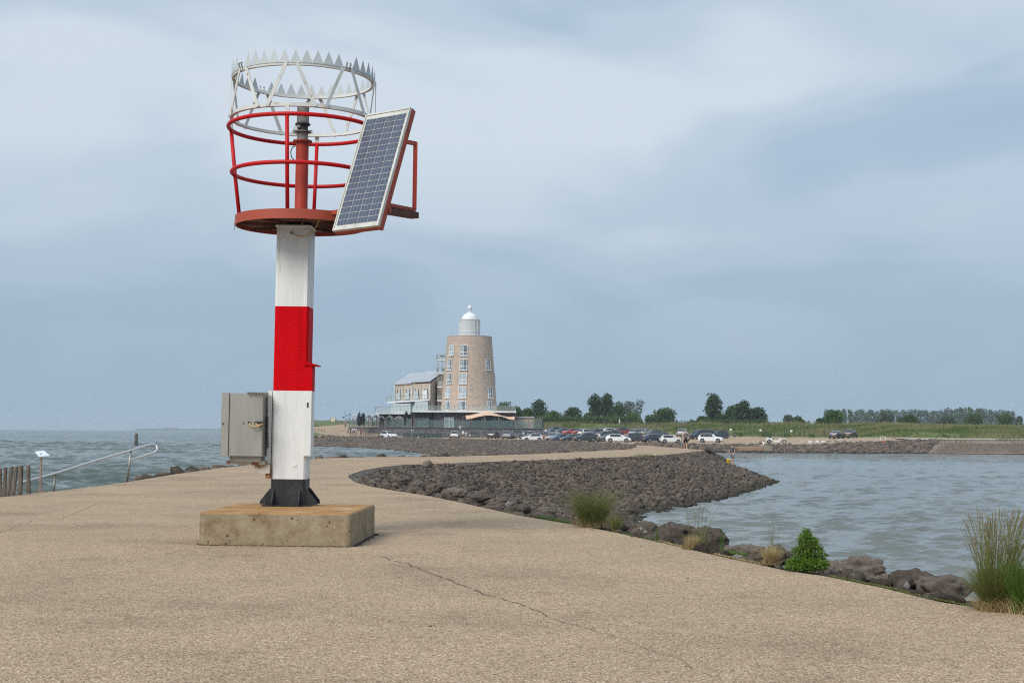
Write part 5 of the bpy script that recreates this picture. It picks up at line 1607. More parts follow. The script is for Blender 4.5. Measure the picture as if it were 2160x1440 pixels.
part('pack', bag, M_BAG, T2)
part('front_pocket', MB().box((0, .31, 1.18), (.22, .06, .24)).xf(Rm), mat('bag_pocket', (.15, .12, .12), .9), T2)
for s_ in (-1, 1): part('strap', MB().tube([(s_ * .1, .13, 1.5), (s_ * .12, -.0, 1.53), (s_ * .13, -.13, 1.4), (s_ * .13, -.12, 1.15), (s_ * .12, .1, 1.05)], .018, 6).xf(Rm), M_BAG, T2)
d_ = b.y
ra, rb_ = A(1452, 928, d_ - .15), A(1464, 912, d_ - .1)
T3 = thing('rod_bag', 'long black rod bag carried slanting at the walker right side', 'bag', tuple(A(1449, 932, d_)))
oo = A(1449, 932, d_)
part('sleeve', MB().tube([A(1447, 934, d_ - .3) - oo, A(1453, 927, d_ - .3) - oo, A(1459, 919, d_ - .3) - oo, A(1465.5, 910.5, d_ - .3) - oo], [.05, .075, .06, .03], 8), M_RUBBER, T3, True)
part('carry_strap', MB().tube([A(1447, 934, d_ - .3) - oo, A(1449, 926, d_ - .36) - oo, A(1452, 917, d_ - .25) - oo, A(1459, 919, d_ - .3) - oo], .012, 6), M_RUBBER, T3, True)
q = G(1437.2, 945)
T = thing('marker_post', 'slim grey post on the path at the walker left hand', 'post', tuple(q))
hh = 26.0 * q.y / 3000
part('pole', MB().lathe([(.055, 0), (.05, hh)], n=8), mat('post_grey', (.2, .21, .2), .7), T)
part('cap', MB().lathe([(.06, 0), (.05, .06), (.01, .08)], (0, 0, hh), 8), M_STEELD, T)
# man at the water
b = A(1545, 979.5, 121)
T = person('person in a dark t-shirt and grey shorts standing on the stone slope by the water', (b.x, b.y, b.z + .0), rad(-62), 1.74, 'stand', (.075, .08, .095), (.15, .17, .18), (.10, .04, .02), (.35, .25, .2), sleeves='short',
           arms=([(.28, .06, 1.14), (-.28, -.04, 1.15)], [(.27, -.06, .88), (-.24, -.30, .98)]), detail=True)
c = A(1536, 973.5, 122)
T = thing('yellow_bucket', 'yellow bucket standing on the stones beside the person at the water', 'bucket', (c.x, c.y, c.z - .17))
part('pail', MB().lathe([(.13, 0), (.17, .32), (.18, .34), (.165, .335), (.125, .02)], n=16), mat('yellow_plastic', (.62, .40, .02), .4), T, 40)
part('handle', MB().tube([(.17 * cos(t), 0, .33 + .12 * sin(t)) for t in np.linspace(0, pi, 9)], .008, 5), M_STEELD, T)
part('rag', MB().lathe([(.12, .3), (.16, .36), (.10, .42), (.01, .44)], (.03, 0, 0), 9), mat('yellow_cloth', (.7, .55, .06), .9), T)

# ================================================================== HOTEL with the brick tower
M_GLASS = mat('window_glass', (.10, .13, .15), .12, var=((.05, .07, .08), (.22, .26, .28)), vscale=.9, spec=.8)
M_GLASSL = mat('curtained_glass', (.36, .41, .43), .3, var=((.22, .26, .28), (.48, .52, .54)), vscale=1.1, spec=.7)
M_FRAMEW = mat('white_frame', (.72, .73, .74), .5)
M_RENDER = mat('white_render', (.66, .66, .65), .7, var=((.58, .58, .57), (.72, .72, .72)), vscale=.8)
M_DARKB = mat('dark_brick', (.075, .062, .07), .85, var=((.05, .04, .045), (.10, .085, .09)), vscale=.6)
M_ZINC = mat('zinc_roof', (.44, .455, .475), .45, .15, var=((.28, .29, .31), (.4, .41, .43)), vscale=.4)
M_LANT = mat('lantern_panel', (.52, .53, .52), .35, var=((.45, .46, .45), (.58, .59, .58)), vscale=.5)
M_DOME = mat('dome_white', (.70, .71, .72), .35)
def glassy(name, col, al, rough=.1):
    M = bpy.data.materials.new(name); M.use_nodes = True; t = M.node_tree
    b = t.nodes['Principled BSDF']; b.inputs['Base Color'].default_value = (*col, 1); b.inputs['Roughness'].default_value = rough
    b.inputs['Alpha'].default_value = al; b.inputs['Specular IOR Level'].default_value = .6
    return M
M_RAILG = glassy('railing_glass', (.45, .53, .53), .16)
M_SCREEN = glassy('windscreen_glass', (.14, .21, .21), .33)
M_FROST = glassy('frosted_glass', (.50, .56, .57), .82, .3)

TD = 322.0
tc_ = A(989.3, 866, TD); TX, TY = tc_.x, tc_.y
TZ0 = A(989, 866.5, TD - 6).z; TZ1 = A(989, 711.0, TD).z
RB, RT = 59.3 * TD / 3000, 47.0 * TD / 3000
hotel = thing('tower_hotel', 'tapered round brick hotel tower with white lantern dome and a low brick wing', 'building', (TX, TY, TZ0))
def tl(p): return Vector(p) - Vector((TX, TY, TZ0))
Ht = TZ1 - TZ0
twr = part('tower_wall', MB().lathe([(RB, 0), (RB + (RT - RB) * .5, Ht * .5), (RT, Ht), (RT - .35, Ht), (RT - .35, Ht - .3)], n=72, capb=False, capt=True), M_BRICK, hotel, 40)
part('coping', MB().lathe([(RT - .38, 0), (RT + .05, 0), (RT + .05, .12), (RT - .38, .12), (RT - .38, 0)], (0, 0, Ht + .003), 72, capb=False, capt=False), M_ZINC, hotel, 40)
part('tower_roof', MB().lathe([(RT - .4, -.05), (RT - .4, 0)], (0, 0, Ht), 48), M_ZINC, hotel)
# lantern room
lz0 = Ht + .05; LR = 22.3 * TD / 3000; lh = (709.5 - 673.5) * TD / 3000
lan = part('lantern_drum', MB().lathe([(LR - .06, 0), (LR - .06, lh)], (0, 0, lz0), 32), M_LANT, hotel, 40)
for k in range(16):
    a = 2 * pi * k / 16 + .1
    part('mullion', MB().box(((LR - .02) * cos(a), (LR - .02) * sin(a), lz0 + lh / 2), (.09, .09, lh), a), M_FRAMEW, lan)
for z in (0.05, lh * .30, lh - .06):
    part('ring_bar', MB().lathe([(LR + .03, -.06), (LR + .03, .06), (LR - .05, .06), (LR - .05, -.06), (LR + .03, -.06)], (0, 0, lz0 + z), 32, capb=False, capt=False), M_FRAMEW, lan)
dh = (673 - 657.5) * TD / 3000; DR = 16.8 * TD / 3000
part('dome', MB().lathe([(LR + .05, 0), (LR + .05, .08), (DR, .12)] + [(DR * cos(t), .12 + (dh - .1) * sin(t)) for t in np.linspace(.05, pi / 2 - .16, 9)] + [(.28, dh), (.24, dh + .35), (.34, dh + .5), (.2, dh + .62)], (0, 0, lz0 + lh), 36), M_DOME, hotel, 40)
bz = (656.5 - 647.5) * TD / 3000
part('finial_ball', MB().lathe([(.52 * sin(t), -.52 * cos(t)) for t in np.linspace(.15, pi - .01, 12)], (0, 0, lz0 + lh + dh + 1.08), 20), M_DOME, hotel, True)
part('finial_tip', MB().lathe([(.04, 0), (.02, .35)], (0, 0, lz0 + lh + dh + 1.55), 8), M_DOME, hotel)

def tower_window(ang, py0, py1, w=1.72, split=2, cur=False, door=False):
    """window standing in the round wall at bearing ang (0 = towards camera, + = right), photo rows give its height"""
    z0 = A(989, py1, TD - RB * cos(ang)).z - TZ0; z1 = A(989, py0, TD - RB * cos(ang)).z - TZ0
    zc = (z0 + z1) / 2; R = RB + (RT - RB) * zc / Ht
    h = z1 - z0
    slope_ = math.atan((RB - RT) / Ht)
    F_ = link('window', mesh_of('window', MB().box((0, .06, 0), (w, .1, h)), M_GLASSL if cur else M_GLASS), hotel)
    F_.matrix_local = Matrix.Translation((R * sin(ang), -R * cos(ang), zc)) @ Matrix.Rotation(ang, 4, 'Z') @ Matrix.Rotation(-slope_, 4, 'X') @ Matrix.Translation((0, -.05, 0))
    f = MB(); t = .10
    f.box((-w / 2 + t / 2, -.01, 0), (t, .12, h)); f.box((w / 2 - t / 2, -.01, 0), (t, .12, h))
    f.box((0, -.01, h / 2 - t / 2), (w - 2 * t, .12, t)); f.box((0, -.01, -h / 2 + t / 2), (w - 2 * t, .12, t))
    f.box((0, -.012, 0), (t * .9, .12, h - 2 * t))
    if not door: f.box((0, -.008, -h * .17), (w - 2 * t, .12, t * .9))
    part('frame', f, M_FRAMEW, F_)
    part('curtain', MB().box((w * .26 * (1 if cur else -1), -.002, h * .05), (w * .28, .03, h * .7)), M_GLASSL, F_)
    part('sill', MB().box((0, -.08, -h / 2 - .05), (w + .2, .2, .09)), M_FRAMEW, F_)
rows = [(727.2, 749.6), (756.6, 780), (786.2, 809), (815.5, 838.8), (845, 865.3)]
for i, (y0, y1) in enumerate(rows):
    tower_window(rad((-47, -50.5, -48, -49.5, -48.5)[i]), y0, y1, 1.6, door=i == 4, cur=i in (0, 3))
    tower_window(rad((-12, -12, -12.2, -12.4, -13)[i]), y0, y1, 1.75, door=i == 4, cur=i in (2, 3))
for i in (1, 3, 4):
    tower_window(rad((0, 50, 0, 52.5, 48)[i]), *rows[i], 1.6, door=i == 4)
tower_window(rad(86), *rows[2], 1.6)

# podium: dark ground floor with white slab
PZ0 = 1.9
def bx(px0, px1, py0, py1, D, dep, name, mt_, parent=hotel):
    a = A(px0, py1, D); b2 = A(px1, py0, D)
    return part(name, MB().hexa([tl(q) for q in ((a.x, D, a.z), (b2.x, D, a.z), (b2.x + dep * .0, D + dep, a.z), (a.x, D + dep, a.z), (a.x, D, b2.z), (b2.x, D, b2.z), (b2.x, D + dep, b2.z), (a.x, D + dep, b2.z))]), mt_, parent)
bx(915, 1087, 869.0, 905, 312, 26, 'podium_wall', M_DARKB)
bx(868, 916.5, 869.0, 905, 313.5, 26, 'podium_wall', M_DARKB)
bx(800, 868.5, 872.5, 905, 319, 22, 'podium_wall', M_DARKB)
bx(868, 1089, 866.5, 868.9, 310.5, 30, 'podium_slab', M_RENDER)
bx(792, 870, 869.5, 873, 317, 24, 'podium_slab', M_RENDER)
# wing
def q3(px, py, D): return tl(A(px, py, D))
p0b, p1b, p2b = q3(908, 868, 325), q3(832, 868, 335), q3(937, 866, 341)
p0t, p1t, p2t = q3(908, 808, 325), q3(832, 812, 335), q3(937, 787, 341)
p3b = p1b + (p2b - p0b); p3t = Vector((p3b.x, p3b.y, p2t.z))
wing = MB().add([p0b, p2b, p3b, p1b, p0t, p2t, p3t, p1t], [(0, 1, 5, 4), (1, 2, 6, 5), (2, 3, 7, 6), (3, 0, 4, 7), (4, 5, 6, 7)])
M_BRICK2 = mat('wing_brick', (.46, .37, .285), .85, var=((.38, .30, .23), (.53, .43, .34)), vscale=.9, detail=8)
part('wing_wall', wing, M_BRICK2, hotel)
def lerp(a, b, t): return a.lerp(b, t)
for (u0, u1, lift) in ((0, .5, .30), (.515, 1.0, .0)):          # two lean-to roofs, u from right to left
    a, b_ = lerp(p0t, p1t, u0), lerp(p0t, p1t, u1); c, d_ = lerp(p2t, p3t, u1), lerp(p2t, p3t, u0)
    up_ = Vector((0, 0, .12 + lift))
    o_f = (p0t - p2t).normalized() * .4
    m_ = MB().add([a + up_ + o_f, b_ + up_ + o_f, c + up_, d_ + up_, a + up_ + o_f + Vector((0, 0, .2)), b_ + up_ + o_f + Vector((0, 0, .2)), c + up_ + Vector((0, 0, .2)), d_ + up_ + Vector((0, 0, .2))],
                  [(0, 1, 2, 3), (7, 6, 5, 4), (0, 4, 5, 1), (1, 5, 6, 2), (2, 6, 7, 3), (3, 7, 4, 0)])
    rf = part('wing_roof', m_, M_ZINC, hotel)
    for k in range(1, 5):
        t = k / 5; part('roof_seam', MB().bar(lerp(a, b_, t) + up_ + o_f + Vector((0, 0, .21)), lerp(d_, c, t) + up_ + Vector((0, 0, .19)), .04, .04), M_ZINC, rf)
fn = (p0t - p1t); fn = Vector((fn.y, -fn.x, 0)).normalized()
if fn.y > 0: fn = -fn
hW = p0t.z - p0b.z
for k in range(4):                                           # pilaster joints, windows and white screens of the wing
    u0, u1 = k / 4 + .03, (k + 1) / 4 - .03
    a = lerp(p0b, p1b, u0); b_ = lerp(p0b, p1b, u1)
    part('wall_joint', MB().bar(lerp(p0b, p1b, (k + 1) / 4 - .0) + fn * .03 + Vector((0, 0, 2.6)), lerp(p0b, p1b, (k + 1) / 4 - .0) + fn * .03 + Vector((0, 0, hW - .1)), .1, .06), M_DARKB, hotel)
    for s0, s1 in ((.12, .36), (.60, .84)):
        w0, w1 = lerp(a, b_, s0) + fn * .05, lerp(a, b_, s1) + fn * .05
        zt = hW - 1.15; zb_ = hW - 2.5
        w = MB().plate([w0 + Vector((0, 0, zb_)), w1 + Vector((0, 0, zb_)), w1 + Vector((0, 0, zt)), w0 + Vector((0, 0, zt))], .03)
        W_ = part('window', w, M_GLASS, hotel)
        part('frame', MB().tube([w0 + Vector((0, 0, zb_)), w1 + Vector((0, 0, zb_)), w1 + Vector((0, 0, zt)), w0 + Vector((0, 0, zt))], .06, 4, closed=True), M_FRAMEW, W_)
    w0, w1 = lerp(a, b_, .1) + fn * .5, lerp(a, b_, .75) + fn * .5
    part('balcony_divider', MB().plate([w0 + Vector((0, 0, 2.9)), w1 + Vector((0, 0, 2.9)), w1 + Vector((0, 0, 4.9 - .2 * k)), w0 + Vector((0, 0, 4.9 - .2 * k))], .04), M_FROST if k else M_RENDER, hotel)
for px in (833.5, 869.5, 907):
    a = A(px, 868, 324.8 if px > 900 else (329.5 if px > 850 else 334.6)); b_ = A(px, 812, a.y)
    part('downpipe', MB().bar(tl(a) + fn * .1, tl(b_) + fn * .1, .12), M_FRAMEW, hotel)
# balcony slab of the wing, wedge shaped
s0, s1, s2, s3 = q3(905, 842.0, 322), q3(816, 847, 328), q3(834, 846, 335), q3(908, 842, 325.0)
part('balcony_slab', MB().add([s0, s3, s2, s1, s0 + Vector((0, 0, -.32)), s3 + Vector((0, 0, -.32)), s2 + Vector((0, 0, -.32)), s1 + Vector((0, 0, -.32))],
     [(0, 1, 2, 3), (7, 6, 5, 4), (0, 4, 5, 1), (1, 5, 6, 2), (2, 6, 7, 3), (3, 7, 4, 0)]), M_RENDER, hotel)
def railing(parent, a, b_, h, n_, mt_=M_RAILG, bars=0, name='glass_railing', pst=.06):
    a, b_ = Vector(a), Vector(b_)
    R_ = part(name, MB().plate([a + Vector((0, 0, .08)), b_ + Vector((0, 0, .08)), b_ + Vector((0, 0, h)), a + Vector((0, 0, h))], .03), mt_, parent)
    part('top_rail', MB().bar(a + Vector((0, 0, h + .03)), b_ + Vector((0, 0, h + .03)), .06), M_STEELD, R_)
    for k in range(n_ + 1):
        p = a.lerp(b_, k / n_); part('baluster', MB().bar(p, p + Vector((0, 0, h)), pst), M_STEELD, R_)
    return R_
railing(hotel, s0, s1, 1.1, 9)
railing(hotel, s1, s2, 1.1, 2)
railing(hotel, q3(868, 866.6, 311), q3(792, 869.5, 317.2), 1.15, 10)
railing(hotel, q3(792, 869.5, 317.2), q3(800, 869.5, 330), 1.15, 2)
railing(hotel, q3(868, 866.4, 311), q3(1088, 866.4, 311), 1.15, 22)
railing(hotel, q3(1088, 866.4, 311), q3(1086, 866.4, 335), 1.15, 4)
for (x0, x1, yb, yt, D) in ((822, 866, 869, 851, 322), (868, 903, 867, 847, 321)):
    part('frosted_screen', MB().plate([q3(x0, yb, D), q3(x1, yb, D), q3(x1, yt, D), q3(x0 + 8, yt, D)], .04), M_FROST, hotel)
part('terrace_door', MB().plate([q3(835, 868, 330), q3(904, 868, 324.2), q3(904, 848, 324.2), q3(835, 848, 330)], .1), M_GLASS, hotel)
# stair balconies left of the tower
for i, (yt, x0, x1) in enumerate(((758, 921.5, 946), (785.5, 921.5, 943), (814.5, 922, 937), (843, 922, 936))):
    D = 323; a, b_ = q3(x0, yt, D), q3(x1, yt, D)
    dz = Vector((0, 0, -.28)); dy = Vector((0, 3.2, 0))
    S_ = part('stair_balcony', MB().add([a, b_, b_ + dy, a + dy, a + dz, b_ + dz, b_ + dy + dz, a + dy + dz], [(0, 1, 2, 3), (7, 6, 5, 4), (0, 4, 5, 1), (1, 5, 6, 2), (2, 6, 7, 3), (3, 7, 4, 0)]), M_RENDER, hotel)
    railing(hotel, a, b_, 1.1, 5); railing(hotel, a + dy, a, 1.1, 3)
for px in (924, 932.5):
    part('balcony_column', MB().bar(q3(px, 866, 323.3), q3(px, 758, 323.3), .14), M_STEELD, hotel)
part('stair_shaft', MB().hexa([q3(923, 866, 330), q3(938, 866, 330), q3(938, 866, 335), q3(923, 866, 335), q3(923, 803, 330), q3(938, 803, 330), q3(938, 803, 335), q3(923, 803, 335)]), M_BRICK2, hotel)
part('patio_chairs', MB().box(q3(934, 751, 324), (1.2, .6, .35)).box(q3(936, 779, 324), (.8, .6, .5)), M_RUBBER, hotel)['kind'] = 'stuff'
# ground floor doors, windows
for (x0, x1) in ((937.5, 947), (948, 957)):
    a, b_ = A(x0, 903, 311.9), A(x1, 879.5, 311.9)
    W_ = part('glass_door', MB().plate([tl((a.x, 311.93, a.z)), tl((b_.x, 311.93, a.z)), tl((b_.x, 311.93, b_.z)), tl((a.x, 311.93, b_.z))], .05), M_GLASSL, hotel)
    part('frame', MB().tube([tl((a.x, 311.85, a.z)), tl((b_.x, 311.85, a.z)), tl((b_.x, 311.85, b_.z)), tl((a.x, 311.85, b_.z))], .09, 4, closed=True), M_FRAMEW, W_)
for (x0, x1) in ((1037, 1048), (1055, 1062), (880, 904), (1014, 1024)):
    a, b_ = A(x0, 901, 311.9), A(x1, 881, 311.9)
    W_ = part('ground_window', MB().plate([tl((a.x, 311.9, a.z)), tl((b_.x, 311.9, a.z)), tl((b_.x, 311.9, b_.z)), tl((a.x, 311.9, b_.z))], .05), M_GLASS, hotel)
    part('frame', MB().tube([tl((a.x, 311.83, a.z)), tl((b_.x, 311.83, a.z)), tl((b_.x, 311.83, b_.z)), tl((a.x, 311.83, b_.z))], .05, 4, closed=True), M_STEELD, W_)

# annexe
T = thing('low_annexe', 'low brick outbuilding with a flat roof right of the peach tent', 'building', tuple(A(1104, 902, 322)))
L0 = A(1104, 902, 322)
a, b_ = A(1086, 904, 322) - L0, A(1125.5, 881, 322) - L0
part('wall', MB().hexa([(a.x, 0, a.z), (b_.x, 0, a.z), (b_.x, 7, a.z), (a.x, 7, a.z), (a.x, 0, b_.z), (b_.x, 0, b_.z), (b_.x, 7, b_.z), (a.x, 7, b_.z)]), M_BRICK2, T)
part('flat_roof', MB().hexa([(a.x, -.3, b_.z + .003), (b_.x + .3, -.3, b_.z + .003), (b_.x + .3, 7.2, b_.z + .003), (a.x, 7.2, b_.z + .003), (a.x, -.3, b_.z + .25), (b_.x + .3, -.3, b_.z + .25), (b_.x + .3, 7.2, b_.z + .25), (a.x, 7.2, b_.z + .25)]), M_ZINC, T)

# ---- gabion wall carrying the terrace
M_GAB = mat('gabion_stones', (.10, .105, .115), .95, var=((.035, .038, .045), (.22, .225, .235)), vscale=2.6, detail=6, bump=.15, bscale=5)
gw = thing('gabion_wall', 'long grey stone filled retaining wall below the restaurant terrace', 'wall', tuple(A(920, 925, 305)))
Lg = wloc(gw)
g0, g1, g2, g3_ = A(1145.5, 903.2, 304), A(873, 901.5, 305), A(736, 900.5, 335), A(742, 900, 352)
def wallseg(a, b_, th=1.0, zb_=-1.2):
    a, b_ = Vector(a), Vector(b_); d = (b_ - a); d.z = 0; nrm = Vector((-d.y, d.x, 0)).normalized()
    if nrm.y < 0: nrm = -nrm
    P = [Vector((a.x, a.y, zb_)), Vector((b_.x, b_.y, zb_)), Vector((b_.x, b_.y, zb_)) + nrm * th, Vector((a.x, a.y, zb_)) + nrm * th]
    T_ = [Vector((a.x, a.y, a.z)), Vector((b_.x, b_.y, b_.z)), Vector((b_.x, b_.y, b_.z)) + nrm * th, Vector((a.x, a.y, a.z)) + nrm * th]
    return MB().add([p - Lg for p in P + T_], [(3, 2, 1, 0), (4, 5, 6, 7), (0, 1, 5, 4), (1, 2, 6, 5), (2, 3, 7, 6), (3, 0, 4, 7)])
part('stone_cage', wallseg(g1, g0), M_GAB, gw); part('stone_cage', wallseg(g2, g1), M_GAB, gw)
part('stone_cage', wallseg(g0 + Vector((0, .3, 0)), (g0.x + .5, 345, g0.z)), M_GAB, gw)
for a, b_ in ((g1, g0), (g2, g1)):
    part('cap_strip', MB().bar(Vector(a) - Lg + Vector((0, 0, .05)), Vector(b_) - Lg + Vector((0, 0, .05)), .5, .08), M_STEELD, gw)
ter = MB().add([(g2.x, g2.y, g2.z - .05), (g1.x, g1.y + .2, g1.z - .05), (g0.x, g0.y + .2, g0.z - .05), (g0.x, 346, g0.z - .05), (g2.x, 358, g2.z - .05)], [(0, 1, 2, 3, 4)])
structure(link('terrace_floor', mesh_of('terrace_floor', ter, mat('terrace_deck', (.25, .24, .22), .9))))
# ---- glass windscreens on the wall
ws = thing('terrace_windscreen', 'row of tinted glass wind screens with posts along the restaurant terrace', 'glass fence', tuple(A(870, 901, 305)))
Lw = wloc(ws)
def screen_run(a, b_, n_, h, mt_=M_SCREEN, wood=True):
    a, b_ = Vector(a), Vector(b_)
    for k in range(n_):
        p, q = a.lerp(b_, (k + .05) / n_) - Lw, a.lerp(b_, (k + .95) / n_) - Lw
        part('glass_panel', MB().plate([p + Vector((0, 0, .12)), q + Vector((0, 0, .12)), q + Vector((0, 0, h)), p + Vector((0, 0, h))], .04), mt_, ws)
    for k in range(n_ + 1):
        p = a.lerp(b_, k / n_) - Lw
        part('screen_post', MB().bar(p, p + Vector((0, 0, h + (.35 if wood else .1))), .16), M_DARKB if not wood else mat_post, ws)
mat_post = mat('screen_post_wood', (.16, .13, .115), .8)
screen_run(g2 + Vector((0, -.02, .05)), A(868, 901.5, 306.5), 15, 1.85)
screen_run(g1 + Vector((0, .3, .05)), A(1145, 903, 304.4), 9, 1.6)
screen_run(A(1127, 903, 304.6), A(1145, 903, 304.4), 3, 2.1)

# ---- stretch tent
M_TENT = mat('tent_canvas', (.62, .42, .29), .8)
ctr = A(1030, 901, 308)
tent = thing('stretch_tent', 'peach coloured stretch tent with one peak over the terrace', 'tent', tuple(ctr))
def tq(px, py, D): return A(px, py, D) - ctr
Wn, Hn = 20, 7
cols = [(980, 875.5, 884.5), (994, 873.5, 882.5), (1009, 869.5, 878.5), (1029, 864.6, 875.2), (1046, 871, 877), (1060, 876.5, 878.5), (1074, 878.5, 884), (1085.5, 877, 885.5)]
V = []
for i in range(Wn + 1):
    f = i / Wn * (len(cols) - 1); k = min(int(f), len(cols) - 2); t = f - k
    x = cols[k][0] * (1 - t) + cols[k + 1][0] * t; top = cols[k][1] * (1 - t) + cols[k + 1][1] * t; lo = cols[k][2] * (1 - t) + cols[k + 1][2] * t
    for j in range(Hn + 1):
        u = j / Hn; D = 307.5 + 5 * u - .0 * abs(x - 1029) * .03
        y = lo + (top - lo) * sin(u * pi * .5) 
        V.append(tq(x + (4 if i == 0 else 0) * (1 - u), y, D))
Fq = [[i * (Hn + 1) + j, (i + 1) * (Hn + 1) + j, (i + 1) * (Hn + 1) + j + 1, i * (Hn + 1) + j + 1] for i in range(Wn) for j in range(Hn)]
part('canopy', MB().add(V, Fq), M_TENT, tent, True)
for px, D, ty in ((976.5, 307.4, 876), (1021.5, 307.4, 874.5), (1051.5, 307.4, 876.5), (1087, 307.4, 884)):
    part('tent_pole', MB().tube([tq(px, 902.5, D), tq(px, ty, D)], .08, 8), mat_post, tent)

# ---- dark awnings behind the left screens, two clipped evergreens
M_AWN = mat('awning_cloth', (.10, .105, .11), .85, var=((.06, .06, .065), (.4, .4, .41)), vscale=.5)
AW = [(770, 782, 'leftmost scalloped grey awning on the terrace'), (783, 796, 'grey awning right of the leftmost pair of evergreens'), (797, 812, 'third grey awning along the terrace screens'), (813, 828, 'fourth grey awning along the terrace screens'), (829, 850, 'white and grey awning beside the right pair of evergreens'), (872, 905, 'long low awning below the dark brick wall')]
for i, (x0, x1, lb) in enumerate(AW):
    D = 320 - i * 1.6; c = A((x0 + x1) / 2, 892, D)
    T = thing('awning', lb, 'awning', tuple(c), group='awnings on the restaurant terrace')
    w = (x1 - x0) * D / 3000; hz_ = (892 - (877 if i < 4 else 880)) * D / 3000
    mb = MB(); nn = 10; V = []
    for k in range(nn + 1):
        t = k / nn; zz = hz_ * (.62 + .38 * sin(pi * t))
        V += [(-w / 2 + w * t, 0, zz - .35), (-w / 2 + w * t, 0, zz), (-w / 2 + w * t, 3, zz + .3)]
    Fq = []
    for k in range(nn): Fq += [[3 * k, 3 * k + 3, 3 * k + 4, 3 * k + 1], [3 * k + 1, 3 * k + 4, 3 * k + 5, 3 * k + 2]]
    part('cover', mb.add(V, Fq), M_AWN, T, True)
    for s_ in (-1, 1): part('pole', MB().bar((s_ * w / 2 * .92, .05, -hz_ * .3), (s_ * w / 2 * .92, .05, hz_ * .6), .1), M_STEELD, T)
M_CYP = leaf_mat('dark_evergreen', (.012, .022, .012), (.022, .036, .02), (.04, .055, .03), 2)
for i, (px, y0, y1, lb) in enumerate(((757.5, 900, 869.5, 'leftmost slender dark evergreen above the glass screens'), (765.5, 900, 869, 'second slender dark evergreen from the left'), (857, 899, 866.3, 'third slender evergreen, in front of the white slab edge'), (867.5, 899, 866, 'fourth slender evergreen, nearest to the dark brick wall'))):
    D = 322 if i < 2 else 309; b = A(px, y0, D); h = (y0 - y1) * D / 3000
    T = thing('slender_evergreen', lb, 'shrub', tuple(b), group='slender evergreens on the terrace')
    part('trunk', MB().lathe([(.08, 0), (.05, h * .4)], n=6), mat_post, T)
    o = leaf_cloud('crown', [(0, 0, h * .38, .42, .42, h * .3), (0, 0, h * .62, .38, .38, h * .28), (0, 0, h * .84, .18, .18, h * .16)], 420, .3, M_CYP, T, .6, .4); o['kind'] = 'stuff'

# ---- green mesh fence in front of the gabion wall
M_GFEN = glassy('green_fence_mesh', (.02, .06, .045), .45, .8)
M_GPOST = mat('dark_green_post', (.015, .03, .025), .6)
gf = thing('green_mesh_fence', 'dark green wire mesh fence standing before the retaining wall', 'fence', tuple(A(905, 925, 296)))
Lf = wloc(gf)
xs = [851, 860, 869, 878, 887, 896, 905, 914, 923, 931]
for k in range(len(xs) - 1):
    a, b_ = A(xs[k], 924.5 + k * .2, 297), A(xs[k + 1], 924.7 + k * .2, 297)
    part('mesh_panel', MB().plate([a - Lf + Vector((0, 0, .1)), b_ - Lf + Vector((0, 0, .1)), b_ - Lf + Vector((0, 0, 1.2)), a - Lf + Vector((0, 0, 1.2))], .02), M_GFEN, gf)
for k, px in enumerate(xs):
    a = A(px, 925 + k * .2, 297) - Lf; part('fence_post', MB().bar(a - Vector((0, 0, .3)), a + Vector((0, 0, 1.3)), .08), M_GPOST, gf)

# signs and lamp on the left
def sign_post(name, label, px, py0, D, plates, h_py, cat='sign', pc=None, group=None):
    b = A(px, py0, D); T = thing(name, label, cat, tuple(b), group=group)
    hh = (py0 - h_py) * D / 3000
    part('pole', MB().lathe([(.06, -.2), (.05, hh)], n=8), pc or M_STEELD, T)
    for (kind, dx, py, w, h, col) in plates:
        z = (py0 - py) * D / 3000; mt_ = mat('sign_face', col, .5)
        if kind == 'round': part('sign_plate', MB().lathe([(w / 2, 0), (w / 2, .04)], (dx, -.12, z), 20, axis='y'), mt_, T)
        else: part('sign_plate', MB().box((dx, -.1, z), (w, .05, h)), mt_, T)
    return T
GRN, WHT, BLU = (.02, .22, .13), (.6, .6, .6), (.06, .12, .3)
sign_post('traffic_sign', 'round green sign on a pole left of the glass screens', 737.5, 905, 338, [('round', 0, 874.5, .58, 0, GRN), ('rect', 0, 874.5, .4, .1, WHT)], 872)
sign_post('street_lamp', 'thin street lamp with a flat double head left of the restaurant', 727.5, 893, 352, [('rect', 0, 867.3, .5, .08, (.25, .26, .27))], 867.3, 'lamp')
sign_post('traffic_sign', 'blue and white sign between the lamp and the grass dike', 724.3, 893, 350, [('rect', 0, 880, .5, .45, BLU), ('rect', 0, 883.6, .5, .25, WHT)], 878)
sign_post('traffic_sign', 'pole with three small stacked signs right of the lamp', 731.5, 895, 345, [('rect', 0, 877, .35, .3, BLU), ('rect', 0, 880.5, .35, .3, WHT), ('rect', 0, 884, .35, .3, BLU)], 876)
sign_post('menu_board', 'white board with dark lines above the left glass screens', 748, 903, 333, [('rect', 0, 874.6, .85, .3, WHT), ('rect', 0, 878, .85, .18, (.3, .3, .32)), ('rect', 0, 880.6, .85, .22, (.5, .5, .52))], 873.5)
b = A(702, 892.3, 356)
T = thing('large_info_board', 'cream information board on two posts on top of the dike', 'sign', tuple(b))
for s_ in (-1, 1): part('post', MB().box((s_ * .6, 0, .7), (.1, .1, 1.7)), mat_post, T)
part('board', MB().box((0, -.02, .95), (1.08, .06, 1.05)), mat('board_cream', (.55, .52, .42), .6), T)
b = A(716, 891, 356)
T = thing('wooden_rail', 'short dark rail fence right of the cream board on the dike', 'fence', tuple(b))
for s_ in (-1, 1): part('post', MB().box((s_ * .57, 0, .15), (.14, .14, .75)), mat_post, T)
part('rail', MB().box((0, 0, .38), (1.4, .08, .09)), M_STEELD, T)
b = A(677, 910, 303)
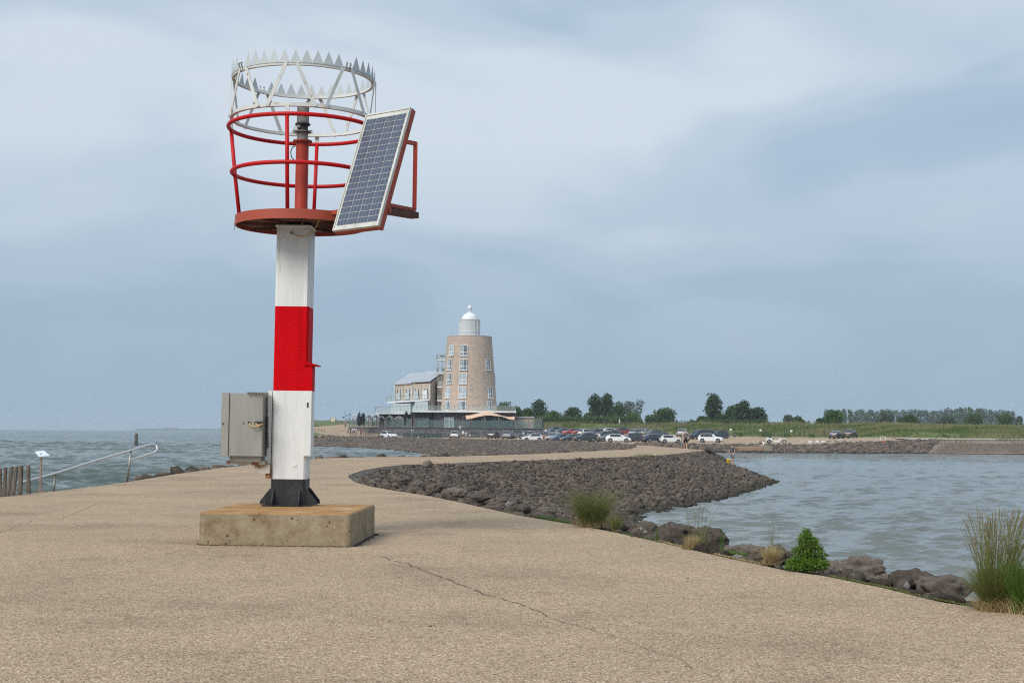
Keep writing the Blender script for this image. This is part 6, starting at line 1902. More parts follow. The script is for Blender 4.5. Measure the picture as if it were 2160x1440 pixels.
T = thing('wooden_rail', 'low post and rail fence on the small grass mound', 'fence', tuple(b))
for k in range(4): part('post', MB().box((-1.2 + k * .65, k * .1, .2), (.08, .08, .8)), mat_post, T)
part('rail', MB().box((-.2, .15, .42), (2.1, .06, .08)), mat_post, T)
sign_post('traffic_sign', 'grey disc on a pole in front of the retaining wall', 970, 926.5, 294, [('round', 0, 900.5, .62, 0, (.36, .36, .35))], 899)
sign_post('notice_sign', 'small white notice on a pole before the dark green fence', 868, 924, 292, [('rect', 0, 907, .18, .3, WHT)], 906)
sign_post('notice_sign', 'small white notice low at the green fence, right of the white hatchback', 883, 924, 292, [('rect', 0, 921.8, .2, .35, WHT)], 920.5)
sign_post('notice_sign', 'white notice between the person in white and a dark frame', 991.5, 926, 296, [('rect', 0, 918, .4, .22, WHT)], 917)
sign_post('notice_sign', 'small white notice at the right end of the retaining wall', 1151, 922, 300, [('rect', 0, 907.8, .42, .36, WHT)], 906)
T = thing('barrier_frame', 'dark upright frame beside the path below the wall', 'barrier', tuple(A(998, 926.5, 293)))
for x in (-.35, .35): part('upright', MB().box((x, 0, .65), (.08, .08, 1.5)), M_GPOST, T)
part('crossbar', MB().box((0, 0, 1.37), (.62, .08, .08)), M_GPOST, T)
sign_post('white_statue', 'tall thin white marker standing among the trees behind the bank', 1306.5, 897, 352, [('rect', 0, 889, .35, 1.1, (.5, .52, .5))], 881, 'marker')
# posts and a white box by the white people carrier
for i, (px, lb) in enumerate(((1061, 'dark bollard left of the white people carrier'), (1079.5, 'dark bollard touching the nose of the white people carrier'), (1090.5, 'dark bollard between the two door posts of the path'), (1097, 'dark bollard right of the small white box'))):
    b = A(px, 930, 272); single('bollard', MB().box((0, 0, .35), (.16, .16, 1.0)), M_RUBBER, lb, 'bollard', tuple(b), group='dark bollards before the parked cars')
single('white_box', MB().box((0, 0, .3), (.42, .3, .7)).box((0, 0, .67), (.46, .34, .05)), M_RENDER, 'small white box standing among the bollards', 'box', tuple(A(1092, 930.3, 273)))

# ================================================================== fence with notices along the bank
bf = thing('bank_fence', 'thin dark wire fence with tall posts along the foot of the grass bank', 'fence', tuple(A(1650, 917, 305)))
Lb_ = wloc(bf)
pxs = [1385, 1404, 1412 + 15] + list(range(1445, 1865, 21))
prev = None
for i, px in enumerate(pxs):
    f = (px - 1385) / 480; D = 326 - 44 * f; base = A(px, 917.5 + f * 5.0, D); 
    a = base - Lb_
    hh = (21.5 - 1.5 * f) * D / 3000
    part('fence_post', MB().bar(a - Vector((0, 0, .3)), a + Vector((0, 0, hh)), .075), M_GPOST, bf)
    if prev is not None:
        for z in (.35, .95, 1.5, hh - .03):
            part('fence_wire', MB().bar(prev + Vector((0, 0, z)), a + Vector((0, 0, z)), .018), M_GPOST, bf)
    prev = a
for i, (px, py, lb) in enumerate(((1541.3, 905.6, 'leftmost of the three white notices on the bank fence'), (1604.2, 907, 'middle one of the three white notices on the bank fence'), (1669, 908.6, 'rightmost of the three white notices on the bank fence'))):
    f = (px - 1385) / 480; D = 326 - 44 * f - .3; b = A(px, py, D)
    T = thing('notice_board', lb, 'sign', tuple(b), group='white notices on the bank fence')
    part('plate', MB().box((0, 0, 0), (.48, .03, .4)), mat('notice_white', (.72, .72, .68), .5), T)
    part('clamp', MB().box((0, .05, .1), (.3, .05, .04)), M_GPOST, T)

# concrete landing and steps in the far shore
q0 = a3(1560, 953, 226)
M_QUAY = mat('quay_concrete', (.22, .19, .145), .9, var=((.13, .11, .085), (.30, .265, .21)), vscale=.6)
mk = thing('concrete_landing', 'stained concrete landing with a wall and block at the far waterline', 'landing', tuple(A(1600, 953, 226)))
Lq = wloc(mk)
def qb(px0, px1, py0, py1, D, dep, name, mt_=M_QUAY):
    a = A(px0, py1, D) - Lq; b_ = A(px1, py0, D) - Lq
    part(name, MB().hexa([(a.x, a.y, a.z - .4), (b_.x, a.y, a.z - .4), (b_.x, a.y + dep, a.z - .4), (a.x, a.y + dep, a.z - .4), (a.x, a.y, b_.z), (b_.x, a.y, b_.z), (b_.x, a.y + dep, b_.z), (a.x, a.y + dep, b_.z)]), mt_, mk)
qb(1560, 1612, 944.5, 953, 226, 9, 'landing_wall')
qb(1612.5, 1629, 940.2, 953.5, 225, 12, 'end_block')
qb(1590, 1611, 938.6, 943, 232, 2.5, 'upper_step')
qb(1560, 1611, 943.3, 944.2, 225.8, 9, 'coping', mat('coping_rust', (.32, .2, .12), .9))
# wheel stops
M_STOP = mat('wheel_stop', (.16, .14, .11), .9, var=((.1, .085, .06), (.24, .21, .17)), vscale=1)
STOPL = {1: 'grey wheel stop below the dark blue estate car', 2: 'grey wheel stop below the small white hatchback', 3: 'grey wheel stop behind the legs of the walker', 4: 'upper one of two short wheel stops right of the walker', 5: 'lower one of two short wheel stops right of the walker',
         6: 'grey wheel stop just left of the white SUV', 7: 'first wheel stop right of the white SUV', 8: 'second wheel stop right of the white SUV, above the man on the shore', 9: 'third wheel stop right of the white SUV', 10: 'fourth wheel stop right of the white SUV', 11: 'wheel stop behind the seated pair', 12: 'wheel stop directly left of the white trike',
         16: 'first grey wheel stop right of the whitewashed ones', 17: 'second grey wheel stop right of the whitewashed ones', 18: 'third grey wheel stop, below the two lone cars', 19: 'last grey wheel stop, left of the orange box'}
ws_list = [(1347, 937.6, 20, 1), (1384, 938.4, 20, 0), (1413, 939, 22, 0), (1445, 937.6, 14, 0), (1462.5, 930.5, 9, 0), (1461, 935, 9, 0), (1477, 938.5, 14, 0), (1531, 933.6, 9, 0), (1548.5, 933.7, 9, 0), (1565, 934.6, 9, 0), (1582.5, 935.3, 9, 0), (1600.5, 935.8, 9, 0), (1617, 936.3, 9, 0),
           (1708.5, 937.9, 7, 2), (1724, 938, 7, 2), (1736, 937.2, 7, 2), (1748, 936.8, 9, 0), (1764.5, 935.8, 9, 0), (1781.5, 935.2, 9, 0), (1816, 933.3, 9, 0)]
for i, (px, py, w, c) in enumerate(ws_list):
    D = 240.0 if px > 1690 else (247 if i > 0 else 232); p = A(px, py, D); gz_ = ground(p.x, p.y)
    lb = ('yellow painted wheel stop left of the grey one on the car park edge' if c == 1 else ({13: 'left one of three whitewashed wheel stops', 14: 'middle one of three whitewashed wheel stops', 15: 'right one of three whitewashed wheel stops'}[i] if c == 2 else STOPL[i]))
    wm = w * D / 3000
    o = single('wheel_stop', MB().hexa([(-wm / 2, -.2, 0), (wm / 2, -.2, 0), (wm / 2, .2, 0), (-wm / 2, .2, 0), (-wm / 2 + .08, -.12, .26), (wm / 2 - .08, -.12, .26), (wm / 2 - .08, .12, .26), (-wm / 2 + .08, .12, .26)]),
               mat('yellow_stop', (.42, .33, .1), .8) if c == 1 else (M_RENDER if c == 2 else M_STOP), lb, 'wheel stop', (p.x, p.y, gz_ - .01), group=('whitewashed wheel stops' if c == 2 else ('grey wheel stops' if c == 0 else None)))

# barrier with orange base on the right
b = A(1862, 932.5, 246)
T = thing('lifebuoy_stand', 'white metal frame with an orange box beneath on the far shore', 'stand', tuple(b))
for x in (-.45, .5): part('frame_leg', MB().box((x, 0, .45), (.06, .06, 1.05)), M_FRAMEW, T)
part('frame_bar', MB().box((.05, 0, .98), (1.0, .06, .08)), M_FRAMEW, T)
part('orange_box', MB().hexa([(-.32, -.3, -.05), (.38, -.3, -.05), (.38, .2, -.05), (-.32, .2, -.05), (-.28, -.28, .33), (.34, -.28, .33), (.34, .15, .33), (-.28, .15, .33)]), mat('orange_plastic', (.5, .12, .05), .5), T)
for px in (1849.5, 1857): single('short_post', MB().box((0, 0, .3), (.07, .07, .8)), M_FRAMEW, 'thin white post left of the orange box' if px < 1855 else 'thin white post nearest the orange box', 'post', tuple(A(px, 933, 248)))
# orange cone blobs on the road edge
for i, px in enumerate((1188.5, 1188)):
    if i: break
    b = A(1188.5, 934.6, 262)
    T = thing('traffic_cone', 'orange traffic marker at the edge of the dark stone slope', 'cone', tuple(b))
    part('cone', MB().lathe([(.14, .02), (.03, .5)], n=10), mat('cone_orange', (.6, .12, .03), .6), T); part('base', MB().box((0, 0, .01), (.34, .34, .03)), mat('cone_base', (.5, .1, .03), .6), T)

# ================================================================== CARS
M_TYRE = mat('tyre', (.015, .015, .015), .85)
M_RIM = mat('alloy_rim', (.30, .31, .32), .35, .7)
M_CGLASS = mat('car_glass', (.02, .026, .03), .06, spec=.9)
M_TRIM = mat('black_trim', (.018, .018, .02), .6)
M_HEAD = mat('headlamp', (.55, .57, .6), .15)
M_TAIL = mat('tail_lamp', (.30, .012, .01), .25)
M_PLATE = mat('number_plate', (.62, .42, .04), .5)
PAINT = {}
def paint(col):
    if col not in PAINT:
        PAINT[col] = mat('car_paint', col, .3, 0.0, spec=.6, coat=.7)
    return PAINT[col]
# station rows: x fraction from the tail, belt, top, side kind, top kind ('G' glass, 'P' paint, 'W' screen glass)
SHAPES = {
 'hatch': (3.95, 1.74, 1.48, [(0, .44, .47, 'P', 'P'), (.025, .60, .63, 'P', 'W'), (.12, .635, .955, 'P', 'P'), (.17, .64, .985, 'G', 'P'), (.385, .635, 1.0, 'P', 'P'), (.41, .63, 1.0, 'G', 'P'), (.585, .62, .965, 'P', 'W'), (.735, .61, .645, 'P', 'P'), (.93, .53, .56, 'P', 'P'), (1.0, .38, .41, 'P', 'P')]),
 'sedan': (4.6, 1.80, 1.45, [(0, .46, .50, 'P', 'P'), (.02, .62, .66, 'P', 'P'), (.10, .64, .69, 'P', 'W'), (.25, .64, .95, 'P', 'P'), (.27, .64, .965, 'G', 'P'), (.43, .63, 1.0, 'P', 'P'), (.45, .63, 1.0, 'G', 'P'), (.58, .62, .965, 'P', 'W'), (.72, .61, .65, 'P', 'P'), (.94, .52, .55, 'P', 'P'), (1.0, .38, .42, 'P', 'P')]),
 'suv': (4.5, 1.86, 1.68, [(0, .42, .46, 'P', 'P'), (.02, .60, .62, 'P', 'W'), (.10, .62, .95, 'P', 'P'), (.14, .62, .975, 'G', 'P'), (.27, .62, .99, 'P', 'P'), (.29, .62, .99, 'G', 'P'), (.44, .615, 1.0, 'P', 'P'), (.46, .615, 1.0, 'G', 'P'), (.60, .61, .965, 'P', 'W'), (.72, .60, .66, 'P', 'P'), (.95, .55, .59, 'P', 'P'), (1.0, .40, .44, 'P', 'P')]),
 'crossover': (4.6, 1.88, 1.56, [(0, .50, .53, 'P', 'P'), (.02, .64, .67, 'P', 'W'), (.17, .66, .93, 'P', 'P'), (.24, .655, .965, 'G', 'P'), (.42, .65, 1.0, 'P', 'P'), (.44, .65, 1.0, 'G', 'P'), (.60, .63, .95, 'P', 'W'), (.77, .61, .655, 'P', 'P'), (.94, .53, .56, 'P', 'P'), (1.0, .38, .42, 'P', 'P')]),
 'van': (5.0, 1.95, 1.97, [(0, .50, .52, 'P', 'P'), (.01, .56, .60, 'P', 'W'), (.03, .57, .97, 'P', 'P'), (.06, .57, .99, 'G', 'P'), (.30, .57, 1.0, 'P', 'P'), (.33, .57, 1.0, 'G', 'P'), (.56, .56, 1.0, 'P', 'P'), (.59, .56, .99, 'G', 'P'), (.70, .56, .96, 'P', 'W'), (.85, .56, .60, 'P', 'P'), (.96, .46, .50, 'P', 'P'), (1.0, .33, .36, 'P', 'P')]),
}
PROTO = {}
def make_car(kind):
    L, W, H, st_ = SHAPES[kind]
    T = thing('parked_car' if kind != 'van' else 'parked_van', 'x', 'car' if kind != 'van' else 'van')
    rings = []
    for (xf, be, tp, s_, t_) in st_:
        x = (xf - .5) * L; e = min(xf, 1 - xf); tw = 1 - .13 * max(0, 1 - e / .10) ** 2
        y = W / 2 * tw; cab = tp - be > .15
        yr = y * (.80 if cab else .90); zb_ = .20 if .06 < xf < .95 else .30
        zbm = (zb_ + be * H) / 2
        half = [(y * .88, zb_), (y * .985, zb_ + .10), (y, zbm), (y * .965, be * H), (yr, tp * H - (.05 if cab else .008)), (yr * .80, tp * H)]
        rings.append([(x, yy, zz) for yy, zz in half] + [(x, -yy, zz) for yy, zz in reversed(half)])
    body, glass = MB(), []
    nr = 12
    V = [p for r in rings for p in r]
    body.v = list(V)
    gl = {}
    for i in range(len(rings) - 1):
        sk, tk = st_[i][3], st_[i][4]
        for j in range(nr):
            j2 = (j + 1) % nr
            q = [i * nr + j, (i + 1) * nr + j, (i + 1) * nr + j2, i * nr + j2]
            key = None
            if j in (3, 7) and sk == 'G': key = ('side_window', i, j)
            elif j in (4, 5, 6) and tk == 'W': key = ('windscreen' if st_[i][0] > .4 else 'rear_window', i, 0)
            if j in (3, 7) and sk == 'P' and min(st_[i][2] - st_[i][1], st_[i + 1][2] - st_[i + 1][1]) > .2 and i > 1: key = ('window_pillar', i, j)
            if key: gl.setdefault(key, []).append(q)
            else: body.f.append(q); body.m.append(0)
    body.f.append([j for j in range(nr)]); body.m.append(0)
    body.f.append([(len(rings) - 1) * nr + j for j in range(nr)][::-1]); body.m.append(0)
    b_o = part('body', body, paint((.5, .5, .5)), T, 35)
    for key, qs in gl.items():
        g_ = MB(); ids = sorted({i for q in qs for i in q}); mp2 = {i: k for k, i in enumerate(ids)}
        g_.v = [V[i] for i in ids]; g_.f = [[mp2[i] for i in q] for q in qs]; g_.m = [0] * len(qs)
        part(key[0], g_, M_TRIM if key[0] == 'window_pillar' else M_CGLASS, T)
    r = .33 if kind in ('hatch', 'sedan') else .36
    xw = [(.185 - .5) * L + .0, (.815 - .5) * L]
    for x in xw:
        for s_ in (-1, 1):
            part('wheel_arch', MB().lathe([(r * 1.16, 0), (r * 1.16, .02)], (x, s_ * (W / 2) - .01 + (-.0), r + .02), 18, axis='y'), M_TRIM, T)
            w = part('wheel', MB().lathe([(r * .6, -.1), (r * .96, -.11), (r, -.07), (r, .07), (r * .96, .11), (r * .6, .1)], (0, 0, 0), 18, axis='y'), M_TYRE, T, 40, loc=(x, s_ * (W / 2 - .07), r))
            part('rim', MB().lathe([(.05, s_ * .112), (r * .62, s_ * .115), (r * .66, s_ * .10)] if s_ > 0 else [(r * .66, -.10), (r * .62, -.115), (.05, -.112)], (0, 0, 0), 10, axis='y'), M_RIM, w)
    hz_ = st_[-2][1] * H
    for s_ in (-1, 1):
        part('headlight', MB().hexa([(L / 2 - .30, s_ * W * .40 - .10, hz_ - .16), (L / 2 - .04, s_ * W * .36 - .10, hz_ - .20), (L / 2 - .04, s_ * W * .36 + .10, hz_ - .20), (L / 2 - .30, s_ * W * .40 + .10, hz_ - .16), (L / 2 - .30, s_ * W * .40 - .10, hz_ + .0), (L / 2 - .06, s_ * W * .36 - .10, hz_ - .07), (L / 2 - .06, s_ * W * .36 + .10, hz_ - .07), (L / 2 - .30, s_ * W * .40 + .10, hz_ + .0)]), M_HEAD, T)
        tz = st_[1][1] * H
        part('tail_light', MB().box((-L / 2 + .05, s_ * W * .37, tz - .10), (.14, .22, .18)), M_TAIL, T)
        part('door_mirror', MB().box((L * .14, s_ * (W / 2 + .07), st_[5][1] * H + .06), (.12, .16, .12)), M_TRIM, T)
    part('number_plate', MB().box((L / 2 + .012, 0, .42), (.02, .5, .11)), M_PLATE, T)
    part('number_plate', MB().box((-L / 2 - .012, 0, .62), (.02, .5, .11)), M_PLATE, T)
    part('bumper', MB().box((L / 2 - .03, 0, .32), (.10, W * .72, .16)), M_TRIM, T)
    part('bumper', MB().box((-L / 2 + .03, 0, .36), (.10, W * .74, .16)), M_TRIM, T)
    if kind in ('suv',):
        for s_ in (-1, 1): part('roof_rail', MB().bar((-L * .33, s_ * W * .33, H + .03), (L * .08, s_ * W * .33, H + .03), .04), M_TRIM, T)
    return T
used = {}
def car(kind, px, D, hd, col, label, scale=1.0, dz=0.0):
    if kind not in used:
        T = make_car(kind); used[kind] = T
    else:
        T = copy_tree(used[kind])
    x = (px - 1080) / 3000 * D * 1.001
    T.location = (x, D, ground(x, D) + dz); T.rotation_euler = (0, 0, rad(hd)); T.scale = (scale,) * 3
    T['label'] = label; T['group'] = 'vehicles on the car park' if D < 400 else ''
    for ch in T.children:
        if ch.name.startswith('body'):
            ch.material_slots[0].link = 'OBJECT'; ch.material_slots[0].material = paint(col)
    return T
WH, SI, GR, DG, BK, NV, RD = (.72, .73, .73), (.32, .34, .36), (.14, .155, .17), (.05, .058, .065), (.012, .013, .015), (.012, .02, .045), (.42, .03, .025)
CARS = [
 ('hatch', 822, 287, -52, WH, 'white hatchback facing the camera, alone at the left of the retaining wall'),
 ('hatch', 961, 299, 88, WH, 'white hatchback seen from behind below the grey disc sign'),
 ('hatch', 1042, 299, 75, BK, 'black hatchback seen from behind, right of the dark frame'),
 ('suv', 1069.5, 298, 90, SI, 'silver car seen from behind, between the black one and the grey van-like one'),
 ('suv', 1092, 300, 150, GR, 'grey people carrier right behind the white one below the wall'),
 ('hatch', 1115, 300, 170, SI, 'pale blue car roof just visible behind the white people carrier'),
 ('hatch', 1123, 273, 192, WH, 'rounded white people carrier beside the small white box'),
 ('suv', 1150.5, 288, 80, (.13, .035, .03), 'dark red SUV seen from behind at the end of the retaining wall'),
 ('sedan', 1159, 318, 215, SI, 'silver saloon half hidden behind the dark red SUV'),
 ('sedan', 1174, 282, 214, SI, 'silver saloon directly left of the blue hatchback in the front row'),
 ('hatch', 1183.5, 273, 208, (.015, .045, .15), 'blue hatchback in the front row, nose to the left'),
 ('sedan', 1206, 271, 208, DG, 'dark grey saloon just right of the blue hatchback'),
 ('suv', 1234, 267, 197, (.035, .045, .055), 'dark slate SUV with white wheels, left of the person with the dark bin'),
 ('hatch', 1259, 272, 10, WH, 'white car mostly hidden behind the dark slate SUV'),
 ('sedan', 1281, 268, 208, GR, 'grey saloon mostly hidden behind the white crossover'),
 ('crossover', 1304.5, 261, -4, WH, 'white crossover seen side on, largest car of the front row'),
 ('sedan', 1329, 278, 205, SI, 'silver windscreen of a saloon behind the white crossover'),
 ('suv', 1344, 270, 10, (.055, .055, .065), 'dark grey SUV with silver wheels right of the white crossover'),
 ('crossover', 1381, 265, 22, (.012, .02, .055), 'dark blue estate car left of the small white hatchback'),
 ('hatch', 1414.5, 258, 6, WH, 'small white hatchback with a yellow number plate left of the walker'),
 ('suv', 1498.5, 261, -14, WH, 'white SUV with a dark roof, in front of the blue van'),
 ('van', 1479.5, 291, 208, (.012, .018, .042), 'dark blue van with a bright windscreen right of the walker'),
 ('suv', 1514.5, 291, 212, (.03, .045, .07), 'dark blue SUV parked right beside the blue van'),
 ('suv', 1440, 306, 70, SI, 'silver SUV half hidden behind the walker'),
 ('suv', 1166.5, 336, 215, GR, 'grey SUV at the left end of the back row'),
 ('sedan', 1186, 333, 214, DG, 'dark grey saloon left of the two red cars'),
 ('hatch', 1204, 325, 212, RD, 'bright red hatchback, left one of the red pair'),
 ('hatch', 1222.5, 324, 214, (.33, .03, .028), 'red hatchback, right one of the red pair'),
 ('hatch', 1237, 318, 40, WH, 'white car with dark rear window right of the red pair'),
 ('suv', 1254, 312, 212, GR, 'grey car with pale windscreen, second row behind the slate SUV'),
 ('sedan', 1266, 336, 200, SI, 'silver grey roofed car in the back row above the black saloon'),
 ('sedan', 1274, 300, 212, BK, 'black saloon facing the camera, in the middle of the second row'),
 ('crossover', 1281, 330, 190, WH, 'white roofed car in the back row, above the black saloon on its right'),
 ('sedan', 1292, 311, 205, DG, 'dark saloon with silver windscreen in the second row, left of the maroon car'),
 ('hatch', 1301, 333, 190, WH, 'white hatchback at the left of the maroon car in the back row'),
 ('suv', 1318, 328, 20, (.22, .015, .025), 'maroon red SUV in the back row'),
 ('hatch', 1340, 312, 60, SI, 'silver hatchback seen from behind, above the dark grey SUV'),
 ('sedan', 1357, 336, 20, DG, 'dark saloon in the back row, furthest right'),
 ('hatch', 1364, 314, 50, SI, 'silver car with red tail lamps left of the long dark estate'),
 ('crossover', 1388, 303, 8, (.07, .08, .09), 'long dark grey estate behind the dark blue one'),
 ('crossover', 1763, 276, 62, (.018, .03, .055), 'dark blue estate, left one of the two cars alone on the right'),
 ('suv', 1793, 275, 62, BK, 'black SUV, right one of the two cars alone on the right'),
]
for c in CARS:
    car(c[0], c[1], c[2], c[3], c[4], c[5], 1.0 if c[1] != 1304.5 else 1.0)
for T in list(used.values()):
    if not T.get('label') or T['label'] == 'x': print('unused proto', T.name)

# trailers
def trailer(px, D, label, rz):
    x = (px - 1080) / 3000 * D; z = ground(x, D); T = thing('boat_trailer', label, 'trailer', (x, D, z), rz)
    part('frame', MB().bar((-1.0, -.4, .45), (1.0, -.4, .45), .08).bar((-1.0, .4, .45), (1.0, .4, .45), .08).bar((-1.0, -.36, .45), (-1.0, .36, .45), .07).bar((.95, -.36, .45), (.95, .36, .45), .07), M_STEELD, T)
    part('drawbar', MB().bar((1.0, 0, .45), (2.0, 0, .4), .08), M_STEELD, T)
    for s_ in (-1, 1):
        w = part('wheel', MB().lathe([(.28, -.08), (.28, .08)], n=14, axis='y'), M_TYRE, T, loc=(-.3, s_ * .55, .28)); part('rim', MB().lathe([(.14, s_ * .09 - .01), (.14, s_ * .09 + .01)], n=10, axis='y'), M_RIM, w)
        part('mudguard', MB().tube([(-.3 + .36 * cos(t), s_ * .55, .28 + .36 * sin(t)) for t in np.linspace(.3, pi - .3, 7)], .05, 4), M_STEELD, T)
trailer(1546, 300, 'small grey boat trailer left of the first white notice', rad(170))
trailer(802, 285, 'small empty trailer standing behind the lone white hatchback', rad(150))

# white motor trike
x = (1640.5 - 1080) / 3000 * 250; D = 252; z = ground(x, D)
T = thing('motor_trike', 'white three wheeled motorcycle parked above the concrete landing', 'motorcycle', (x, D, z), rad(-8))
M_TW = mat('trike_white', (.72, .73, .74), .3, coat=.5)
def prof_slab(pts, w, mt_, name, parent):
    n_ = len(pts); V = [(x, -w / 2, z) for x, z in pts] + [(x, w / 2, z) for x, z in pts]
    F = [list(range(n_)), list(range(2 * n_ - 1, n_ - 1, -1))] + [[i, n_ + i, n_ + (i + 1) % n_, (i + 1) % n_] for i in range(n_)]
    return part(name, MB().add(V, F), mt_, parent)
prof_slab([(-1.7, .55), (-.7, .4), (-.55, .75), (-.8, 1.0), (-1.55, 1.02), (-1.72, .85)], 1.1, M_TW, 'rear_body', T)
prof_slab([(-.75, .3), (.6, .28), (.75, .5), (.35, .62), (-.1, .6), (-.5, .8), (-.75, .75)], .42, M_TW, 'frame_cover', T)
prof_slab([(.45, .65), (.75, .6), (1.0, .95), (.75, 1.05), (.5, .85)], .35, M_TW, 'tank_fairing', T)
prof_slab([(-.9, .8), (-.1, .68), (-.1, .78), (-.75, .98), (-.9, 1.2), (-1.0, 1.2)], .4, M_RUBBER, 'seat', T)
part('luggage', MB().box((-1.0, 0, 1.17), (.35, .4, .3)), M_RUBBER, T)
for s_ in (-1, 1):
    w = part('rear_wheel', MB().lathe([(.2, -.13), (.36, -.13), (.38, -.08), (.38, .08), (.36, .13), (.2, .13)], n=18, axis='y'), M_TYRE, T, loc=(-1.15, s_ * .62, .38)); part('rim', MB().lathe([(.22, s_ * .14 - .01), (.22, s_ * .14 + .01)], n=12, axis='y'), M_RIM, w)
w = part('front_wheel', MB().tube([(.33 * cos(t), 0, .33 * sin(t)) for t in np.linspace(0, 2 * pi, 20, endpoint=False)], .06, 8, closed=True), M_TYRE, T, True, loc=(1.5, 0, .38))
part('rim', MB().tube([(.26 * cos(t), 0, .26 * sin(t)) for t in np.linspace(0, 2 * pi, 16, endpoint=False)], .02, 5, closed=True), M_RIM, w)
for k in range(5): part('spoke', MB().bar((0, 0, 0), (.26 * cos(k * 1.257), 0, .26 * sin(k * 1.257)), .025), M_RIM, w)
part('front_mudguard', MB().tube([(1.5 + .43 * cos(t), 0, .38 + .43 * sin(t)) for t in np.linspace(.5, 2.5, 8)], .06, 5), M_TW, T)
for s_ in (-1, 1): part('fork', MB().bar((1.5, s_ * .1, .38), (.85, s_ * .1, 1.12), .05), M_RIM, T)
part('handlebar', MB().tube([(.5, -.42, 1.15), (.8, -.25, 1.18), (.85, 0, 1.12), (.8, .25, 1.18), (.5, .42, 1.15)], .02, 6), M_RIM, T)
part('headlight', MB().lathe([(.09, 0), (.1, .12)], (1.0, -.06, 1.0), 12, axis='y'), M_HEAD, T)

# ---- other people
def at_g(px, D): x = (px - 1080) / 3000 * D; return (x, D, ground(x, D))
person('person in a white shirt and shorts bending near the white hatchback', at_g(978, 288), rad(170), 1.75, 'walk', (.75, .75, .75), (.05, .07, .06), (.6, .6, .6), (.5, .3, .2), cap=(.7, .7, .7))
person('person in a pale dress walking beside the one in the white shirt', at_g(984.5, 289), rad(150), 1.55, 'walk', (.42, .44, .45), (.4, .42, .42), (.3, .2, .1), (.4, .3, .2))
person('person in a white top and black trousers among the front row cars', at_g(1265, 263), rad(20), 1.7, 'stand', (.7, .7, .7), (.02, .02, .02), (.12, .06, .03), (.02, .02, .02), legs='long')
gp = [(736, 912, 'person in grey at the left end of the group by the wall', (.25, .27, .28)), (741, 905, 'person with a dark jacket second from the left of the group', (.06, .07, .09)), (745.5, 907.5, 'person in a pale blue shirt in the group by the wall', (.3, .4, .5)), (749, 908, 'person in white near the middle of the group by the wall', (.6, .6, .6)),
      (753, 908.5, 'person in a light blue top right of the middle of the group', (.35, .45, .6)), (763, 911, 'person in a dark red top standing before the bicycles', (.25, .03, .05)), (767, 911, 'person in a navy top right beside the dark red one', (.04, .05, .1)), (730, 899, 'person furthest up the road, in purple grey', (.2, .18, .28))]
for i, (px, py, lb, c) in enumerate(gp):
    D = 318 + (735 - px) * .1 if px > 735 else 338
    x = (px - 1080) / 3000 * D; z0 = ground(x, D)
    person(lb, (x, D, z0), rad(i * 77), 1.72, 'stand', c, (.04, .045, .06) if i % 2 else (.10, .12, .2), (.2, .14, .1), (.3, .3, .3), legs='long' if i % 3 else 'short', group='people gathered by the wall')
# bicycles
def bicycle(label, loc, rz):
    T = thing('bicycle', label, 'bicycle', loc, rz, 'bicycles parked against the retaining wall')
    for x in (-.52, .52):
        w = part('wheel', MB().tube([(.33 * cos(t), 0, .33 * sin(t)) for t in np.linspace(0, 2 * pi, 16, endpoint=False)], .022, 5, closed=True), M_TYRE, T, True, loc=(x, 0, .34))
    part('frame', MB().tube([(-.52, 0, .34), (-.1, 0, .32), (.38, 0, .82), (-.2, 0, .85), (-.1, 0, .32)], .02, 6).tube([(.52, 0, .34), (.38, 0, .98)], .02, 6).tube([(-.2, 0, .85), (-.52, 0, .34)], .015, 5), M_STEELD, T)
    part('handlebar', MB().tube([(.25, -.28, 1.05), (.38, -.1, 1.0), (.38, .1, 1.0), (.25, .28, 1.05)], .015, 5), M_RUBBER, T)
    part('saddle', MB().hexa([(-.36, -.08, .95), (-.08, -.03, .95), (-.08, .03, .95), (-.36, .08, .95), (-.36, -.09, 1.02), (-.08, -.03, 1.0), (-.08, .03, 1.0), (-.36, .09, 1.02)]), M_RUBBER, T)
for i, (px, lb) in enumerate(((771, 'leftmost parked bicycle, right of the navy clad person'), (776, 'second parked bicycle from the left'), (781, 'middle parked bicycle against the wall'), (786, 'fourth parked bicycle from the left'), (791, 'rightmost parked bicycle against the wall'))):
    x = (px - 1080) / 3000 * 312; bicycle(lb, (x, 312, ground(x, 312)), rad(-25 + i * 9))
# the pair sitting on the landing
for i, (px, c, lb) in enumerate(((1604.5, (.05, .10, .10), 'person in dark green sitting on the concrete landing'), (1611, (.7, .7, .7), 'person in white sitting on the concrete landing'))):
    p = A(px, 943.6, 231); person(lb, (p.x, 231.2, p.z - .05), rad(10 - 25 * i), 1.6, 'sit', c, (.25, .08, .05) if i == 0 else (.4, .4, .4), (.03, .02, .02), (.3, .2, .15))

